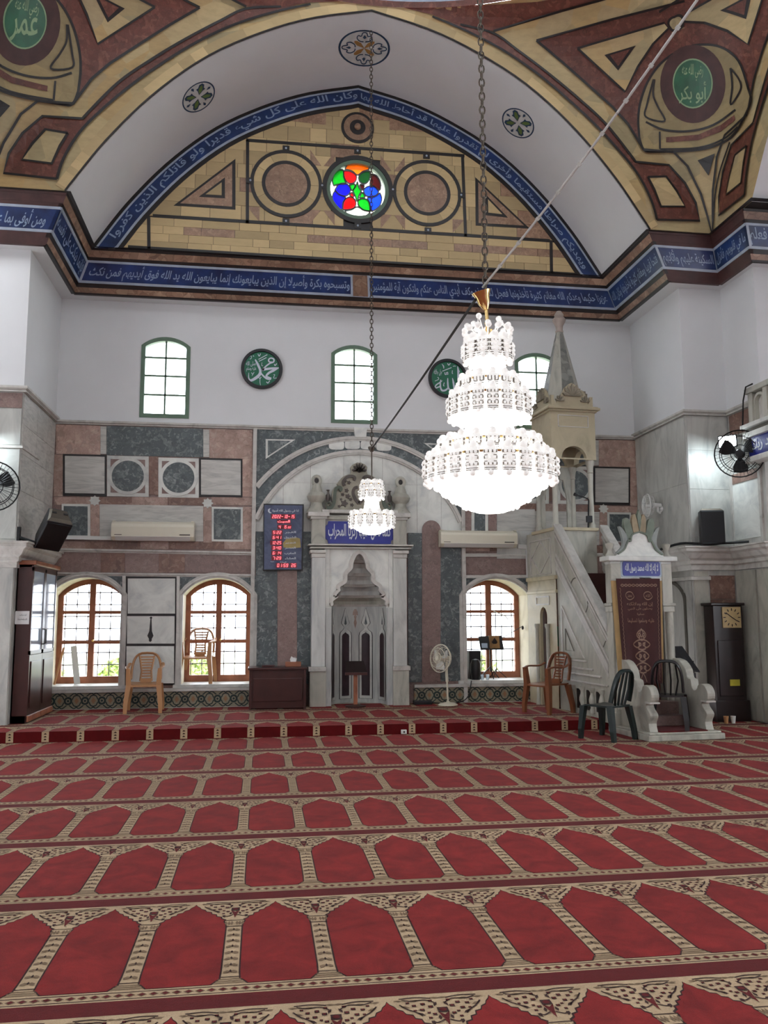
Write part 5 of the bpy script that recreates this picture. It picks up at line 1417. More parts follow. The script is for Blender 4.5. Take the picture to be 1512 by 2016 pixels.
# ---------------------------------------------------------------- prayer-time display
YB = D-.12
def b6(a, b, y=YB): p = onY(500+a/10.08, 960+b/10.08, YB); return (p.x, y, p.z)
MAT['boardprint'] = (lambda t: t.fin(t.ramp(t.noise(t.pos((1, 1, 1.4)), 3.2, 4, .6, .6), [(0.3, rgb(52, 58, 84)), (0.55, rgb(84, 92, 120)), (0.75, rgb(70, 78, 96))]), 0.25))(NT('display_print'))
MAT['led'] = emit('led_red', (1.0, 0.16, 0.20, 1), 2.6); MAT['ledback'] = plain('led_window', rgb(120, 6, 28), .3)
brd = thing('prayer_time_display', 'dark blue board with red LED prayer times left of the niche', 'display board', (b6(590, 1640)[0], YB, b6(590, 1640)[2]))
g = MB(); g.loft([b6(190, 318), b6(992, 330), b6(968, 1636), b6(180, 1642)], [(p[0], D-.03, p[2]) for p in (b6(190, 318), b6(992, 330), b6(968, 1636), b6(180, 1642))]); g.build('housing', MAT['blackplastic'], brd)
g = MB(); g.add([b6(208, 345, YB-.002), b6(962, 356, YB-.002), b6(940, 1618, YB-.002), b6(200, 1622, YB-.002)], [(0, 1, 2, 3)]); g.build('face', MAT['boardprint'], brd, recalc=False)
MAT['dome_gold'] = plain('print_ochre', rgb(160, 140, 84), .4, var=.1); MAT['printw'] = plain('print_white', rgb(196, 202, 212), .5)
g = MB(); g.add([b6(*p, YB-.003) for p in ((585, 1190), (575, 1100), (640, 1020), (740, 990), (830, 985), (915, 1010), (930, 1190), (760, 1200))], [tuple(range(8))]); g.build('printed_dome', MAT['dome_gold'], brd, recalc=False)
g = MB()
P = smooth_line([(330, 410), (285, 430), (280, 480), (320, 510), (355, 500)], 4); Q = smooth_line([(330, 410), (312, 440), (312, 470), (330, 490), (355, 500)], 4)
for j in range(len(P)-1): g.add([b6(*p, YB-.004) for p in (P[j], P[j+1], Q[j+1], Q[j])], [(0, 1, 2, 3)])
for s, a, b, c, d in (('لنا في رسول الله أسوة', 365, 890, 500, 420), ('الفجر', 612, 832, 915, 862), ('الشروق', 600, 836, 1020, 962), ('الظهر', 612, 828, 1122, 1075), ('العصر', 612, 828, 1222, 1175), ('المغرب', 604, 830, 1330, 1278), ('العشاء', 612, 832, 1425, 1378), ('دقيقة', 325, 395, 1480, 1462), ('الساعة', 520, 640, 1490, 1466)):
    letter(g, s, lambda x_, y_: b6(a+(b-a)*x_, c+(d-c)*y_, YB-.004), bold=.02)
g.build('printed_text', MAT['printw'], brd, recalc=False)
SEG = {'0': 'abcdef', '1': 'bc', '2': 'abged', '3': 'abgcd', '4': 'fgbc', '5': 'afgcd', '6': 'afgedc', '7': 'abc', '9': 'abcdfg', '-': 'g'}
def digits(g, s, x0, x1, ycen, h, slant=.14):
    units = sum(.45 if c in ': .' else 1.0 for c in s); w = (x1-x0)/units; x = x0; th = h*.13
    for c in s:
        ww = w*(.45 if c in ': .' else 1.0); d = ww*.74; t, b = ycen-h/2, ycen+h/2
        def q(xa, ya, xb, yb):
            g.add([b6(xa-(yy-ycen)*slant, yy, YB-.007) for xa, yy in ((xa, ya), (xb, ya), (xb, yb), (xa, yb))], [(0, 1, 2, 3)])
        if c == ':': q(x+ww*.2, ycen-h*.22, x+ww*.2+th, ycen-h*.22+th); q(x+ww*.2, ycen+h*.15, x+ww*.2+th, ycen+h*.15+th)
        for sg in SEG.get(c, ''):
            if sg == 'a': q(x, t, x+d, t+th)
            if sg == 'g': q(x, ycen-th/2, x+d, ycen+th/2)
            if sg == 'd': q(x, b-th, x+d, b)
            if sg == 'f': q(x, t, x+th, ycen)
            if sg == 'e': q(x, ycen, x+th, b)
            if sg == 'b': q(x+d-th, t, x+d, ycen)
            if sg == 'c': q(x+d-th, ycen, x+d, b)
        x += ww
g = MB(); bk = MB()
for s, a, b, yc_, h in (('2022-10-15', 365, 815, 575, 66), ('4', 492, 545, 780, 62), ('15', 590, 655, 780, 62), ('22', 672, 738, 790, 40), ('5:22', 380, 555, 890, 62), ('6:41', 375, 552, 990, 62), ('12:25', 350, 552, 1095, 62), ('3:40', 375, 550, 1197, 62), ('6:14', 372, 550, 1300, 62), ('7:29', 375, 550, 1400, 62), ('01:59', 462, 690, 1543, 66), ('26', 740, 842, 1543, 66)):
    digits(g, s, a, b, yc_, h)
    if s == '22': continue
    if s == '15': b = 734
    bk.add([b6(a-28, yc_-h*.72, YB-.005), b6(b+12, yc_-h*.72, YB-.005), b6(b+12, yc_+h*.72, YB-.005), b6(a-28, yc_+h*.72, YB-.005)], [(0, 1, 2, 3)])
letter(g, 'السبت', lambda x_, y_: b6(470+245*x_, 705-62*y_, YB-.007), bold=.03)
bk.add([b6(455, 640, YB-.005), b6(728, 640, YB-.005), b6(728, 715, YB-.005), b6(455, 715, YB-.005)], [(0, 1, 2, 3)])
bk.build('digit_window', MAT['ledback'], brd, recalc=False); g.build('digits', MAT['led'], brd, recalc=False)
# ---------------------------------------------------------------- pulpit
TH = math.radians(5.0); OM = Vector((4.64, 9.78, 0)); MU = Vector((math.cos(TH), math.sin(TH), 0)); MV = Vector((-math.sin(TH), math.cos(TH), 0))
def Lw(u, v, z): return OM+MU*u+MV*v+Vector((0, 0, z))
def Lu(px, py, u0=0.0):          # pixel on a plane parallel to the flight -> (v, z)
    d = ray(px, py); n_ = MU; t = ((OM+MU*u0)-EYE).dot(n_)/d.dot(n_); p = EYE+d*t; return ((p-OM).dot(MV), p.z)
def Lv(px, py, v0):              # pixel on a plane across the flight -> (u, z)
    d = ray(px, py); t = ((OM+MV*v0)-EYE).dot(MV)/d.dot(MV); p = EYE+d*t; return ((p-OM).dot(MU), p.z)
pul = thing('pulpit', 'tall marble pulpit with stair, canopied tower and pointed spire', 'pulpit', tuple(OM), TH)
def pbuild(g, name, mat, parent=None, smooth=False, bevel=0):
    g.v = [(x, y, z) for x, y, z in g.v]
    return g.build(name, MAT[mat] if isinstance(mat, str) else mat, parent or pul, smooth=smooth, bevel=bevel, base=False)
def pbox(name, u0, u1, v0, v1, z0, z1, mat='minbar', bevel=.008, parent=None):
    g = MB(); g.box(u0, u1, v0, v1, z0, z1); return pbuild(g, name, mat, parent, bevel=bevel)
TV, TW, TU0 = 2.53, 0.72, 0.0
TU1 = Lv(1168, 860, TV)[0]
UR = 0.90
# base slab and scrolled cheeks
pbox('base_slab', -.02, UR+.12, 0.0, 1.0, 0.004, .075); pbox('base_slab', .01, UR+.09, .03, 1.0, .075, .10)
chk = [(1270, 980), (1320, 930), (1332, 870), (1250, 800), (1240, 742), (1320, 730), (1335, 640), (1230, 572), (1160, 598), (1142, 640), (1100, 622), (1112, 560), (1060, 530), (1012, 440)]
prof_c = [(.10, .10), (.13, .20), (.08, .30), (.16, .38), (.17, .43), (.07, .46), (.045, .55), (.09, .63), (.17, .66), (.24, .64), (.27, .59), (.33, .57), (.38, .62), (.40, .70), (.47, .72), (.50, .82), (.62, .92), (.78, .95), (.82, .10)]
PC = smooth_line(prof_c[:-1], 3)+[prof_c[-1]]
for u0, u1 in ((.06, .17), (UR-.07, UR+.04)):
    g = MB(); g.prismx(PC, u0, u1); o = pbuild(g, 'cheek', 'minbar', bevel=.008)
    g = MB(); g.box(u0-.012, u1+.012, .06, .18, .44, .46); pbuild(g, 'cheek_bead', 'trim', o)
pbox('threshold_mat', .18, UR-.08, .06, .82, .10, .112, CARPET[2], 0)
for k in range(2): pbox('step', .18, UR-.08, .52+.15*k, .9, .112, .24+.16*k, 'rosewall', .006)
# portal
PV = .82; zl0, zl1 = Lv(1245, 1140, PV)[1], Lv(1245, 1105, PV)[1]; zct = Lv(1245, 1098, PV)[1]; zpc = Lv(1200, 1190, PV)[1]
for u0, u1 in ((.0, .15), (UR-.15, UR)):
    pbox('post', u0, u1, PV, PV+.16, .10, zl1-.03); pbox('post_base', u0-.02, u1+.02, PV-.02, PV+.18, .10, .26)
    pbox('capital', u0-.025, u1+.025, PV-.03, PV+.18, zpc-.02, zpc+.02); pbox('capital', u0-.012, u1+.012, PV-.015, PV+.17, zpc-.10, zpc-.02)
    g = MB(); g.lathe([(.045, .3), (.045, zpc-.1)], ((u0+u1)/2, PV-.005, 0), 14); pbuild(g, 'colonnette', 'minbar', None, True)
zar = zl0-.02
P = [(0, zl1), (0, zl0-.12), (.15, zl0-.12)]+[(UR/2-(UR/2-.15)*math.cos(PI*k/14), zl0-.16+.20*math.sin(PI*k/14)) for k in range(15)]+[(UR, zl0-.12), (UR, zl1)]
g = MB(); g.prism(P, PV+.01, PV+.15); pbuild(g, 'lintel', 'white')
pbox('portal_cornice', -.06, UR+.06, PV-.06, PV+.2, zl1, zct+.02, 'white', .012)
ub = UR/2
for a, b, m, y in ((.30, .115, 'bluewhite', .004), (.275, .095, 'plaqueblue', -.004)):
    zc = (zl0+zl1)/2+.02; g = MB(); g.prism([(ub-a, zc-b*.8), (ub-a*.94, zc-b), (ub+a*.94, zc-b), (ub+a, zc-b*.8), (ub+a, zc+b*.8), (ub+a*.94, zc+b), (ub-a*.94, zc+b), (ub-a, zc+b*.8)], PV+y, PV+.02); plo = pbuild(g, 'plaque', m)
g = MB(); letter(g, 'لا إله إلا الله محمد رسول الله', lambda a, b: (ub-.245+.49*a, PV-.008, zc-.07+.14*b), bold=.02); o = pbuild(g, 'plaque_lettering', 'plaquewhite', plo); 
# portal crest of leaves
z0c = zct+.02
MAT['leaf_ochre'] = plain('leaf_ochre', rgb(158, 142, 114), .6, var=.12); MAT['leaf_green'] = plain('leaf_green', rgb(112, 122, 108), .6, var=.15); MAT['leaf_grey'] = plain('leaf_grey', rgb(140, 146, 142), .6, var=.1)
CP = [(.36, 0), (.33, .03), (.24, .08), (.20, .16), (.17, .25), (.10, .31), (0, .33)]
half_c = smooth_line(CP, 4); g = MB(); g.prism([(ub-a, z0c+b) for a, b in half_c]+[(ub+a, z0c+b) for a, b in half_c[::-1][1:]], PV+.02, PV+.08); pbuild(g, 'crest', 'white')
for s in (-1, 1):
    for pts, m in (([(.0, .33), (.02, .45), (.06, .57), (.10, .52), (.10, .40), (.08, .31)], 'leaf_ochre'), ([(.09, .31), (.12, .42), (.15, .50), (.21, .51), (.23, .42), (.20, .30), (.17, .22)], 'leaf_green'), ([(.17, .25), (.24, .36), (.30, .40), (.27, .30), (.25, .2), (.27, .12), (.35, .04), (.25, .07), (.20, .15)], 'leaf_grey')):
        P = [(ub+s*a, z0c+b) for a, b in smooth_line(pts+[pts[0]], 3)[:-1]]; g = MB(); g.prism(P, PV+.01, PV+.06); pbuild(g, 'crest_leaf', m)
    A, B = ribbon(smooth_line([(ub+s*.33, z0c+.03), (ub+s*.24, z0c+.09), (ub+s*.2, z0c+.16), (ub+s*.165, z0c+.22), (ub+s*.14, z0c+.20), (ub+s*.11, z0c+.29), (ub, z0c+.33)], 4), .022); g = MB(); band(g, A, B, PV, PV+.03); pbuild(g, 'crest_edge', 'leaf_green')
    g = MB(); g.lathe([(.06, 0), (.06, .02), (.035, .05), (.03, .09), (.055, .14), (.06, .17), (.02, .19)], (ub+s*.42, PV+.07, z0c), 12); pbuild(g, 'crest_urn', 'minbar', None, True)
g = MB(); P = [(0, .33), (.02, .45), (.03, .54), (0, .63), (-.03, .54), (-.02, .45)]; g.prism([(ub+a, z0c+b) for a, b in P], PV+.0, PV+.05); pbuild(g, 'crest_leaf', 'leaf_green')
# stair flight
vA, vB = PV+.16, TV; zA_, zB_ = .45, Lu(1093, 1045)[1]-.05
NS = 10
for k in range(NS):
    v0 = vA+(vB-vA)*k/NS; z = zA_+(2.15-zA_)*(k+1)/NS
    pbox('stair_step', .09, UR-.12, v0, vB+.05, z-.17 if k else .10, z, MAT['wood_red'] if k > 3 else 'redstone', 0)
# side walls of the flight (pixel outlines on the left face)
def side(u0, u1, pts, name, mat='minbar', bevel=.004, parent=None, d=0.0):
    g = MB(); g.prismx([Lu(*p, 0.0) for p in pts], u0-d, u1); return pbuild(g, name, mat, parent, bevel=bevel)
zt0 = Lu(1092, 1036); zt1 = Lu(1194, 1232)
vP = PV+.02
def lineat(p, q, v): return p[1]+(q[1]-p[1])*(v-p[0])/(q[0]-p[0])
top0, top1 = lineat(zt0, zt1, TV), lineat(zt0, zt1, vP+.14)
bt0 = Lu(1096, 1112); bt1 = Lu(1172, 1300); bot0, bot1 = lineat(bt0, bt1, TV), lineat(bt0, bt1, vP+.14)
zpan = Lu(1150, 1318)[1]; zmid = Lu(1150, 1340)[1]
for u0, u1 in ((0.0, .09), (UR-.12, UR-.03)):
    g = MB(); g.prismx([(vP+.14, .10), (TV, .10), (TV, top0), (vP+.14, top1)], u0+.02, u1-.01); wl_ = pbuild(g, 'stair_wall', 'minbar')
    g = MB(); g.prismx([(vP+.14, top1-.07), (TV, top0-.07), (TV, top0+.03), (vP+.14, top1+.03)], u0-.02, u1+.03); pbuild(g, 'handrail', 'trim', None, bevel=.012)
    for dz, w, d in ((-.16, .02, .0), (bot0-top0, .05, -.012), (bot0-top0-.10, .03, -.004), (bot0-top0+.10, .02, 0)):
        g = MB(); v_hi = TV; v_lo = vP+.14
        za, zb = top0+dz, top1+dz
        if zb < zmid: f = (zmid-zb)/(za-zb); v_lo = v_lo+(TV-v_lo)*f; zb = zmid
        g.prismx([(v_lo, zb-w), (TV, za-w), (TV, za+w), (v_lo, zb+w)], u0+d+.004, u1); pbuild(g, 'raking_moulding', 'trim', wl_)
# inset ovals and triangle on the visible face
def sline(pts, w, name, mat, d, closed=False, sm=True):
    P = [Lu(*p, 0.0) for p in (smooth_line(pts, 4) if sm else pts)]
    if closed: P = P+[P[0]]
    A, B = ribbon(P, w); g = MB()
    for j in range(len(P)-1): g.prismx([A[j], A[j+1], B[j+1], B[j]], .02-d, .03)
    return pbuild(g, name, mat)
MAT['joint'] = plain('groove_grey', rgb(96, 92, 84), .7)
sline([(1123, 1165), (1122, 1150), (1126, 1140), (1133, 1137)], .014, 'carved_line', 'joint', .006); sline([(1144, 1210), (1151, 1205), (1155, 1192), (1154, 1184)], .014, 'carved_line', 'joint', .006)
sline([(1133, 1137), (1154, 1184)], .010, 'carved_line', 'trim', .006, sm=False); sline([(1123, 1165), (1144, 1210)], .010, 'carved_line', 'trim', .006, sm=False)
sline([(1156, 1190), (1192, 1262)], .012, 'carved_line', 'trim', .008, sm=False); sline([(1157, 1222), (1180, 1288), (1190, 1262)], .012, 'carved_line', 'joint', .006, sm=False)
sline([(1104, 1193), (1106, 1292), (1148, 1296), (1104, 1193)], .022, 'triangle_moulding', 'trim', .012, sm=False)
sline([(1111, 1238), (1112, 1280), (1128, 1282), (1111, 1238)], .014, 'triangle_moulding', 'joint', .008, sm=False)
for py0, py1, a, b in ((1296, 1302, 1100, 1152), (1311, 1315, 1110, 1166), (1322, 1327, 1110, 1182), (1336, 1342, 1110, 1196)):
    v0, z = Lu(a, py0, 0.0); v1, z2_ = Lu(b, py1+4, 0.0); vv0, vv1 = sorted((v0, v1)); g = MB(); g.box(.0, .03, max(vv0, vP+.14), min(vv1, TV), z-.018, z+.006); pbuild(g, 'string_moulding', 'trim', bevel=.004)
# balustrade at the foot, black slabs for the shade in its openings
for k in range(4):
    v = Lu(1128+k*19, 1375, 0)[0]
    z0b, z1b = PZ+.05, Lu(1150, 1352, 0)[1]
    g = MB(); g.lathe([(.045, z0b), (.045, z0b+.04), (.028, z0b+.08), (.05, z0b+.15), (.05, z0b+.19), (.026, z0b+.27), (.03, z1b-.06), (.05, z1b-.03), (.05, z1b)], (.005, v, 0), 12); pbuild(g, 'baluster', 'minbar', None, True)
    if k < 3:
        v2 = (v+Lu(1128+(k+1)*19, 1375, 0)[0])/2; g = MB(); g.box(.012, .03, v2-.05, v2+.05, z0b+.03, z1b-.04); pbuild(g, 'opening_shade', 'black')
# tower base with the side passage
vw = 3.62; zb1 = Lu(1070, 1135, 0)[1]; zpan0, zpan1 = Lu(1070, 1140, 0)[1], Lu(1070, 1052, 0)[1]; ztop = Lu(1092, 1040, 0)[1]
da, db = Lu(1078, 1250, 0)[0], Lu(1064, 1250, 0)[0]; zd = Lu(1071, 1195, 0)[1]
hole = [(da, PZ), (db, PZ)]+[((da+db)/2+(db-da)/2*math.cos(PI*k/12), zd-.16+.16*math.sin(PI*k/12)) for k in range(13)]
g = plate([(TV, PZ-.01), (vw, PZ-.01), (vw, zb1), (TV, zb1)], [[(v, max(z, PZ)) for v, z in hole]], lambda v, z: (0.0, v, z), lambda v, z: (.05, v, z)); pbuild(g, 'tower_base', 'minbar_y')
pbox('tower_body', 0.0, TU1, TV, vw, zb1-.0, ztop, 'minbar'); pbox('tower_front', .09, TU1, TV, TV+.06, .10, zb1, 'minbar')
pbox('passage_back', .5, .54, TV+.06, vw, PZ, zb1, 'wood_mid', 0); MAT['green_cloth'] = plain('green_panel', rgb(70, 160, 110), .6); MAT['orange_panel'] = plain('orange_panel', rgb(190, 116, 74), .6)
z_a, z_b, z_c = Lu(1075, 1235, .16)[1], Lu(1075, 1270, .16)[1], PZ
pbox('green_board', .10, .12, da-.25, (da+db)/2+.02, z_b, z_a+.02, 'green_cloth', 0); pbox('orange_board', .10, .12, da-.25, (da+db)/2+.02, PZ, z_b, 'orange_panel', 0)
pbox('passage_door', .06, .09, (da+db)/2+.04, db+.03, PZ, zd-.05, 'wood_red', 0)
pbox('tower_impost', -.03, .1, TV-.02, vw, zb1-.06, zb1+.0, 'minbar_y'); pbox('tower_impost', -.02, .1, TV-.01, vw, Lu(1070, 1165, 0)[1]-.03, Lu(1070, 1165, 0)[1]+.02, 'minbar_y')
for v in (da-.06, db+.08):
    g = MB(); g.lathe([(.04, PZ), (.04, PZ+.06), (.03, PZ+.1), (.03, zd-.34), (.045, zd-.30), (.045, zd-.26)], (-.02, v, 0), 12); pbuild(g, 'colonnette', 'minbar', None, True)
g = MB(); A = [(v, z) for v, z in ((da-.1, zd+.04), (db+.12, zd+.04), (db+.12, zd+.16), (da-.1, zd+.16))]; L = A+[A[0]]
for (p, q) in zip(L[:-1], L[1:]):
    a_, b_ = ribbon([p, q], .018); g.prismx([a_[0], a_[1], b_[1], b_[0]], -.01, .0)
pbuild(g, 'panel_moulding', 'trim')
vm = (TV+vw)/2; zm = (zpan0+zpan1)/2
g = MB()
for L in ([(TV+.15, zpan0+.08), (vw-.15, zpan0+.08), (vw-.15, zpan1-.08), (TV+.15, zpan1-.08), (TV+.15, zpan0+.08)], [(vm, zpan0+.1), (vw-.2, zm), (vm, zpan1-.1), (TV+.2, zm), (vm, zpan0+.1)]):
    for (p, q) in zip(L[:-1], L[1:]):
        a_, b_ = ribbon([p, q], .016); g.prismx([a_[0], a_[1], b_[1], b_[0]], -.012, .0)
pbuild(g, 'panel_moulding', 'trim')
pbox('tower_cornice', -.03, TU1+.03, TV-.03, TV+TW+.1, ztop-.03, ztop+.02, 'minbar_y')
# canopy columns, arches and box
zc0 = ztop+.02; zc1 = Lv(1130, 905, TV)[1]; zb_top = Lv(1130, 812, TV)[1]
for (u, v) in ((.05, TV+.05), (TU1-.05, TV+.05), (.05, TV+TW-.05), (TU1-.05, TV+TW-.05)):
    g = MB(); g.lathe([(.06, zc0), (.06, zc0+.05), (.042, zc0+.08), (.038, zc1-.20), (.05, zc1-.19), (.042, zc1-.17), (.055, zc1-.08), (.07, zc1-.05), (.07, zc1)], (u, v, 0), 16); pbuild(g, 'column', 'minbar', None, True)
for v0 in (TV-.03, TV+TW-.06):
    ar = [(TU1/2+(.21)*math.cos(PI*k/16), zc1+.02+.19*math.sin(PI*k/16)) for k in range(17)]
    g = plate([(-.02, zc1), (TU1+.02, zc1), (TU1+.02, zb_top), (-.02, zb_top)], [ar], lambda u, z: (u, v0, z), lambda u, z: (u, v0+.09, z)); pbuild(g, 'canopy_wall', 'minbar_y')
for u0 in (-.02, TU1+.02):
    ar = [(TV+TW/2+(.21)*math.cos(PI*k/16), zc1+.02+.19*math.sin(PI*k/16)) for k in range(17)]
    g = plate([(TV-.03, zc1), (TV+TW, zc1), (TV+TW, zb_top), (TV-.03, zb_top)], [ar], lambda v, z: (u0, v, z), lambda v, z: (u0+(.09 if u0 < 0 else -.09), v, z)); pbuild(g, 'canopy_wall', 'minbar_y')
g = MB()
for L in ([(.10, zb_top-.24), (TU1-.1, zb_top-.24), (TU1-.1, zb_top-.06), (.10, zb_top-.06), (.10, zb_top-.24)],):
    for (p, q) in zip(L[:-1], L[1:]):
        a_, b_ = ribbon([p, q], .014); g.prism([a_[0], a_[1], b_[1], b_[0]], TV-.04, TV-.03)
pbuild(g, 'panel_moulding', 'trim')
MAT['dullglass'] = plain('canopy_lining', rgb(150, 160, 158), .4)
g = MB(); g.lathe([(.30*math.cos(a), zb_top-.30+.26*math.sin(a)) for a in [PI/2*k/6 for k in range(6)]]+[(.001, zb_top-.04)], (TU1/2, TV+TW/2, 0), 20); pbuild(g, 'canopy_dome', 'dullglass', None, True)
for k, (d, h0, h1) in enumerate(((.03, 0, .03), (.07, .03, .07), (.045, .07, .09))): pbox('canopy_cornice', -.02-d, TU1+.02+d, TV-.03-d, TV+TW+d, zb_top+h0, zb_top+h1, 'minbar_y', .01)
zk = zb_top+.09
MAT['acanthus'] = plain('acanthus_grey', rgb(150, 142, 124), .7, var=.2)
def crown(fn, w):
    P = [(0, 0), (w, 0), (w*1.0, .17), (w*.93, .09), (w*.88, .05), (w*.84, .10), (w*.78, .16), (w*.72, .22), (w*.66, .30), (w*.56, .36), (w*.5, .38), (w*.44, .36), (w*.34, .30), (w*.28, .22), (w*.22, .16), (w*.16, .10), (w*.12, .05), (w*.07, .09), (0, .17)]
    g = MB(); A = [fn(a, 0, b) for a, b in P]; B = [fn(a, .05, b) for a, b in P]; g.loft(A, B); o = pbuild(g, 'crown_panel', 'minbar_y')
    for cx, cz, r, k0 in ((.5, .16, .17, 7), (.2, .07, .085, 5), (.8, .07, .085, 5)):
        for k in range(k0):
            a = PI*(k+.5)/k0; g = MB(); Q = [(w*cx, cz), (w*cx+r*.8*math.cos(a-.2), cz+r*.9*math.sin(a-.2)), (w*cx+r*math.cos(a), cz+r*1.2*math.sin(a)), (w*cx+r*.8*math.cos(a+.2), cz+r*.9*math.sin(a+.2))]
            g.loft([fn(x, -.035, z) for x, z in Q], [fn(x, .0, z) for x, z in Q]); pbuild(g, 'acanthus_leaf', 'acanthus', o)
crown(lambda a, y, z: (a, TV-.02+y, zk+z), TU1); crown(lambda a, y, z: (y, TV+TW-.01-a, zk+z), TW)
crown(lambda a, y, z: (a, TV+TW-.02-y, zk+z), TU1); crown(lambda a, y, z: (TU1-y, TV+TW-.01-a, zk+z), TW)
MAT['spire'] = breccia('spire_grey', rgb(134, 134, 128), rgb(176, 176, 166), rgb(96, 98, 96), 9.0, .5)
zs0, zs1 = zk+.02, Lv(1097, 655, TV+TW/2)[1]
cu, cv = TU1/2, TV+TW/2
R0, R1 = TU1*.52, .058
for k in range(8):
    a0, a1 = PI/8+PI/4*k, PI/8+PI/4*(k+1)
    g = MB(); q = [(cu+R0*math.cos(a0), cv+R0*math.sin(a0), zs0), (cu+R0*math.cos(a1), cv+R0*math.sin(a1), zs0), (cu+R1*math.cos(a1), cv+R1*math.sin(a1), zs1), (cu+R1*math.cos(a0), cv+R1*math.sin(a0), zs1)]
    g.add(q, [(0, 1, 2, 3)]); pbuild(g, 'spire_face', 'spire' if k % 2 else 'minbar')
MAT['minbar_f'] = plain('finial_pinkish_stone', rgb(172, 158, 148), .6, var=.1)
zf1 = Lv(1094, 612, TV+TW/2)[1]; hf = zf1-zs1
g = MB(); g.lathe([(R1*1.05, 0), (R1*1.15, hf*.05), (.055, hf*.12), (.06, hf*.3), (.10, hf*.5), (.11, hf*.58), (.085, hf*.68), (.065, hf*.72), (.075, hf*.76), (.075, hf*.82), (.06, hf*.88), (.04, hf*.98), (.001, hf)], (cu, cv, zs1), 18); pbuild(g, 'finial', 'minbar_f', None, True)
# inner backs behind the canopy columns (carved screen on the wall side)
g = MB(); A = [(.04, zc0), (.16, zc0), (.16, zc0+.55), (.22, zc0+.85), (.28, zc1-.2), (.30, zc1), (.04, zc1)]
for s in (0, 1): g.prism([((a if not s else TU1-a), b) for a, b in A], TV+TW-.06, TV+TW-.02)
pbuild(g, 'carved_screen', 'minbar')

# ---------------------------------------------------------------- piers: ledges, slabs, blind arch
def ledge(path, zc, prof, name, parent, mat='trim'):
    """moulding swept along a plan polyline; prof = (outward, dz)"""
    n = len(path); k = len(prof); vs = []
    for i, p in enumerate(path):
        a = Vector(path[max(i-1, 0)]); b = Vector(path[min(i+1, n-1)]); pv = Vector(p)
        d1 = (pv-a).normalized() if i > 0 else (b-pv).normalized(); d2 = (b-pv).normalized() if i < n-1 else d1
        n1 = Vector((d1.y, -d1.x)); n2 = Vector((d2.y, -d2.x)); nn = (n1+n2); nn = nn/max(.3, nn.dot(n1)) if nn.length > 1e-6 else n1
        for o, dz in prof: vs.append((p[0]+nn.x*o, p[1]+nn.y*o, zc+dz))
    fs = [(i*k+j, i*k+j+1, (i+1)*k+j+1, (i+1)*k+j) for i in range(n-1) for j in range(k-1)]
    g = MB(); g.add(vs, fs); return g.build(name, MAT[mat], parent, recalc=False)
LEDGE = [(0, -.34), (.03, -.34), (.03, -.27), (.06, -.25), (.06, -.2), (.10, -.17), (.14, -.10), (.18, -.07), (.18, -.03), (.21, -.02), (.21, .0), (0, .0)]
zlg = onY(1368, 1075, 11.55).z
rp_ = [(XR, D), (XR, PRF), (7.03, PRF), (7.03, 10.85), (9, 10.85)]
lp_ = [(-6, PLF), (XL, PLF), (XL, D)]
ledge(rp_, zlg, LEDGE, 'ledge', wr); ledge(lp_, zlg-.02, LEDGE, 'ledge', wl)
TOPM = [(0, -.05), (.05, -.05), (.03, -.02), (.06, .0), (.06, .03), (0, .035)]
ledge(rp_, ZD, TOPM, 'moulding', wr); ledge(lp_, ZD, TOPM, 'moulding', wl)
zm1 = onY(20, 880, PLF).z
ledge([(-6, PLF), (XL, PLF), (XL, PLF+.85)], zm1, [(0, -.02), (.03, -.015), (.03, .015), (0, .02)], 'moulding', wl)
def slabs(x_of, rows, cols, mat, parent, vary=True):
    for (za, zb) in rows:
        for (a, b) in cols:
            q = [x_of(a+.002, za+.002), x_of(b-.002, za+.002), x_of(b-.002, zb-.002), x_of(a+.002, zb-.002)]
            q2 = [x_of(a+.002, za+.002, 1), x_of(b-.002, za+.002, 1), x_of(b-.002, zb-.002, 1), x_of(a+.002, zb-.002, 1)]
            g = MB(); g.loft(q, q2); g.build('marble_slab', MAT[mat], parent, recalc=True)
fl = lambda a, z, s=0: (XL+(.012 if not s else 0), a, z)
slabs(fl, [(zlg+.02, 3.2), (3.2, 3.7), (3.7, 4.1), (4.1, ZD-.06)], [(11.70, 12.4), (12.4, 13.0), (13.0, 13.46)], 'cream', wl)
flf = lambda a, z, s=0: (a, PLF-(.012 if not s else 0), z)
slabs(flf, [(zlg+.02, 3.05), (3.05, zm1-.03), (zm1+.03, ZD-.28)], [(-5, -3.24)], 'pier', wl); slabs(flf, [(ZD-.27, ZD-.06)], [(-5, -4.2), (-4.2, -3.24)], 'rosewall', wl)
slabs(flf, [(0.1, zlg-.36)], [(-5, -3.6), (-3.6, -3.24)], 'pier', wl)
fr = lambda a, z, s=0: (XR-(.012 if not s else 0), a, z)
slabs(fr, [(zlg+.02, 3.5), (3.5, ZD-.06)], [(11.76, 12.3), (12.3, 12.7), (12.7, 13.1), (13.1, 13.46)], 'pier', wr)
frf = lambda a, z, s=0: (a, PRF-(.012 if not s else 0), z)
slabs(frf, [(zlg+.02, 3.4), (3.4, 4.0), (4.0, ZD-.06)], [(6.35, 7.02)], 'pier', wr)
fr2 = lambda a, z, s=0: (7.03-(.012 if not s else 0), a, z)
slabs(fr2, [(zlg+.1, 3.45)], [(11.0, 11.68)], 'white', wr); slabs(fr2, [(3.47, 3.62), (4.2, ZD-.06)], [(11.0, 11.68)], 'redmarble', wr)
g = MB()
for a in (11.71, 10.97): g.box(7.0, 7.03, a-.03, a+.03, zlg+.03, 4.2)
g.build('frame_strip', MAT['trim'], wr)
g = MB(); g.lathe([(.2, 0), (.2, .02)], (0, 0, 0), 24)
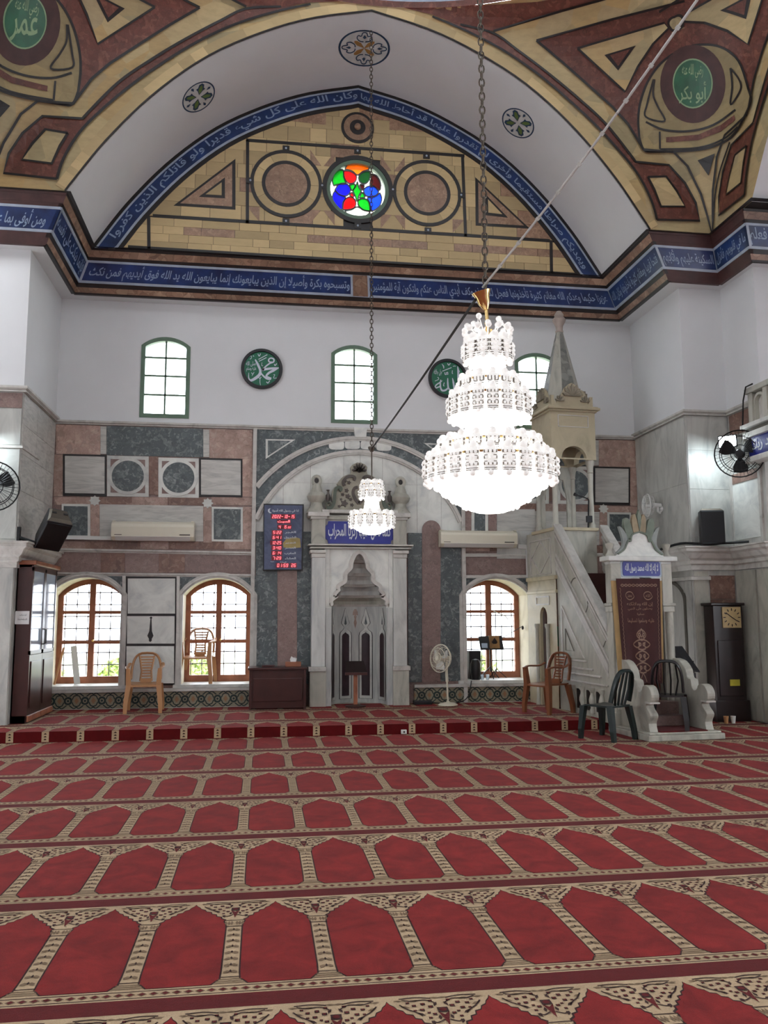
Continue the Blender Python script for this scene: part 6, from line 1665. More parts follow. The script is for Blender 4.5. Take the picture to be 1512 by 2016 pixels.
g.v = [(7.015-z, 11.35+x, 3.86+y) for x, y, z in g.v]; g.build('marble_disc', MAT['white'], wr)
# lower right pier
slabs(frf, [(.02, zlg-.36)], [(6.35, 6.58)], 'minbar', wr); slabs(frf, [(.9, 1.75), (.05, .9), (1.75, zlg-.42)], [(6.60, 7.0)], 'redmarble', wr)
ledge([(XR, D), (XR, PRF), (6.6, PRF)], zlg-.46, [(0, -.03), (.05, -.03), (.05, .02), (0, .03)], 'moulding', wr, 'trim')
fr2b = lambda a, z, s=0: (7.03-(.03 if not s else 0), a, z)
slabs(fr2b, [(.02, zlg-.36)], [(10.87, 11.15), (11.2, 11.7)], 'minbar', wr)
ya, yb = 11.98, 13.2; za0 = .1; zsp = onX(1345, 1185, XR).z; zcr = onX(1322, 1143, XR).z
A = [(ya, za0)]+[((ya+yb)/2-(yb-ya)/2*math.cos(PI*k/20), zsp+(zcr-zsp)*math.sin(PI*k/20)) for k in range(21)]+[(yb, za0)]
g = MB(); L_, R_ = ribbon(A, .05)
for j in range(len(A)-1): g.prismx([L_[j], L_[j+1], R_[j+1], R_[j]], XR-.03, XR)
g.build('blind_arch', MAT['joint'], wr)
slabs(fr, [(.02, .9), (.9, zlg-.5)], [(11.78, 11.95), (12.0, 12.6), (12.6, 13.15), (13.2, 13.46)], 'pier', wr)
# carved tribune front on the right pier, with its blue inscription
tr = thing('tribune_front', 'carved marble tribune front with blue inscription at the right edge', 'tribune', (7.0, 10.6, 3.6))
def tx(name, y0, y1, z0, z1, x0, x1, mat, bevel=.008): g = MB(); g.box(x0, x1, y0, y1, z0, z1); return g.build(name, MAT[mat], tr, bevel=bevel)
yF = 11.02
tx('base_moulding', 9.2, yF-.02, 3.66, 3.74, 6.82, 7.03, 'white'); tx('inscription_panel', 9.2, yF-.05, 3.74, 4.02, 6.88, 7.03, 'plaqueblue', 0); tx('upper_moulding', 9.2, yF, 4.02, 4.10, 6.82, 7.03, 'white'); tx('groove', 9.2, yF-.03, 4.10, 4.16, 6.86, 7.03, 'joint'); tx('shelf', 9.2, yF+.03, 4.16, 4.22, 6.80, 7.03, 'white')
for yy in (10.86, 10.5, 10.14): tx('baluster_post', yy-.05, yy+.05, 4.22, 4.66, 6.86, 6.98, 'minbar')
tx('top_rail', 9.2, 10.96, 4.66, 4.74, 6.84, 7.0, 'minbar'); tx('back_panel', 9.2, 10.93, 4.22, 4.66, 6.95, 7.0, 'trim')
for yy in (10.68, 10.32):
    A = [(yy-.12, 4.26)]+[(yy-.12*math.cos(PI*k/10), 4.5+.12*math.sin(PI*k/10)) for k in range(11)]+[(yy+.12, 4.26)]; g = MB(); L_, R_ = ribbon(A, .035)
    for j in range(len(A)-1): g.prismx([L_[j], L_[j+1], R_[j+1], R_[j]], 6.89, 6.96)
    g.build('arch_moulding', MAT['minbar'], tr)
g = MB(); letter(g, 'وسبح بحمد ربك', lambda a, b: (6.876, yF-.1-1.2*a, 3.77+.22*b), bold=.02); g.build('inscription', MAT['plaquewhite'], tr, recalc=False)
g = MB(); pts = [onX(p[0], p[1], 6.9) for p in ((1491, 757), (1478, 763), (1473, 790), (1472, 835), (1471, 850))]; g.tube([p+Vector((-.09, -.02, 0)) for p in pts], .012, 6); tag(g.build('cable', MAT['blackmetal']), 'black cable looping over the tribune front at right edge', 'cable')
# ---------------------------------------------------------------- plastic chairs
MAT['tan'] = plain('tan_plastic', rgb(178, 130, 88), .4, var=.03); MAT['brown_p'] = plain('brown_plastic', rgb(128, 78, 52), .3, var=.03); MAT['green_p'] = plain('dark_green_plastic', rgb(14, 32, 31), .35, var=.03); MAT['black_p'] = plain('near_black_plastic', rgb(24, 22, 24), .35, var=.03)
def arc_pts(w, z0, z1, y0, y1, n=12):
    out = []
    for i in range(n+1):
        a = PI*i/n; x = -w*math.copysign(abs(math.cos(a))**.6, math.cos(a)); k = math.sin(a)**.7
        out.append((x, y0+(y1-y0)*k, z0+(z1-z0)*k))
    return out
def make_chair(name, label, mat, arms=True, hor=True, loc=(0, 0, 0), rz=0.0, group='plastic chairs', W_=.25):
    t = thing(name, label, 'chair', loc, rz, group); m = MAT[mat]; zs = .42
    def B(g, n_, sm=True): return g.build(n_, m, t, smooth=sm, base=False)
    g = MB(); n = 9; vs = []          # dished seat
    for i in range(n):
        for j in range(n):
            x = -W_*.86+2*W_*.86*i/(n-1); y = -.23+.45*j/(n-1); vs.append((x*(1.0 if j < n-1 else .93), y, zs-.018*(1-(x/W_)**2)*(1-((y)/.26)**2)-(.02 if j == 0 else 0)))
    nv = len(vs); vs2 = [(x, y, z-.022) for x, y, z in vs]
    fs = [(i*n+j, i*n+j+1, (i+1)*n+j+1, (i+1)*n+j) for i in range(n-1) for j in range(n-1)]; fs += [tuple(nv+k for k in f[::-1]) for f in fs]
    rim = [i*n for i in range(n)]+[(n-1)*n+j for j in range(1, n)]+[i*n+n-1 for i in range(n-2, -1, -1)]+[j for j in range(n-2, 0, -1)]
    fs += [(rim[k], rim[(k+1) % len(rim)], nv+rim[(k+1) % len(rim)], nv+rim[k]) for k in range(len(rim))]
    g.add(vs+vs2, fs); B(g, 'seat')
    for sx in (-1, 1):
        for sy, y0, y1 in ((-1, -.20, -.235), (1, .19, .25)):
            g = MB(); xt, xb = sx*W_*.84, sx*W_*.98
            zt = .64 if (arms and sy < 0) else zs
            a, b = .032, .022
            def q(x, y, z, w, d): return [(x-w, y-d, z), (x+w, y-d, z), (x+w, y+d, z), (x-w, y+d, z)]
            lv = [q(xb, y1, 0, .026, .022), q(xb*.985+xt*.015, y1*.8+y0*.2, .12, .030, .026), q(xt, y0, zs-.02, .036, .034)]
            if zt > zs: lv.append(q(xt*1.06, y0-.02, zt, .026, .03))
            for A_, B_ in zip(lv[:-1], lv[1:]): g.loft(A_, B_)
            B(g, 'leg', False)
        if arms:
            g = MB(); g.tube(smooth_line([(sx*W_*.9, -.23, .63), (sx*W_*1.0, -.12, .655), (sx*W_*1.0, .08, .65), (sx*W_*.95, .2, .69)], 4), .026, 8, flat=.55); B(g, 'armrest')
    g = MB(); top = [(x, y, z) for x, y, z in arc_pts(W_*.86, .46, .84, .20, .30, 16)]; g.tube(top, .034, 8, flat=.55); B(g, 'back_frame')
    def yb(z): return .20+.10*(z-.46)/.38
    if hor:
        w0 = W_*.40
        for s in (-1, 1):
            g = MB(); g.tube([(s*w0*.85, yb(.45), .43), (s*w0*.7, yb(.6), .58), (s*w0*1.1, yb(.8), .80)], .016, 6); B(g, 'back_post')
        for k in range(8):
            z = .50+k*.04; w = w0*(.75+.35*((z-.58)/.22)**2 if z > .58 else .78); g = MB(); g.box(-w, w, yb(z)-.006, yb(z)+.008, z-.011, z+.011); B(g, 'slat', False)
        g = MB(); g.box(-w0*.8, w0*.8, .17, .21, .40, .47); B(g, 'back_foot', False)
    else:
        for k in (-.55, -.19, .19, .55):
            x = W_*k; zt = .82 if abs(k) < .4 else .79
            g = MB(); g.tube([(x*.8, yb(.44), .42), (x*1.1, yb(.6)+.0, .60), (x*.9, yb(zt), zt)], .019, 6, flat=.6); B(g, 'slat')
    return t
p = onY(284, 1393, 13.0); make_chair('plastic_chair', 'tan plastic armchair standing under the drop-shaped wall inlay', 'tan', loc=(p.x, 12.98, PZ+.003), rz=.05)
p = onY(391, 1343, 13.82); make_chair('plastic_chair', 'tan plastic armchair standing up on the window sill', 'tan', loc=(p.x-.02, 13.80, zsill+.003), rz=-.1)
make_chair('plastic_chair', 'brown plastic armchair beside the pulpit stairs', 'brown_p', loc=(4.10, 11.88, PZ+.003), rz=-1.1)
make_chair('plastic_chair', 'dark green armless plastic chair in front of the pulpit', 'green_p', False, False, (4.24, 10.12, .006), 3.14+.55, W_=.22)
pc = Lw(.47, .33, .115); make_chair('plastic_chair', 'black plastic chair standing between the pulpit cheeks', 'black_p', False, False, tuple(pc), 3.14-.5, W_=.21)

# ---------------------------------------------------------------- desk with tissue box
xa, xb = onY(490, 1380, 12.95).x, onY(602, 1380, 12.95).x; zt = onY(550, 1314, 12.95).z
t = thing('desk', 'dark mahogany desk against the wall beside the niche', 'desk', ((xa+xb)/2, 12.95, PZ))
g = MB(); g.box(xa-.02, xb+.02, 12.92, 13.42, zt-.035, zt); g.build('top', MAT['wood_red'], t, bevel=.006)
g = MB(); g.box(xa+.02, xb-.02, 12.97, 12.99, PZ+.02, zt-.035); g.build('front_panel', MAT['wood_red'], t)
g = MB(); g.box(xa+.06, xb-.06, 12.955, 12.97, PZ+.12, zt-.16); g.build('raised_panel', MAT['wood_red'], t, bevel=.008)
for x0, x1 in ((xa, xa+.03), (xb-.03, xb)): g = MB(); g.box(x0, x1, 12.94, 13.40, PZ+.003, zt-.035); g.build('side_panel', MAT['wood_red'], t)
x, z = onY(577, 1312, 13.12).x, zt
t = thing('tissue_box', 'small wooden tissue box with white tissue on the desk', 'tissue box', (x, 13.12, z+.001))
g = MB(); g.box(x-.12, x+.12, 13.06, 13.18, z+.002, z+.075); g.build('box', MAT['wood_mid'], t, bevel=.006)
g = MB(); P = [(x-.04, 13.12, z+.075), (x+.04, 13.12, z+.075), (x+.055, 13.13, z+.12), (x+.03, 13.11, z+.15), (x, 13.13, z+.135), (x-.03, 13.12, z+.155), (x-.05, 13.11, z+.11)]; g.loft(P, [(a+.005, b+.02, c) for a, b, c in P]); g.build('tissue', MAT['paper'], t)
x = onY(528, 1312, 13.12).x
g = MB(); g.box(x-.10, x+.10, 13.05, 13.2, zt+.002, zt+.03); tag(g.build('closed_book', MAT['wood_red'], bevel=.006), 'flat dark book lying at the left of the desk', 'book')

# ---------------------------------------------------------------- bookcase
x0, x1, y0, y1 = -3.22, -3.02, 11.80, 13.12; zt = onY(60, 1112, 11.8).z
t = thing('bookcase', 'tall mahogany bookcase with glass doors at the left wall', 'bookcase', (x1, y0, PZ))
g = MB()
g.box(x0, x1-.02, y0, y0+.025, PZ+.003, zt); g.box(x0, x1-.02, y1-.025, y1, PZ+.003, zt); g.box(x0, x0+.012, y0, y1, PZ+.003, zt); g.box(x0, x1, y0, y1, zt-.03, zt); g.box(x0, x1, y0, y1, PZ+.003, PZ+.1)
for k in range(1, 5): z = PZ+(zt-PZ)*k/5; g.box(x0, x1-.03, y0+.02, y1-.02, z-.01, z+.01)
g.build('carcass', MAT['wood_red'], t)
g = MB(); g.box(x0-.01, x1+.04, y0-.03, y1+.03, zt, zt+.06); g.build('cornice', MAT['wood_mid'], t, bevel=.012)
zmid_ = PZ+.1+(zt-PZ-.1)*.40; ymid = (y0+y1)/2
MAT['bookglass'] = NT('cabinet_glass').fin((0.45, 0.55, 0.68, 1), 0.08)
for ya, yb_ in ((y0, ymid-.004), (ymid+.004, y1)):
    g = MB(); b = .05
    g.box(x1-.02, x1, ya, yb_, zmid_, zmid_+b); g.box(x1-.02, x1, ya, yb_, zt-.03-b, zt-.03); g.box(x1-.02, x1, ya, ya+b, zmid_, zt-.03); g.box(x1-.02, x1, yb_-b, yb_, zmid_, zt-.03)
    o = g.build('glass_door', MAT['wood_red'], t); g = MB(); g.box(x1-.014, x1-.008, ya+b, yb_-b, zmid_+b, zt-.03-b); g.build('pane', MAT['bookglass'], o)
    g = MB(); yh = ymid+(-.03 if ya < ymid-.1 else .03); g.tube([(x1, yh, zmid_+.12), (x1+.035, yh, zmid_+.13), (x1+.035, yh, zmid_+.32), (x1, yh, zmid_+.33)], .008, 6); g.build('handle', MAT['blackmetal'], o)
    g = MB(); g.box(x1-.02, x1, ya, yb_, PZ+.1, zmid_-.006); o = g.build('lower_door', MAT['wood_red'], t); g = MB(); g.box(x1, x1+.012, ya+.07, yb_-.07, PZ+.19, zmid_-.09); g.build('raised_panel', MAT['wood_red'], o, bevel=.01)
    g = MB(); g.box(x1-.02, x1+.02, ya, yb_, PZ+.02, PZ+.1); g.build('plinth', MAT['wood_mid'], t, bevel=.006)
pz0, pz1 = onY(40, 1229, 11.79).z, onY(40, 1203, 11.79).z
g = MB(); g.box(-3.225, -3.045, 11.792, 11.797, pz0, pz1); pp_ = tag(g.build('paper_notice', MAT['paper']), 'white paper notice taped to the bookcase side', 'notice')
g = MB(); letter(g, 'الرجاء عدم العبث', lambda a, b: (-3.17+.09*a, 11.7905, pz1-.07+.03*b)); letter(g, 'بالكتب والمصاحف وشكرا', lambda a, b: (-3.19+.12*a, 11.7905, pz0+.05+.03*b)); o = g.build('print', MAT['blackplastic'], pp_, recalc=False); o['kind'] = 'stuff'

# ---------------------------------------------------------------- air conditioners and their ducts
def aircon(a, b, c, d, label):
    (x0, z1), (x1, z0) = W(a, b, 13.25), W(c, d, 13.25)
    t = thing('air_conditioner', label, 'air conditioner', ((x0+x1)/2, D, z0), group='wall air conditioners')
    h = z1-z0; P = [(D-.036, z1), (D-.17, z1), (D-.235, z1-.04), (D-.25, z1-h*.3), (D-.235, z0+h*.18), (D-.16, z0), (D-.036, z0)]
    g = MB(); g.prismx(P, x0, x1); g.build('body', MAT['ac'], t, bevel=.006)
    g = MB(); g.prismx([(D-.236, z0+h*.20), (D-.165, z0+.002), (D-.17, z0-.004), (D-.242, z0+h*.19)], x0+.06, x1-.06); g.build('louvre', MAT['whiteplastic'], t)
    g = MB(); g.box(x1-.22, x1-.06, D-.246, D-.238, z0+h*.26, z0+h*.32); g.build('indicator', MAT['joint'], t)
    g = MB(); g.box(x0+.05, x0+.16, D-.246, D-.238, z0+h*.26, z0+h*.29); g.build('badge', MAT['steel'], t)
    for x in (x0+.03, x1-.03): g = MB(); g.box(x-.02, x+.02, D-.2, D-.036, z1, z1+.012); g.build('end_cap', MAT['ac'], t)
aircon(219, 1025, 381.5, 1064, 'ivory air conditioner on the wall above the left windows')
aircon(868, 1043, 1020, 1077, 'ivory air conditioner on the wall right of the niche')
def duct(pts, name, label, w=.045):
    g = MB(); P = [Vector((W(*p, D-.05)[0], D-.05, W(*p, D-.05)[1])) for p in pts]
    for a, b in zip(P[:-1], P[1:]):
        d = (b-a).normalized(); s = d.cross(Vector((0, 1, 0))).normalized(); g.obox((a+b)/2, d, Vector((0, 1, 0)), s, (b-a).length/2+w*.5, .028, w)
    tag(g.build(name, MAT['whiteplastic'], bevel=.004), label, 'cable duct')
duct([(123, 1058), (217, 1060)], 'cable_duct', 'white cable duct running left from the air conditioner', .03)
duct([(1021, 1076), (1039, 1077), (1041, 1135)], 'cable_duct', 'white elbow duct beside the right hand air conditioner', .035)

# ---------------------------------------------------------------- loudspeakers
def speaker_at(c, f, up, w, h, d, label, bracket=None):
    f = Vector(f).normalized(); up = Vector(up); up = (up-f*up.dot(f)).normalized(); s = up.cross(f).normalized(); c = Vector(c)
    t = thing('loudspeaker', label, 'loudspeaker', tuple(c-Vector((0, 0, h/2))))
    def q(a, b, e): return c+s*a+up*b+f*e
    g = MB(); A = [(-w/2, d/2), (w/2, d/2), (w*.36, -d/2), (-w*.36, -d/2)]
    g.loft([q(a, -h/2, e) for a, e in A], [q(a, h/2-.0, e) for a, e in A]); g.build('cabinet', MAT['blackplastic'], t, bevel=.015)
    g = MB(); A = [(-w/2+.015, d/2+.012), (w/2-.015, d/2+.012), (w/2-.015, d/2), (-w/2+.015, d/2)]; g.loft([q(a, -h/2+.02, e) for a, e in A], [q(a, h/2-.02, e) for a, e in A]); g.build('grille', MAT['blackmetal'], t, bevel=.008)
    g = MB(); A = [(-w/2+.01, d/2-.01), (w/2-.01, d/2-.01), (w*.33, -d/2+.02), (-w*.33, -d/2+.02)]; g.loft([q(a, h/2, e) for a, e in A], [q(a*.8, h/2+.03, e*.7) for a, e in A]); g.build('top_plate', MAT['steel'], t)
    for k in (-1, 1): g = MB(); g.obox(q(k*w*.22, h/2+.032, -.02), s, up, f, .03, .006, .015); g.build('hand_hole', MAT['black'], t)
    if bracket:
        g = MB(); g.tube([bracket, (Vector(bracket)+c)*.5+Vector((0, 0, -.12)), q(0, -h*.25, -d/2)], .025, 8); g.box(bracket[0]-.015, bracket[0]+.02, bracket[1]-.03, bracket[1]+.03, bracket[2]-.14, bracket[2]+.14); g.build('bracket', MAT['blackmetal'], t)
    return t
c = onY(103, 1043, 11.85)
_s = RIGHT*.97-UP*.25+FWD*.76; _u = RIGHT*.6+UP*.8-FWD*.5
speaker_at(c, _s.cross(_u), _u, .35, .52, .28, 'black loudspeaker tilted on a bracket at the left pier', (XL+.02, PLF+.03, c.z-.12))
c = onY(1404, 1042, 11.5)
speaker_at((c.x, 11.58, zlg+.275), (-.15, -1, 0), (0, 0, 1), .36, .50, .22, 'black loudspeaker standing on the right pier ledge')

# ---------------------------------------------------------------- fans
def cage_fan(name, label, c, f, r, mats, n_sp=44, wall=None, group=None, blades=3, blade_mat='blackmetal'):
    f = Vector(f).normalized(); s = f.cross(Vector((0, 0, 1))).normalized(); up = s.cross(f); c = Vector(c)
    t = thing(name, label, 'fan', tuple(c-Vector((0, 0, r))), group=group)
    def q(a, rr, e): return c+s*(rr*math.cos(a))+up*(rr*math.sin(a))+f*e
    g = MB()
    for rr, e in ((r, .0), (r*.72, .055), (r*.36, .07), (r*.8, -.07)): g.tube([q(2*PI*k/28, rr, e) for k in range(28)], .006 if rr < r else .010, 5, closed=True)
    for k in range(n_sp):
        a = 2*PI*k/n_sp; g.tube([q(a, r*.14, .075), q(a, r*.5, .072), q(a, r*.86, .045), q(a, r, 0)], .0028, 3)
        if k % 2 == 0: g.tube([q(a, r, 0), q(a, r*.8, -.07), q(a, r*.25, -.08)], .0028, 3)
    o = g.build('cage', MAT[mats], t, recalc=False)
    g = MB(); g.loft([q(2*PI*k/16, r*.15, .08) for k in range(16)], [q(2*PI*k/16, r*.15, .06) for k in range(16)]); g.build('cage_badge', MAT[mats], t)
    for b in range(blades):
        a = 2*PI*b/blades+.5; g = MB(); V = []
        for i in range(7):
            rr = r*(.16+.68*i/6); w = .22+.30*math.sin(PI*(i+1)/8)
            V += [q(a-w, rr, -.02-.02), q(a+w, rr, .02-.0)]
        g.add(V, [(2*i, 2*i+1, 2*i+3, 2*i+2) for i in range(6)]); g.build('blade', MAT[blade_mat], t, recalc=False)
    g = MB(); g.loft([q(2*PI*k/14, r*.17, .03) for k in range(14)], [q(2*PI*k/14, r*.22, -.06) for k in range(14)]); g.loft([q(2*PI*k/14, r*.24, -.06) for k in range(14)], [q(2*PI*k/14, r*.16, -.22) for k in range(14)]); g.build('motor', MAT[mats], t, bevel=.01)
    if wall:
        w = Vector(wall); m = c-f*.16; g = MB(); g.tube([m, m+Vector((0, 0, -.10)), (m+w)*.5+Vector((0, 0, -.10)), w], .018, 8); g.ball(w, .05, 8, 5); g.build('bracket', MAT[mats], t, recalc=False)
    return t
c = onY(1456, 893, 10.98); cage_fan('wall_fan', 'large black caged wall fan on the right pier', c, (-.5, -.86, -.12), .335, 'blackmetal', 40, (7.02, c.y+.05, c.z-.06))
c = onY(-14, 957, 11.3); cage_fan('wall_fan', 'black caged wall fan cut off by the left edge', c, (.35, -.92, -.1), .32, 'blackmetal', 40, (c.x-.1, PLF-.01, c.z-.25))
c = onX(1300, 990, XR-.24); c = onY(1300, 990, 12.5); cage_fan('wall_fan', 'small white wall fan above the pulpit doorway crest', (XR-.25, 12.6, onX(1292, 990, XR-.25).z), (-.96, .18, 0), .18, 'whiteplastic', 32, (XR-.015, 12.6, onX(1310, 1000, XR).z), blade_mat='whiteplastic')
b = onY(882, 1386, 13.12); hd = onY(866, 1296, 13.12)
t = cage_fan('pedestal_fan', 'white pedestal fan standing right of the niche', (hd.x, 13.10, hd.z), (-.82, -.55, .1), .215, 'ac', 36, blade_mat='whiteplastic')
g = MB(); g.lathe([(.155, 0), (.155, .012), (.12, .03), (.03, .045), (.022, .06)], (b.x, 13.12, PZ+.004), 24); g.build('base', MAT['ac'], t, True)
g = MB(); g.tube([(b.x, 13.12, PZ+.04), (b.x-.01, 13.12, (PZ+hd.z)/2)], .014, 8); g.tube([(b.x-.01, 13.12, (PZ+hd.z)/2), (b.x-.02, 13.12, hd.z-.2), (hd.x+.12, 13.16, hd.z-.02)], .024, 8); g.build('pole', MAT['ac'], t, recalc=False)
g = MB(); g.ball((hd.x+.12, 13.18, hd.z), .05, 10, 6); g.build('motor_knob', MAT['ac'], t, True)

# ---------------------------------------------------------------- longcase clock
yf = 11.42
xa, xb = onY(1408, 1300, yf).x, onY(1470, 1300, yf).x; ztc = onY(1432, 1192, yf).z
MAT['darkwood'] = plain('ebonised_wood', rgb(34, 24, 24), .3, var=.15); MAT['dial'] = plain('dial_cream', rgb(196, 172, 124), .4, var=.06)
t = thing('longcase_clock', 'dark longcase clock with square cream dial at the right pier', 'clock', ((xa+xb)/2, yf, 0))
g = MB(); g.box(xa+.015, xb-.015, yf+.02, yf+.28, .25, ztc); g.build('case', MAT['darkwood'], t, bevel=.008)
g = MB(); g.box(xa-.02, xb+.02, yf, yf+.30, .004, .3); g.build('plinth', MAT['darkwood'], t, bevel=.008); g = MB(); g.box(xa-.02, xb+.02, yf-.0, yf+.3, ztc, ztc+.04); g.build('cap', MAT['darkwood'], t, bevel=.01)
g = MB(); g.box(xa+.06, xb-.06, yf+.005, yf+.02, .36, ztc-.5); g.build('trunk_door', MAT['darkwood'], t, bevel=.006)
d0, d1 = onY(1424, 1234, yf), onY(1458, 1197, yf); xm, zm_, rr = (d0.x+d1.x)/2, (d0.z+d1.z)/2, (d1.x-d0.x)/2
g = MB(); g.box(xm-rr, xm+rr, yf+.004, yf+.025, zm_-rr*1.05, zm_+rr*1.05); dl = g.build('dial', MAT['dial'], t)
g = MB()
for k in range(12): a = 2*PI*k/12; g.obox((xm+rr*.8*math.sin(a), yf+.002, zm_+rr*.8*math.cos(a)), Vector((math.cos(a), 0, -math.sin(a))), Vector((0, 1, 0)), Vector((math.sin(a), 0, math.cos(a))), .006, .003, .018)
o = g.build('hour_marks', MAT['darkwood'], dl, recalc=False); o['kind'] = 'stuff'
for ang, ln in ((2.15, .75), (5.35, .85)): g = MB(); g.obox((xm+rr*ln*.45*math.sin(ang), yf-.001, zm_+rr*ln*.45*math.cos(ang)), Vector((math.cos(ang), 0, -math.sin(ang))), Vector((0, 1, 0)), Vector((math.sin(ang), 0, math.cos(ang))), .005, .003, rr*ln*.5); g.build('clock_hand', MAT['blackmetal'], dl)
p = onY(1447, 1344, yf); MAT['yellow'] = plain('yellow_label', rgb(190, 180, 60), .6, var=.1)
g = MB(); g.box(p.x-.075, p.x+.075, yf-.002, yf+.004, p.z-.045, p.z+.045); tag(g.build('sticker', MAT['yellow'], t))
for px, m, nm in ((1443, 'whiteplastic', 'white plastic cup standing before the longcase clock'), (1429, 'tan', 'brown paper cup standing before the longcase clock')):
    p = onY(px, 1405, 11.25); g = MB(); g.lathe([(.025, 0), (.036, .1), (.033, .1), (.022, .005)], (p.x, 11.25, .006), 14); tag(g.build('cup', MAT[m], smooth=True), nm, 'cup')

# ---------------------------------------------------------------- embroidered door curtain
MAT['velvet'] = (lambda t: t.fin(t.ramp(t.noise(t.pos(), 4, 4), [(.3, rgb(58, 28, 28)), (.7, rgb(70, 34, 33))]), .85))(NT('maroon_velvet')); MAT['goldthread'] = plain('gold_thread', rgb(128, 98, 80), .5, .2); MAT['ochre_cloth'] = plain('ochre_lining', rgb(172, 142, 96), .8)
CVV = PV-.10
cur = thing('door_curtain', 'maroon embroidered curtain hanging in the pulpit doorway', 'curtain', tuple(Lw(.45, CVV, .5)), TH)
c4 = [Lv(1213, 1139, CVV), Lv(1299.5, 1139, CVV), Lv(1305, 1346, CVV), Lv(1229, 1346, CVV)]
def cm(a, b, off=0.0):
    (u0, z0), (u1, z1) = c4[0], c4[1]; (u3, z3), (u2, z2_) = c4[3], c4[2]
    u = (u0+(u1-u0)*a)*(1-b)+(u3+(u2-u3)*a)*b; z = (z0+(z1-z0)*a)*(1-b)+(z3+(z2_-z3)*a)*b
    v = CVV-off-.012*math.sin(a*17+b)*(.3+b); return Lw(u, v, z)
def sheet(a0, a1, b0, b1, off, name, mat, n=24, k=12):
    g = MB(); g.add([cm(a0+(a1-a0)*i/n, b0+(b1-b0)*j/k, off) for j in range(k+1) for i in range(n+1)]+[cm(a0+(a1-a0)*i/n, b0+(b1-b0)*j/k, off-.008) for j in range(k+1) for i in range(n+1)],
        [(j*(n+1)+i, j*(n+1)+i+1, (j+1)*(n+1)+i+1, (j+1)*(n+1)+i) for j in range(k) for i in range(n)]+[((n+1)*(k+1)+j*(n+1)+i, (n+1)*(k+1)+(j+1)*(n+1)+i, (n+1)*(k+1)+(j+1)*(n+1)+i+1, (n+1)*(k+1)+j*(n+1)+i+1) for j in range(k) for i in range(n)])
    return g.build(name, MAT[mat], cur, smooth=True, recalc=False)
sheet(0, 1, 0, 1, 0, 'cloth', 'velvet'); sheet(-.10, .02, .02, .99, -.02, 'lining', 'ochre_cloth', 6); sheet(.98, 1.06, .02, .99, -.02, 'lining', 'ochre_cloth', 6)
def cstroke(lines, name='embroidery', w=.010):
    g = MB()
    for L in lines:
        P = smooth_line(L, 4); A, B = ribbon(P, w)
        for j in range(len(P)-1): g.add([cm(*q, .006) for q in (A[j], A[j+1], B[j+1], B[j])], [(0, 1, 2, 3)])
    o = g.build(name, MAT['goldthread'], cur, recalc=False); o['kind'] = 'stuff'; return o
bd = []
for k in range(10): a = .08+k*.084; bd.append([(a, .065), (a+.04, .055), (a+.08, .065), (a+.04, .075), (a, .065)])
for k in range(22): b = .09+k*.04; bd += [[(.055, b), (.075, b+.02), (.055, b+.04)], [(.945, b), (.925, b+.02), (.945, b+.04)]]
cstroke(bd, 'embroidered_border', .008)
cstroke([[(.5+.0, .5)]+[(.5, .5)]]+[[(cx+.09*math.cos(2*PI*k/14)*(1+.1*math.cos(7*k)), cy+.038*math.sin(2*PI*k/14)) for k in range(15)] for cx, cy in ((.28, .165), (.70, .165))], 'embroidered_roundel', .010)
g = MB()
for s, a0, a1, b0, b1 in (('محمد', .23, .33, .18, .15), ('الله', .65, .75, .18, .15), ('إن الله وملائكته', .2, .8, .27, .225), ('يصلون على النبي', .22, .78, .31, .275), ('صلوا', .42, .60, .355, .33), ('عليه وسلموا تسليما', .2, .82, .43, .38)):
    letter(g, s, lambda x_, y_: cm(a0+(a1-a0)*x_, b0+(b1-b0)*y_, .007), bold=.01)
o = g.build('embroidered_text', MAT['goldthread'], cur, recalc=False); o['kind'] = 'stuff'
vs_ = []
for cy, w_ in ((.54, .12), (.63, .20), (.74, .17), (.85, .19)):
    for s in (-1, 1): vs_ += [[(.5, cy-.05), (.5+s*w_*.6, cy-.035), (.5+s*w_, cy), (.5+s*w_*.6, cy+.03), (.5+s*w_*.3, cy), (.5+s*w_*.5, cy-.02)], [(.5, cy+.05), (.5+s*w_*.5, cy+.04), (.5+s*w_*.35, cy+.015)], [(.5+s*.02, cy), (.5+s*.06, cy-.015), (.5+s*.09, cy), (.5+s*.05, cy+.012), (.5+s*.02, cy)]]
cstroke(vs_+[[(.5, .48), (.46, .52), (.5, .56), (.54, .52), (.5, .48)], [(.5, .9), (.44, .94), (.4, .985)], [(.5, .9), (.56, .94), (.6, .985)]], 'embroidered_vase', .014)
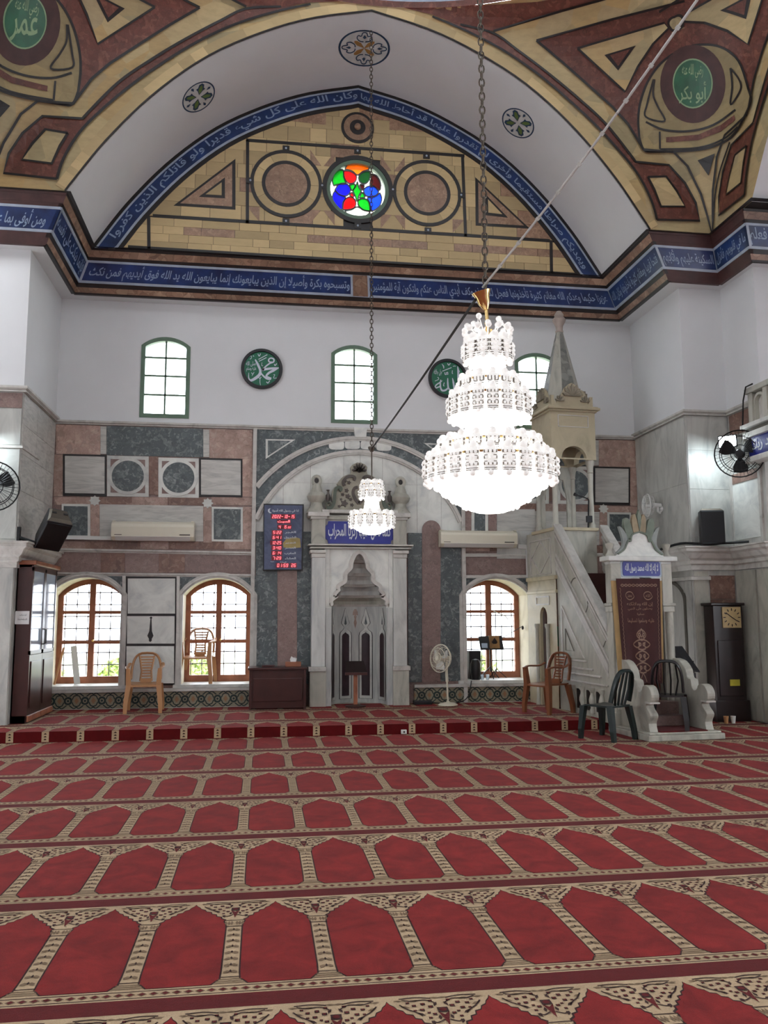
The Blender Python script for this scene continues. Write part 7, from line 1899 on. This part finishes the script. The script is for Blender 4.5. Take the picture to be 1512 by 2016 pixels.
# ---------------------------------------------------------------- chandeliers
def crystal_mat():
    t = NT('lit_crystal'); t.b.inputs['Base Color'].default_value = (0.9, 0.88, 0.85, 1); t.b.inputs['Roughness'].default_value = .12
    t.b.inputs['Emission Color'].default_value = (1, .97, .93, 1); t.b.inputs['Emission Strength'].default_value = .35; return t.mat
MAT['crystal'] = crystal_mat(); MAT['glow'] = emit('glowing_crystal', (1, .97, .94, 1), 5.0); MAT['crystal_rim'] = plain('crystal_setting', rgb(120, 112, 104), .3, .5)
def crystal_arm(r_in, r_out, ztop, zbot, n_rows, wid, t, name='crystal_arm'):
    """one hanging strap of crystals: arched top with balls, bands of beads"""
    g = MB(); pts = smooth_line([(r_in, 0, ztop-.02), ((r_in+r_out)/2, 0, ztop+.012), (r_out*.96, 0, ztop), (r_out, 0, ztop-(ztop-zbot)*.4), (r_out*.99, 0, zbot)], 4)
    for s in (-1, 1): g.tube([(x, s*wid*.5, z) for x, y, z in pts], .008, 4, 0)
    g.tube([(x+.004, 0, z) for x, y, z in pts], wid*.42, 6, 0, flat=.35)
    for k in (3, 7): g.ball((pts[k][0], 0, pts[k][2]+.02), wid*.36, 8, 5, 0)
    for k in range(n_rows):
        z = ztop-.03-(ztop-zbot-.03)*k/n_rows; x = r_out+.008
        g.box(x-.012, x+.006, -wid*.55, wid*.55, z-.009, z+.009, 1)
        for j in (-1, 0, 1): g.ball((x+.008, j*wid*.34, z), wid*.15, 6, 4, 0)
        for j in (0, 1): g.box(x-.004, x+.005, -wid*.5, wid*.5, z-.030-.014*j, z-.025-.014*j, 1)
    g.ball((r_out*.99, 0, zbot-.012), wid*.30, 8, 5, 0)
    return g
def chandelier(label, cx, cy, zb, S, tiers, necks, bowl, chain_top, canopy=None):
    t = thing('chandelier', label, 'chandelier', (cx, cy, zb), group='crystal chandeliers')
    # luminous core: bowl of strung beads and necks
    r0, h0, zt_b = bowl; g = MB(); prof = [(.001, 0)]
    nr = 16
    for k in range(1, nr+1):
        a = k/nr; r = r0*a**.52; z = h0*a
        prof += [(r*.985, z-.004), (r+.006*S, z)]
    g.lathe(prof, (0, 0, 0), 48); g.build('bead_bowl', MAT['glow'], t, smooth=True, base=False)
    nb = 44
    for k in range(3, nr+1, 3):
        a = k/nr; r = r0*a**.52+.004; z = h0*a; g = MB(); m_ = max(10, int(nb*r/r0))
        for j in range(m_): b = 2*PI*j/m_; g.ball((r*math.cos(b), r*math.sin(b), z), .014*S, 6, 4)
        o = g.build('bead_string', MAT['glow'], t, smooth=True, base=False, recalc=False); o['kind'] = 'stuff'
    for (ra, za, rb, zb_) in necks:
        g = MB(); n_ = 6; pr = []
        for k in range(n_+1): f = k/n_; pr += [(ra+(rb-ra)*f**.8, za+(zb_-za)*f)]
        g.lathe(pr, (0, 0, 0), 36); g.build('bead_neck', MAT['glow'], t, smooth=True, base=False)
    for (n_, ri, ro, zt_, zbt, rows, wid, a0) in tiers:
        zt_ -= .05*S
        g = crystal_arm(ri, ro, zt_, zbt, rows, wid, t); first = None
        for k in range(n_):
            if first is None: o = first = g.build('crystal_arm', [MAT['crystal'], MAT['crystal_rim']], t, smooth=True, base=False, recalc=False)
            else: o = first.copy(); COL.objects.link(o)
            o.rotation_euler = (0, 0, a0+2*PI*k/n_); o.parent = t
        g = MB(); g.tube([(ro*.97*math.cos(2*PI*k/40), ro*.97*math.sin(2*PI*k/40), zt_-.02) for k in range(40)], .010, 5, closed=True); g.build('tier_ring', MAT['gold'], t, smooth=True, base=False, recalc=False)
    return t
dep = lambda y: (Vector((1.655, y, 2.6))-EYE).dot(FWD)
yC = 6.03; cC = onY(965, 930, yC); pxm = F_PX/dep(yC)
def zc(zy): return onY(962, 560+zy/4.29, yC).z
zb = zc(1938)
R = lambda z: z/4.29/pxm
Z = lambda z: zc(z)-zb
big = chandelier('large lit crystal chandelier with three tiers hanging under the dome', cC.x, yC, zb, 1.0,
    [(24, R(430), R(548), Z(1425), Z(1660), 3, .085, .0), (20, R(330), R(440), Z(1295), Z(1440), 2, .085, .1), (18, R(230), R(340), Z(900), Z(1125), 3, .075, .0), (14, R(150), R(255), Z(765), Z(880), 2, .075, .1), (12, R(110), R(200), Z(450), Z(640), 3, .085, .05)],
    [(R(535), Z(1640), R(500), Z(1480)), (R(400), Z(1480), R(225), Z(1250)), (R(225), Z(1260), R(185), Z(1150)), (R(330), Z(1150), R(290), Z(960)), (R(200), Z(960), R(128), Z(770)), (R(128), Z(780), R(128), Z(480))],
    (R(535), Z(1640), 0), 14.0)
g = MB()
for k in range(14): a = 2*PI*k/14; rr = R(120+60*(k % 2)); g.tube(smooth_line([(R(60)*math.cos(a), R(60)*math.sin(a), Z(450)), (rr*math.cos(a), rr*math.sin(a), Z(330+40*(k % 3))), (R(205)*math.cos(a), R(205)*math.sin(a), Z(420))], 4), .004, 4); g.ball((rr*math.cos(a), rr*math.sin(a), Z(320+40*(k % 3))), R(26), 8, 6); g.ball((R(200)*math.cos(a), R(200)*math.sin(a), Z(400)), R(28), 8, 6)
o = g.build('crystal_spray', MAT['crystal'], big, smooth=True, base=False, recalc=False); o['kind'] = 'stuff'
for k in range(6): a = 2*PI*k/6; g = MB(); g.tube([(R(30)*math.cos(a), R(30)*math.sin(a), Z(520)), (R(45)*math.cos(a), R(45)*math.sin(a), Z(390))], .008, 6); g.build('brass_arm', MAT['gold'], big, smooth=True, base=False)
g = MB(); g.tube([(0, 0, Z(560)), (0, 0, Z(300)), (R(-10), 0, Z(190))], .014, 8); g.ball((0, 0, Z(330)), .022, 8, 6); g.build('brass_stem', MAT['gold'], big, smooth=True, base=False)
tip = Vector((R(-10), 0, Z(215))); ax = Vector((-.30, -.15, 1)).normalized(); sx_ = ax.orthogonal().normalized(); sy_ = ax.cross(sx_)
g = MB(); pr = [(.018, 0), (.03, R(25)), (R(52), R(60)), (R(60), R(110)), (R(80), R(150)), (R(84), R(160)), (R(60), R(150))]; n_ = 28; V = []
for r_, h_ in pr: V += [tip+ax*h_+sx_*(r_*math.cos(2*PI*j/n_))+sy_*(r_*math.sin(2*PI*j/n_)) for j in range(n_)]
g.add(V, [(i*n_+j, i*n_+(j+1) % n_, (i+1)*n_+(j+1) % n_, (i+1)*n_+j) for i in range(len(pr)-1) for j in range(n_)]); g.build('canopy_cup', MAT['gold'], big, smooth=True, base=False)
def chain(parent, x, y, z0, z1, L, r, label=None):
    g = MB(); n_ = int((z1-z0)/(L*.78))
    for k in range(n_):
        z = z0+L*.78*k; P = []
        for j in range(10):
            a = 2*PI*j/10; w = L*.28*math.cos(a); h = L*.5*math.copysign(abs(math.sin(a))**.8, math.sin(a)); P.append((x+(w if k % 2 else 0), y+(0 if k % 2 else w), z+h))
        g.tube(P, r, 4, closed=True)
    o = g.build('chain', MAT['steel'], parent, recalc=False, base=False); o['kind'] = 'stuff'; return o
chain(big, R(-10), 0, Z(150), 10.5-zb+4, .075, .0065)
MAT['whitecable'] = plain('white_cable', rgb(176, 174, 168), .5); 
a = onY(950, 566, yC); b = onY(1390, -25, 4.2)
g = MB(); pts = [a+(b-a)*(k/10)+Vector((0, 0, -.012*math.sin(PI*k/10)*4)) for k in range(11)]
g.tube(pts, .009, 6)
for k in range(1, 10): d = (pts[k+1]-pts[k-1]).normalized(); g.obox(pts[k], d, d.orthogonal().normalized(), d.cross(d.orthogonal()).normalized(), .010, .013, .013)
tag(g.build('power_cable', MAT['whitecable'], recalc=False), 'white taped cable stretched up to the right from the large chandelier', 'cable')
# small chandelier before the niche
yS = 11.42; cS = onY(732, 1000, yS); dS = (Vector((cS.x, yS, 3))-EYE).dot(FWD); ps = F_PX/dS
zs = lambda zy: onY(732, 880+zy/6.3, yS).z; zb2 = zs(1090); R2 = lambda q: q/6.3/ps; Z2 = lambda q: zs(q)-zb2
small = chandelier('small lit crystal chandelier with two tiers in front of the niche', cS.x, yS, zb2, .7,
    [(14, R2(190), R2(272), Z2(810), Z2(980), 3, .085, 0), (10, R2(80), R2(150), Z2(500), Z2(630), 2, .075, .1), (9, R2(50), R2(135), Z2(420), Z2(500), 1, .07, .0)],
    [(R2(255), Z2(985), R2(235), Z2(880)), (R2(125), Z2(880), R2(75), Z2(600)), (R2(70), Z2(600), R2(60), Z2(420))], (R2(250), Z2(975), 0), 0)
g = MB(); g.tube([(0, 0, Z2(450)), (0, 0, Z2(100)), (0, 0, Z2(20))], .010, 6); g.lathe([(.02, Z2(60)), (.05, Z2(20)), (.05, Z2(0)), (.01, Z2(-10))], (0, 0, 0), 12); g.build('stem', MAT['steel'], small, smooth=True, base=False)
chain(small, 0, 0, Z2(0), prof_z(cS.x-CXA)-zb2-.02, .075, .0062)
a = onY(947, 578, yC); b = Vector((cS.x, yS, zs(20))); m_ = onY(936, 590, yC)
g = MB(); g.tube([m_]+[m_+(b-m_)*(k/8)+Vector((0, 0, -.02*math.sin(PI*k/8))) for k in range(1, 9)], .012, 6); tag(g.build('power_cable', MAT['blackmetal'], recalc=False), 'dark cable running between the two chandeliers', 'cable')

# ---------------------------------------------------------------- floodlights on the piers
def flood(label, c, f, aim, e):
    c = Vector(c); f = Vector(f).normalized(); s = f.cross(Vector((0, 0, 1))).normalized(); up = s.cross(f)
    t = thing('floodlight', label, 'floodlight', tuple(c-Vector((0, 0, .08))), group='floodlights on the piers')
    g = MB(); g.obox(c-f*.03, s, up, f, .13, .09, .03); g.build('housing', MAT['blackplastic'], t, bevel=.006)
    g = MB(); g.obox(c+f*.003, s, up, f, .115, .075, .003); g.build('lamp_face', emit('floodlight_led', (.85, .95, 1, 1), 30.0), t)
    L = bpy.data.lights.new('floodlight_beam', 'AREA'); L.shape = 'RECTANGLE'; L.size = .22; L.size_y = .15; L.energy = e; L.color = (.78, .92, 1.0)
    lo = bpy.data.objects.new('floodlight_beam', L); COL.objects.link(lo); lo.parent = t; d = (Vector(aim)-c).normalized()
    lo.matrix_parent_inverse = parent_matrix(t).inverted(); lo.matrix_basis = Matrix.Translation(c+d*.16) @ d.to_track_quat('-Z', 'Y').to_matrix().to_4x4()
    g = MB(); g.tube([c-f*.05, c-f*.12+Vector((0, 0, -.05))], .015, 6); g.build('bracket', MAT['blackmetal'], t)
c = onY(1432, 869, 11.2)
flood('bright white floodlight behind the large wall fan', c, (-.45, -.55, -.1), (6.5, 11.74, 3.3), 9)
c2 = Vector((-3.75, 11.45, 4.0))
flood('floodlight on the left pier above the cut-off fan', c2, (.45, -.75, -.2), (-3.4, 11.69, 3.0), 8)

# ---------------------------------------------------------------- stands, lecterns and small things
# lectern inside the niche
x = onY(698, 1340, 13.22).x; ztop_ = onY(698, 1318, 13.22).z
t = thing('book_stand', 'dark wooden book stand in front of the prayer niche', 'book stand', (x, 13.1, PZ))
g = MB(); g.box(x-.03, x+.03, 13.07, 13.11, PZ+.03, ztop_-.02); g.build('pole', MAT['wood_mid'], t); g = MB(); g.lathe([(.16, 0), (.16, .02), (.04, .04)], (x, 13.09, PZ+.004), 18); g.build('foot', MAT['wood_red'], t)
g = MB(); g.loft([(x-.17, 12.98, ztop_-.05), (x+.17, 12.98, ztop_-.05), (x+.14, 13.2, ztop_+.13), (x-.14, 13.2, ztop_+.13)], [(x-.17, 12.98, ztop_-.07), (x+.17, 12.98, ztop_-.07), (x+.14, 13.2, ztop_+.11), (x-.14, 13.2, ztop_+.11)]); g.build('desk', MAT['darkwood'], t); g = MB(); g.box(x-.17, x+.17, 12.96, 12.985, ztop_-.07, ztop_-.03); g.build('lip', MAT['wood_red'], t)
# black lectern beyond the pulpit
x, yl = onY(1345, 1320, 11.2).x, 11.2; zl = onY(1330, 1290, 11.2).z
t = thing('lectern', 'black metal lectern standing behind the pulpit curtain at right', 'lectern', (x, yl, 0))
g = MB(); g.loft([(x-.02, yl-.15, zl-.18), (x+.22, yl-.05, zl-.22), (x+.08, yl+.15, zl+.12), (x-.2, yl+.05, zl+.12)], [(x-.02, yl-.15, zl-.2), (x+.22, yl-.05, zl-.24), (x+.08, yl+.15, zl+.1), (x-.2, yl+.05, zl+.1)]); g.build('book_rest', MAT['blackplastic'], t)
for dx, dy in ((-.12, -.02), (.16, .02), (.0, .14)): g = MB(); g.tube([(x+dx, yl+dy, zl-.08), (x+dx*1.1, yl+dy*1.1, .006)], .014, 6); g.build('leg', MAT['blackmetal'], t)
g = MB(); g.box(x-.12, x+.18, yl-.01, yl+.01, zl-.5, zl-.25); g.build('front_panel', MAT['blackplastic'], t)
# music stand and microphone stand in the right window
ys = 13.75; p = onY(965, 1262, ys); f0 = onY(968, 1334, ys)
t = thing('music_stand', 'black perforated music stand on the right window sill', 'music stand', (p.x, ys, zsill))
g = MB(); q0, q1, q2, q3 = onY(942, 1253, ys), onY(987, 1251, ys), onY(992, 1277, ys-.1), onY(946, 1279, ys-.1)
g.loft([q0, q1, q2, q3], [v+Vector((0, .012, 0)) for v in (q0, q1, q2, q3)]); g.build('desk', MAT['blackplastic'], t)
g = MB(); g.obox((q2+q3)/2+Vector((0, -.02, 0)), Vector((1, 0, 0)), Vector((0, 1, 0)), Vector((0, 0, 1)), .2, .025, .01); g.build('lip', MAT['blackplastic'], t)
g = MB(); g.tube([(p.x, ys+.02, zsill+.12), (p.x, ys+.02, p.z)], .010, 6); g.build('pole', MAT['blackmetal'], t)
for k in range(3): a = .6+2*PI*k/3; g = MB(); g.tube([(p.x, ys+.02, zsill+.2), (p.x+.2*math.cos(a), ys+.02+.14*math.sin(a), zsill+.008)], .008, 5); g.build('leg', MAT['blackmetal'], t)
MAT['bookgold'] = plain('gilt_cover', rgb(150, 112, 66), .5, .1, var=.2)
b0 = onY(973, 1264, ys-.08); g = MB(); g.obox(b0, Vector((1, 0, 0)), Vector((0, 1, 0)), Vector((0, .2, 1)).normalized(), .085, .018, .105); bk_ = tag(g.build('book', MAT['bookgold'], bevel=.004), 'brown gilt book leaning on the music stand', 'book')
g = MB(); g.prism([(b0.x, b0.z+.07), (b0.x+.05, b0.z), (b0.x, b0.z-.07), (b0.x-.05, b0.z)], b0.y-.024, b0.y-.017); g.build('cover_lozenge', MAT['darkwood'], bk_)
b0 = onY(954, 1271, ys-.1); g = MB(); g.obox(b0, Vector((1, 0, 0)), Vector((0, 1, 0)), Vector((0, .2, 1)).normalized(), .05, .006, .04); tag(g.build('tablet', MAT['bookglass'], bevel=.003), 'small grey tablet resting on the music stand', 'tablet')
xm_ = onY(977, 1300, 13.9).x; zt_ = onY(977, 1205, 13.9).z
t = thing('microphone_stand', 'thin microphone stand with boom arm in the right window', 'microphone stand', (xm_, 13.9, zsill))
g = MB(); g.tube([(xm_, 13.9, zsill+.1), (xm_, 13.9, zt_)], .008, 6); g.build('pole', MAT['blackmetal'], t)
e0, e1 = onY(972, 1203, 13.88), onY(995, 1213, 13.88); g = MB(); g.tube([e0, e1, onY(1000, 1219, 13.88)], .009, 6); g.build('boom', MAT['whiteplastic'], t)
g = MB(); g.tube([(xm_, 13.9, zsill+.55*(zt_-zsill)), onY(1030, 1232, 13.7)], .007, 6); g.build('boom', MAT['iron'], t); c = onY(1029, 1236, 13.7); g = MB(); g.ball(c, .022, 8, 5, sz=1.5); g.build('microphone', MAT['blackplastic'], t, True)
for k in range(3): a = 2*PI*k/3; g = MB(); g.tube([(xm_, 13.9, zsill+.16), (xm_+.17*math.cos(a), 13.9+.12*math.sin(a), zsill+.008)], .007, 5); g.build('leg', MAT['blackmetal'], t)
a_, b_ = onY(920, 1336, 13.8), onY(942, 1280, 13.8)
t = thing('loudspeaker', 'black box loudspeaker standing in the right window', 'loudspeaker', ((a_.x+b_.x)/2, 13.8, zsill)); zq = onY(930, 1281, 13.8).z
g = MB(); g.box(a_.x+.02, b_.x+.02, 13.72, 13.95, zsill+.003, zq); g.build('cabinet', MAT['blackplastic'], t, bevel=.012); g = MB(); g.lathe([(.09, 0), (.09, .01), (.03, .0)], (0, 0, 0), 18); g.v = [((a_.x+b_.x)/2+.02+x, 13.718-z, zsill+.15+y) for x, y, z in g.v]; g.build('cone', MAT['blackmetal'], t, True)
x_ = onY(936, 1300, 13.62).x; g = MB(); g.lathe([(.07, 0), (.085, .1), (.085, .25), (.06, .32), (.001, .34)], (x_, 13.62, zsill+.003), 18); tag(g.build('water_drum', MAT['blackplastic'], smooth=True), 'round black canister before the window loudspeaker', 'canister')
MAT['clearcup'] = glass('clear_cup', (.85, .88, .9, 1), .7)
for k, px in enumerate((950, 960)): c = onY(px, 1337, 13.56); g = MB(); g.lathe([(.022, 0), (.032, .085), (.029, .085), (.019, .004)], (c.x, 13.56, zsill+.003), 14); tag(g.build('plastic_cup', MAT['clearcup'], smooth=True), ('clear plastic cup on the right sill nearest the canister', 'clear plastic cup on the right sill beside the music stand')[k], 'cup', 'clear cups on the right sill')
# things leaning in the left window
a_, b_ = onY(107, 1345, 13.62), onY(126, 1275, 13.95); a_.z = zsill+.02; g = MB(); g.tube([a_, b_], .018, 6); tag(g.build('wooden_stick', MAT['tan']), 'wooden stick leaning in the left window corner', 'stick')
a_, b_ = onY(152, 1346, 13.7), onY(145, 1272, 13.95); a_.z = zsill+.012; d = (b_-a_).normalized(); s = Vector((1, .1, 0)); s = (s-d*s.dot(d)).normalized(); g = MB(); g.obox((a_+b_)/2, s, s.cross(d), d, .045, .008, (b_-a_).length/2); tag(g.build('white_board', MAT['whiteplastic']), 'white narrow board leaning on the left window', 'board')
# pulpit microphone
c0, c1, c2_ = onY(1158, 1040, 12.35), onY(1159, 985, 12.35), onY(1136, 975, 12.3)
t = thing('gooseneck_microphone', 'black gooseneck microphone on the pulpit landing parapet', 'microphone', tuple(c0)); g = MB(); g.tube([c0, c1], .012, 8); g.tube(smooth_line([c1, c1+Vector((-.03, 0, .03)), c2_], 4), .010, 8); g.build('neck', MAT['blackmetal'], t, recalc=False); g = MB(); g.tube([c2_, c2_+(c2_-c1).normalized()*.05], [.02, .028], 10); g.build('head', MAT['blackplastic'], t)
g = MB(); c = onY(1160, 1022, 12.35); g.box(c.x-.045, c.x+.045, c.y-.02, c.y+.02, c.z-.05, c.z+.05); g.build('clamp', MAT['blackplastic'], t)
c = onY(795, 1444, SY-.02); g = MB(); g.box(c.x-.035, c.x+.035, SY-.045, SY-.004, .012, .062); o = tag(g.build('socket_box', MAT['whiteplastic'], bevel=.004), 'small white socket box on the platform riser', 'socket'); g = MB(); g.lathe([(.012, 0), (.012, .003)], (0, 0, 0), 10); g.v = [(c.x+x, SY-.046-z, .037+y) for x, y, z in g.v]; g.build('socket_hole', MAT['black'], o)
c = onY(832, 1380, 13.3); g = MB(); g.box(c.x-.14, c.x+.14, 13.24, 13.38, PZ+.004, PZ+.06); o = tag(g.build('power_strip', MAT['blackplastic'], bevel=.008), 'black power box on the platform beside the niche', 'power box'); g = MB(); g.tube(smooth_line([(c.x+.14, 13.3, PZ+.03), (c.x+.3, 13.28, PZ+.02), (c.x+.6, 13.35, PZ+.02), onY(922, 1370, 13.4), onY(928, 1340, 13.42)], 4), .008, 5); g.build('cord', MAT['blackmetal'], o)
# cables on the right ledge
g = MB(); P = [onY(1300, 1082, 12.2), onY(1340, 1070, 11.9), (6.4, 11.5, zlg+.03), (6.75, 11.46, zlg+.04), (7.0, 11.3, zlg+.05)]; g.tube(smooth_line([tuple(q) for q in P], 4), .02, 6); tag(g.build('cable_bundle', MAT['blackmetal'], recalc=False), 'black cable bundle lying along the right pier ledge', 'cable')

# ---------------------------------------------------------------- garden outside the windows
MAT['grass'] = plain('dry_grass', rgb(196, 196, 170), .9, var=.2, sc=3); MAT['leaf'] = plain('hedge_leaf', rgb(170, 190, 110), .7, var=.35, sc=9)
g = MB(); g.add([(-14, 14.3, -.1), (16, 14.3, -.1), (16, 40, -.1), (-14, 40, -.1)], [(0, 1, 2, 3)]); struct(g.build('ground_outside', MAT['grass'], recalc=False), 'grass outside the windows')
random.seed(3)
for k, (x, y, r) in enumerate(((-4.6, 19, .8), (-3.2, 20, .7), (-1.4, 19.5, .75), (0.2, 20.5, .7), (5.2, 20, .8), (6.8, 20.5, .7))):
    g = MB()
    for i in range(700):
        a, b, rr = random.uniform(0, 2*PI), random.uniform(-.5, PI/2), r*.62*random.uniform(.65, 1.0)
        c = Vector((x+rr*math.cos(a)*math.cos(b), y+rr*math.sin(a)*math.cos(b), max(-.1, .2*r+rr*math.sin(b)))); d = Vector((random.gauss(0, 1), random.gauss(0, 1), random.gauss(0, 1))).normalized()*.07; e = d.orthogonal().normalized()*.035
        g.add([c-d, c+e, c+d, c-e], [(0, 1, 2, 3)])
    o = tag(g.build('garden_bush', MAT['leaf'], recalc=False), ('leafy bush outside, far left through the left window', 'leafy bush outside behind the left window mullion', 'leafy bush outside the window with the chair, left', 'leafy bush outside the window with the chair, right', 'leafy bush outside the window right of the niche', 'leafy bush outside, rightmost in the garden')[k], 'bush', 'bushes in the garden')
for o in bpy.data.objects:
    if o.parent is not None and any(w in o.name for w in ('lettering', 'inscription', 'digits', 'digit_window', 'printed_text', 'tile_motif')): o['kind'] = 'stuff'
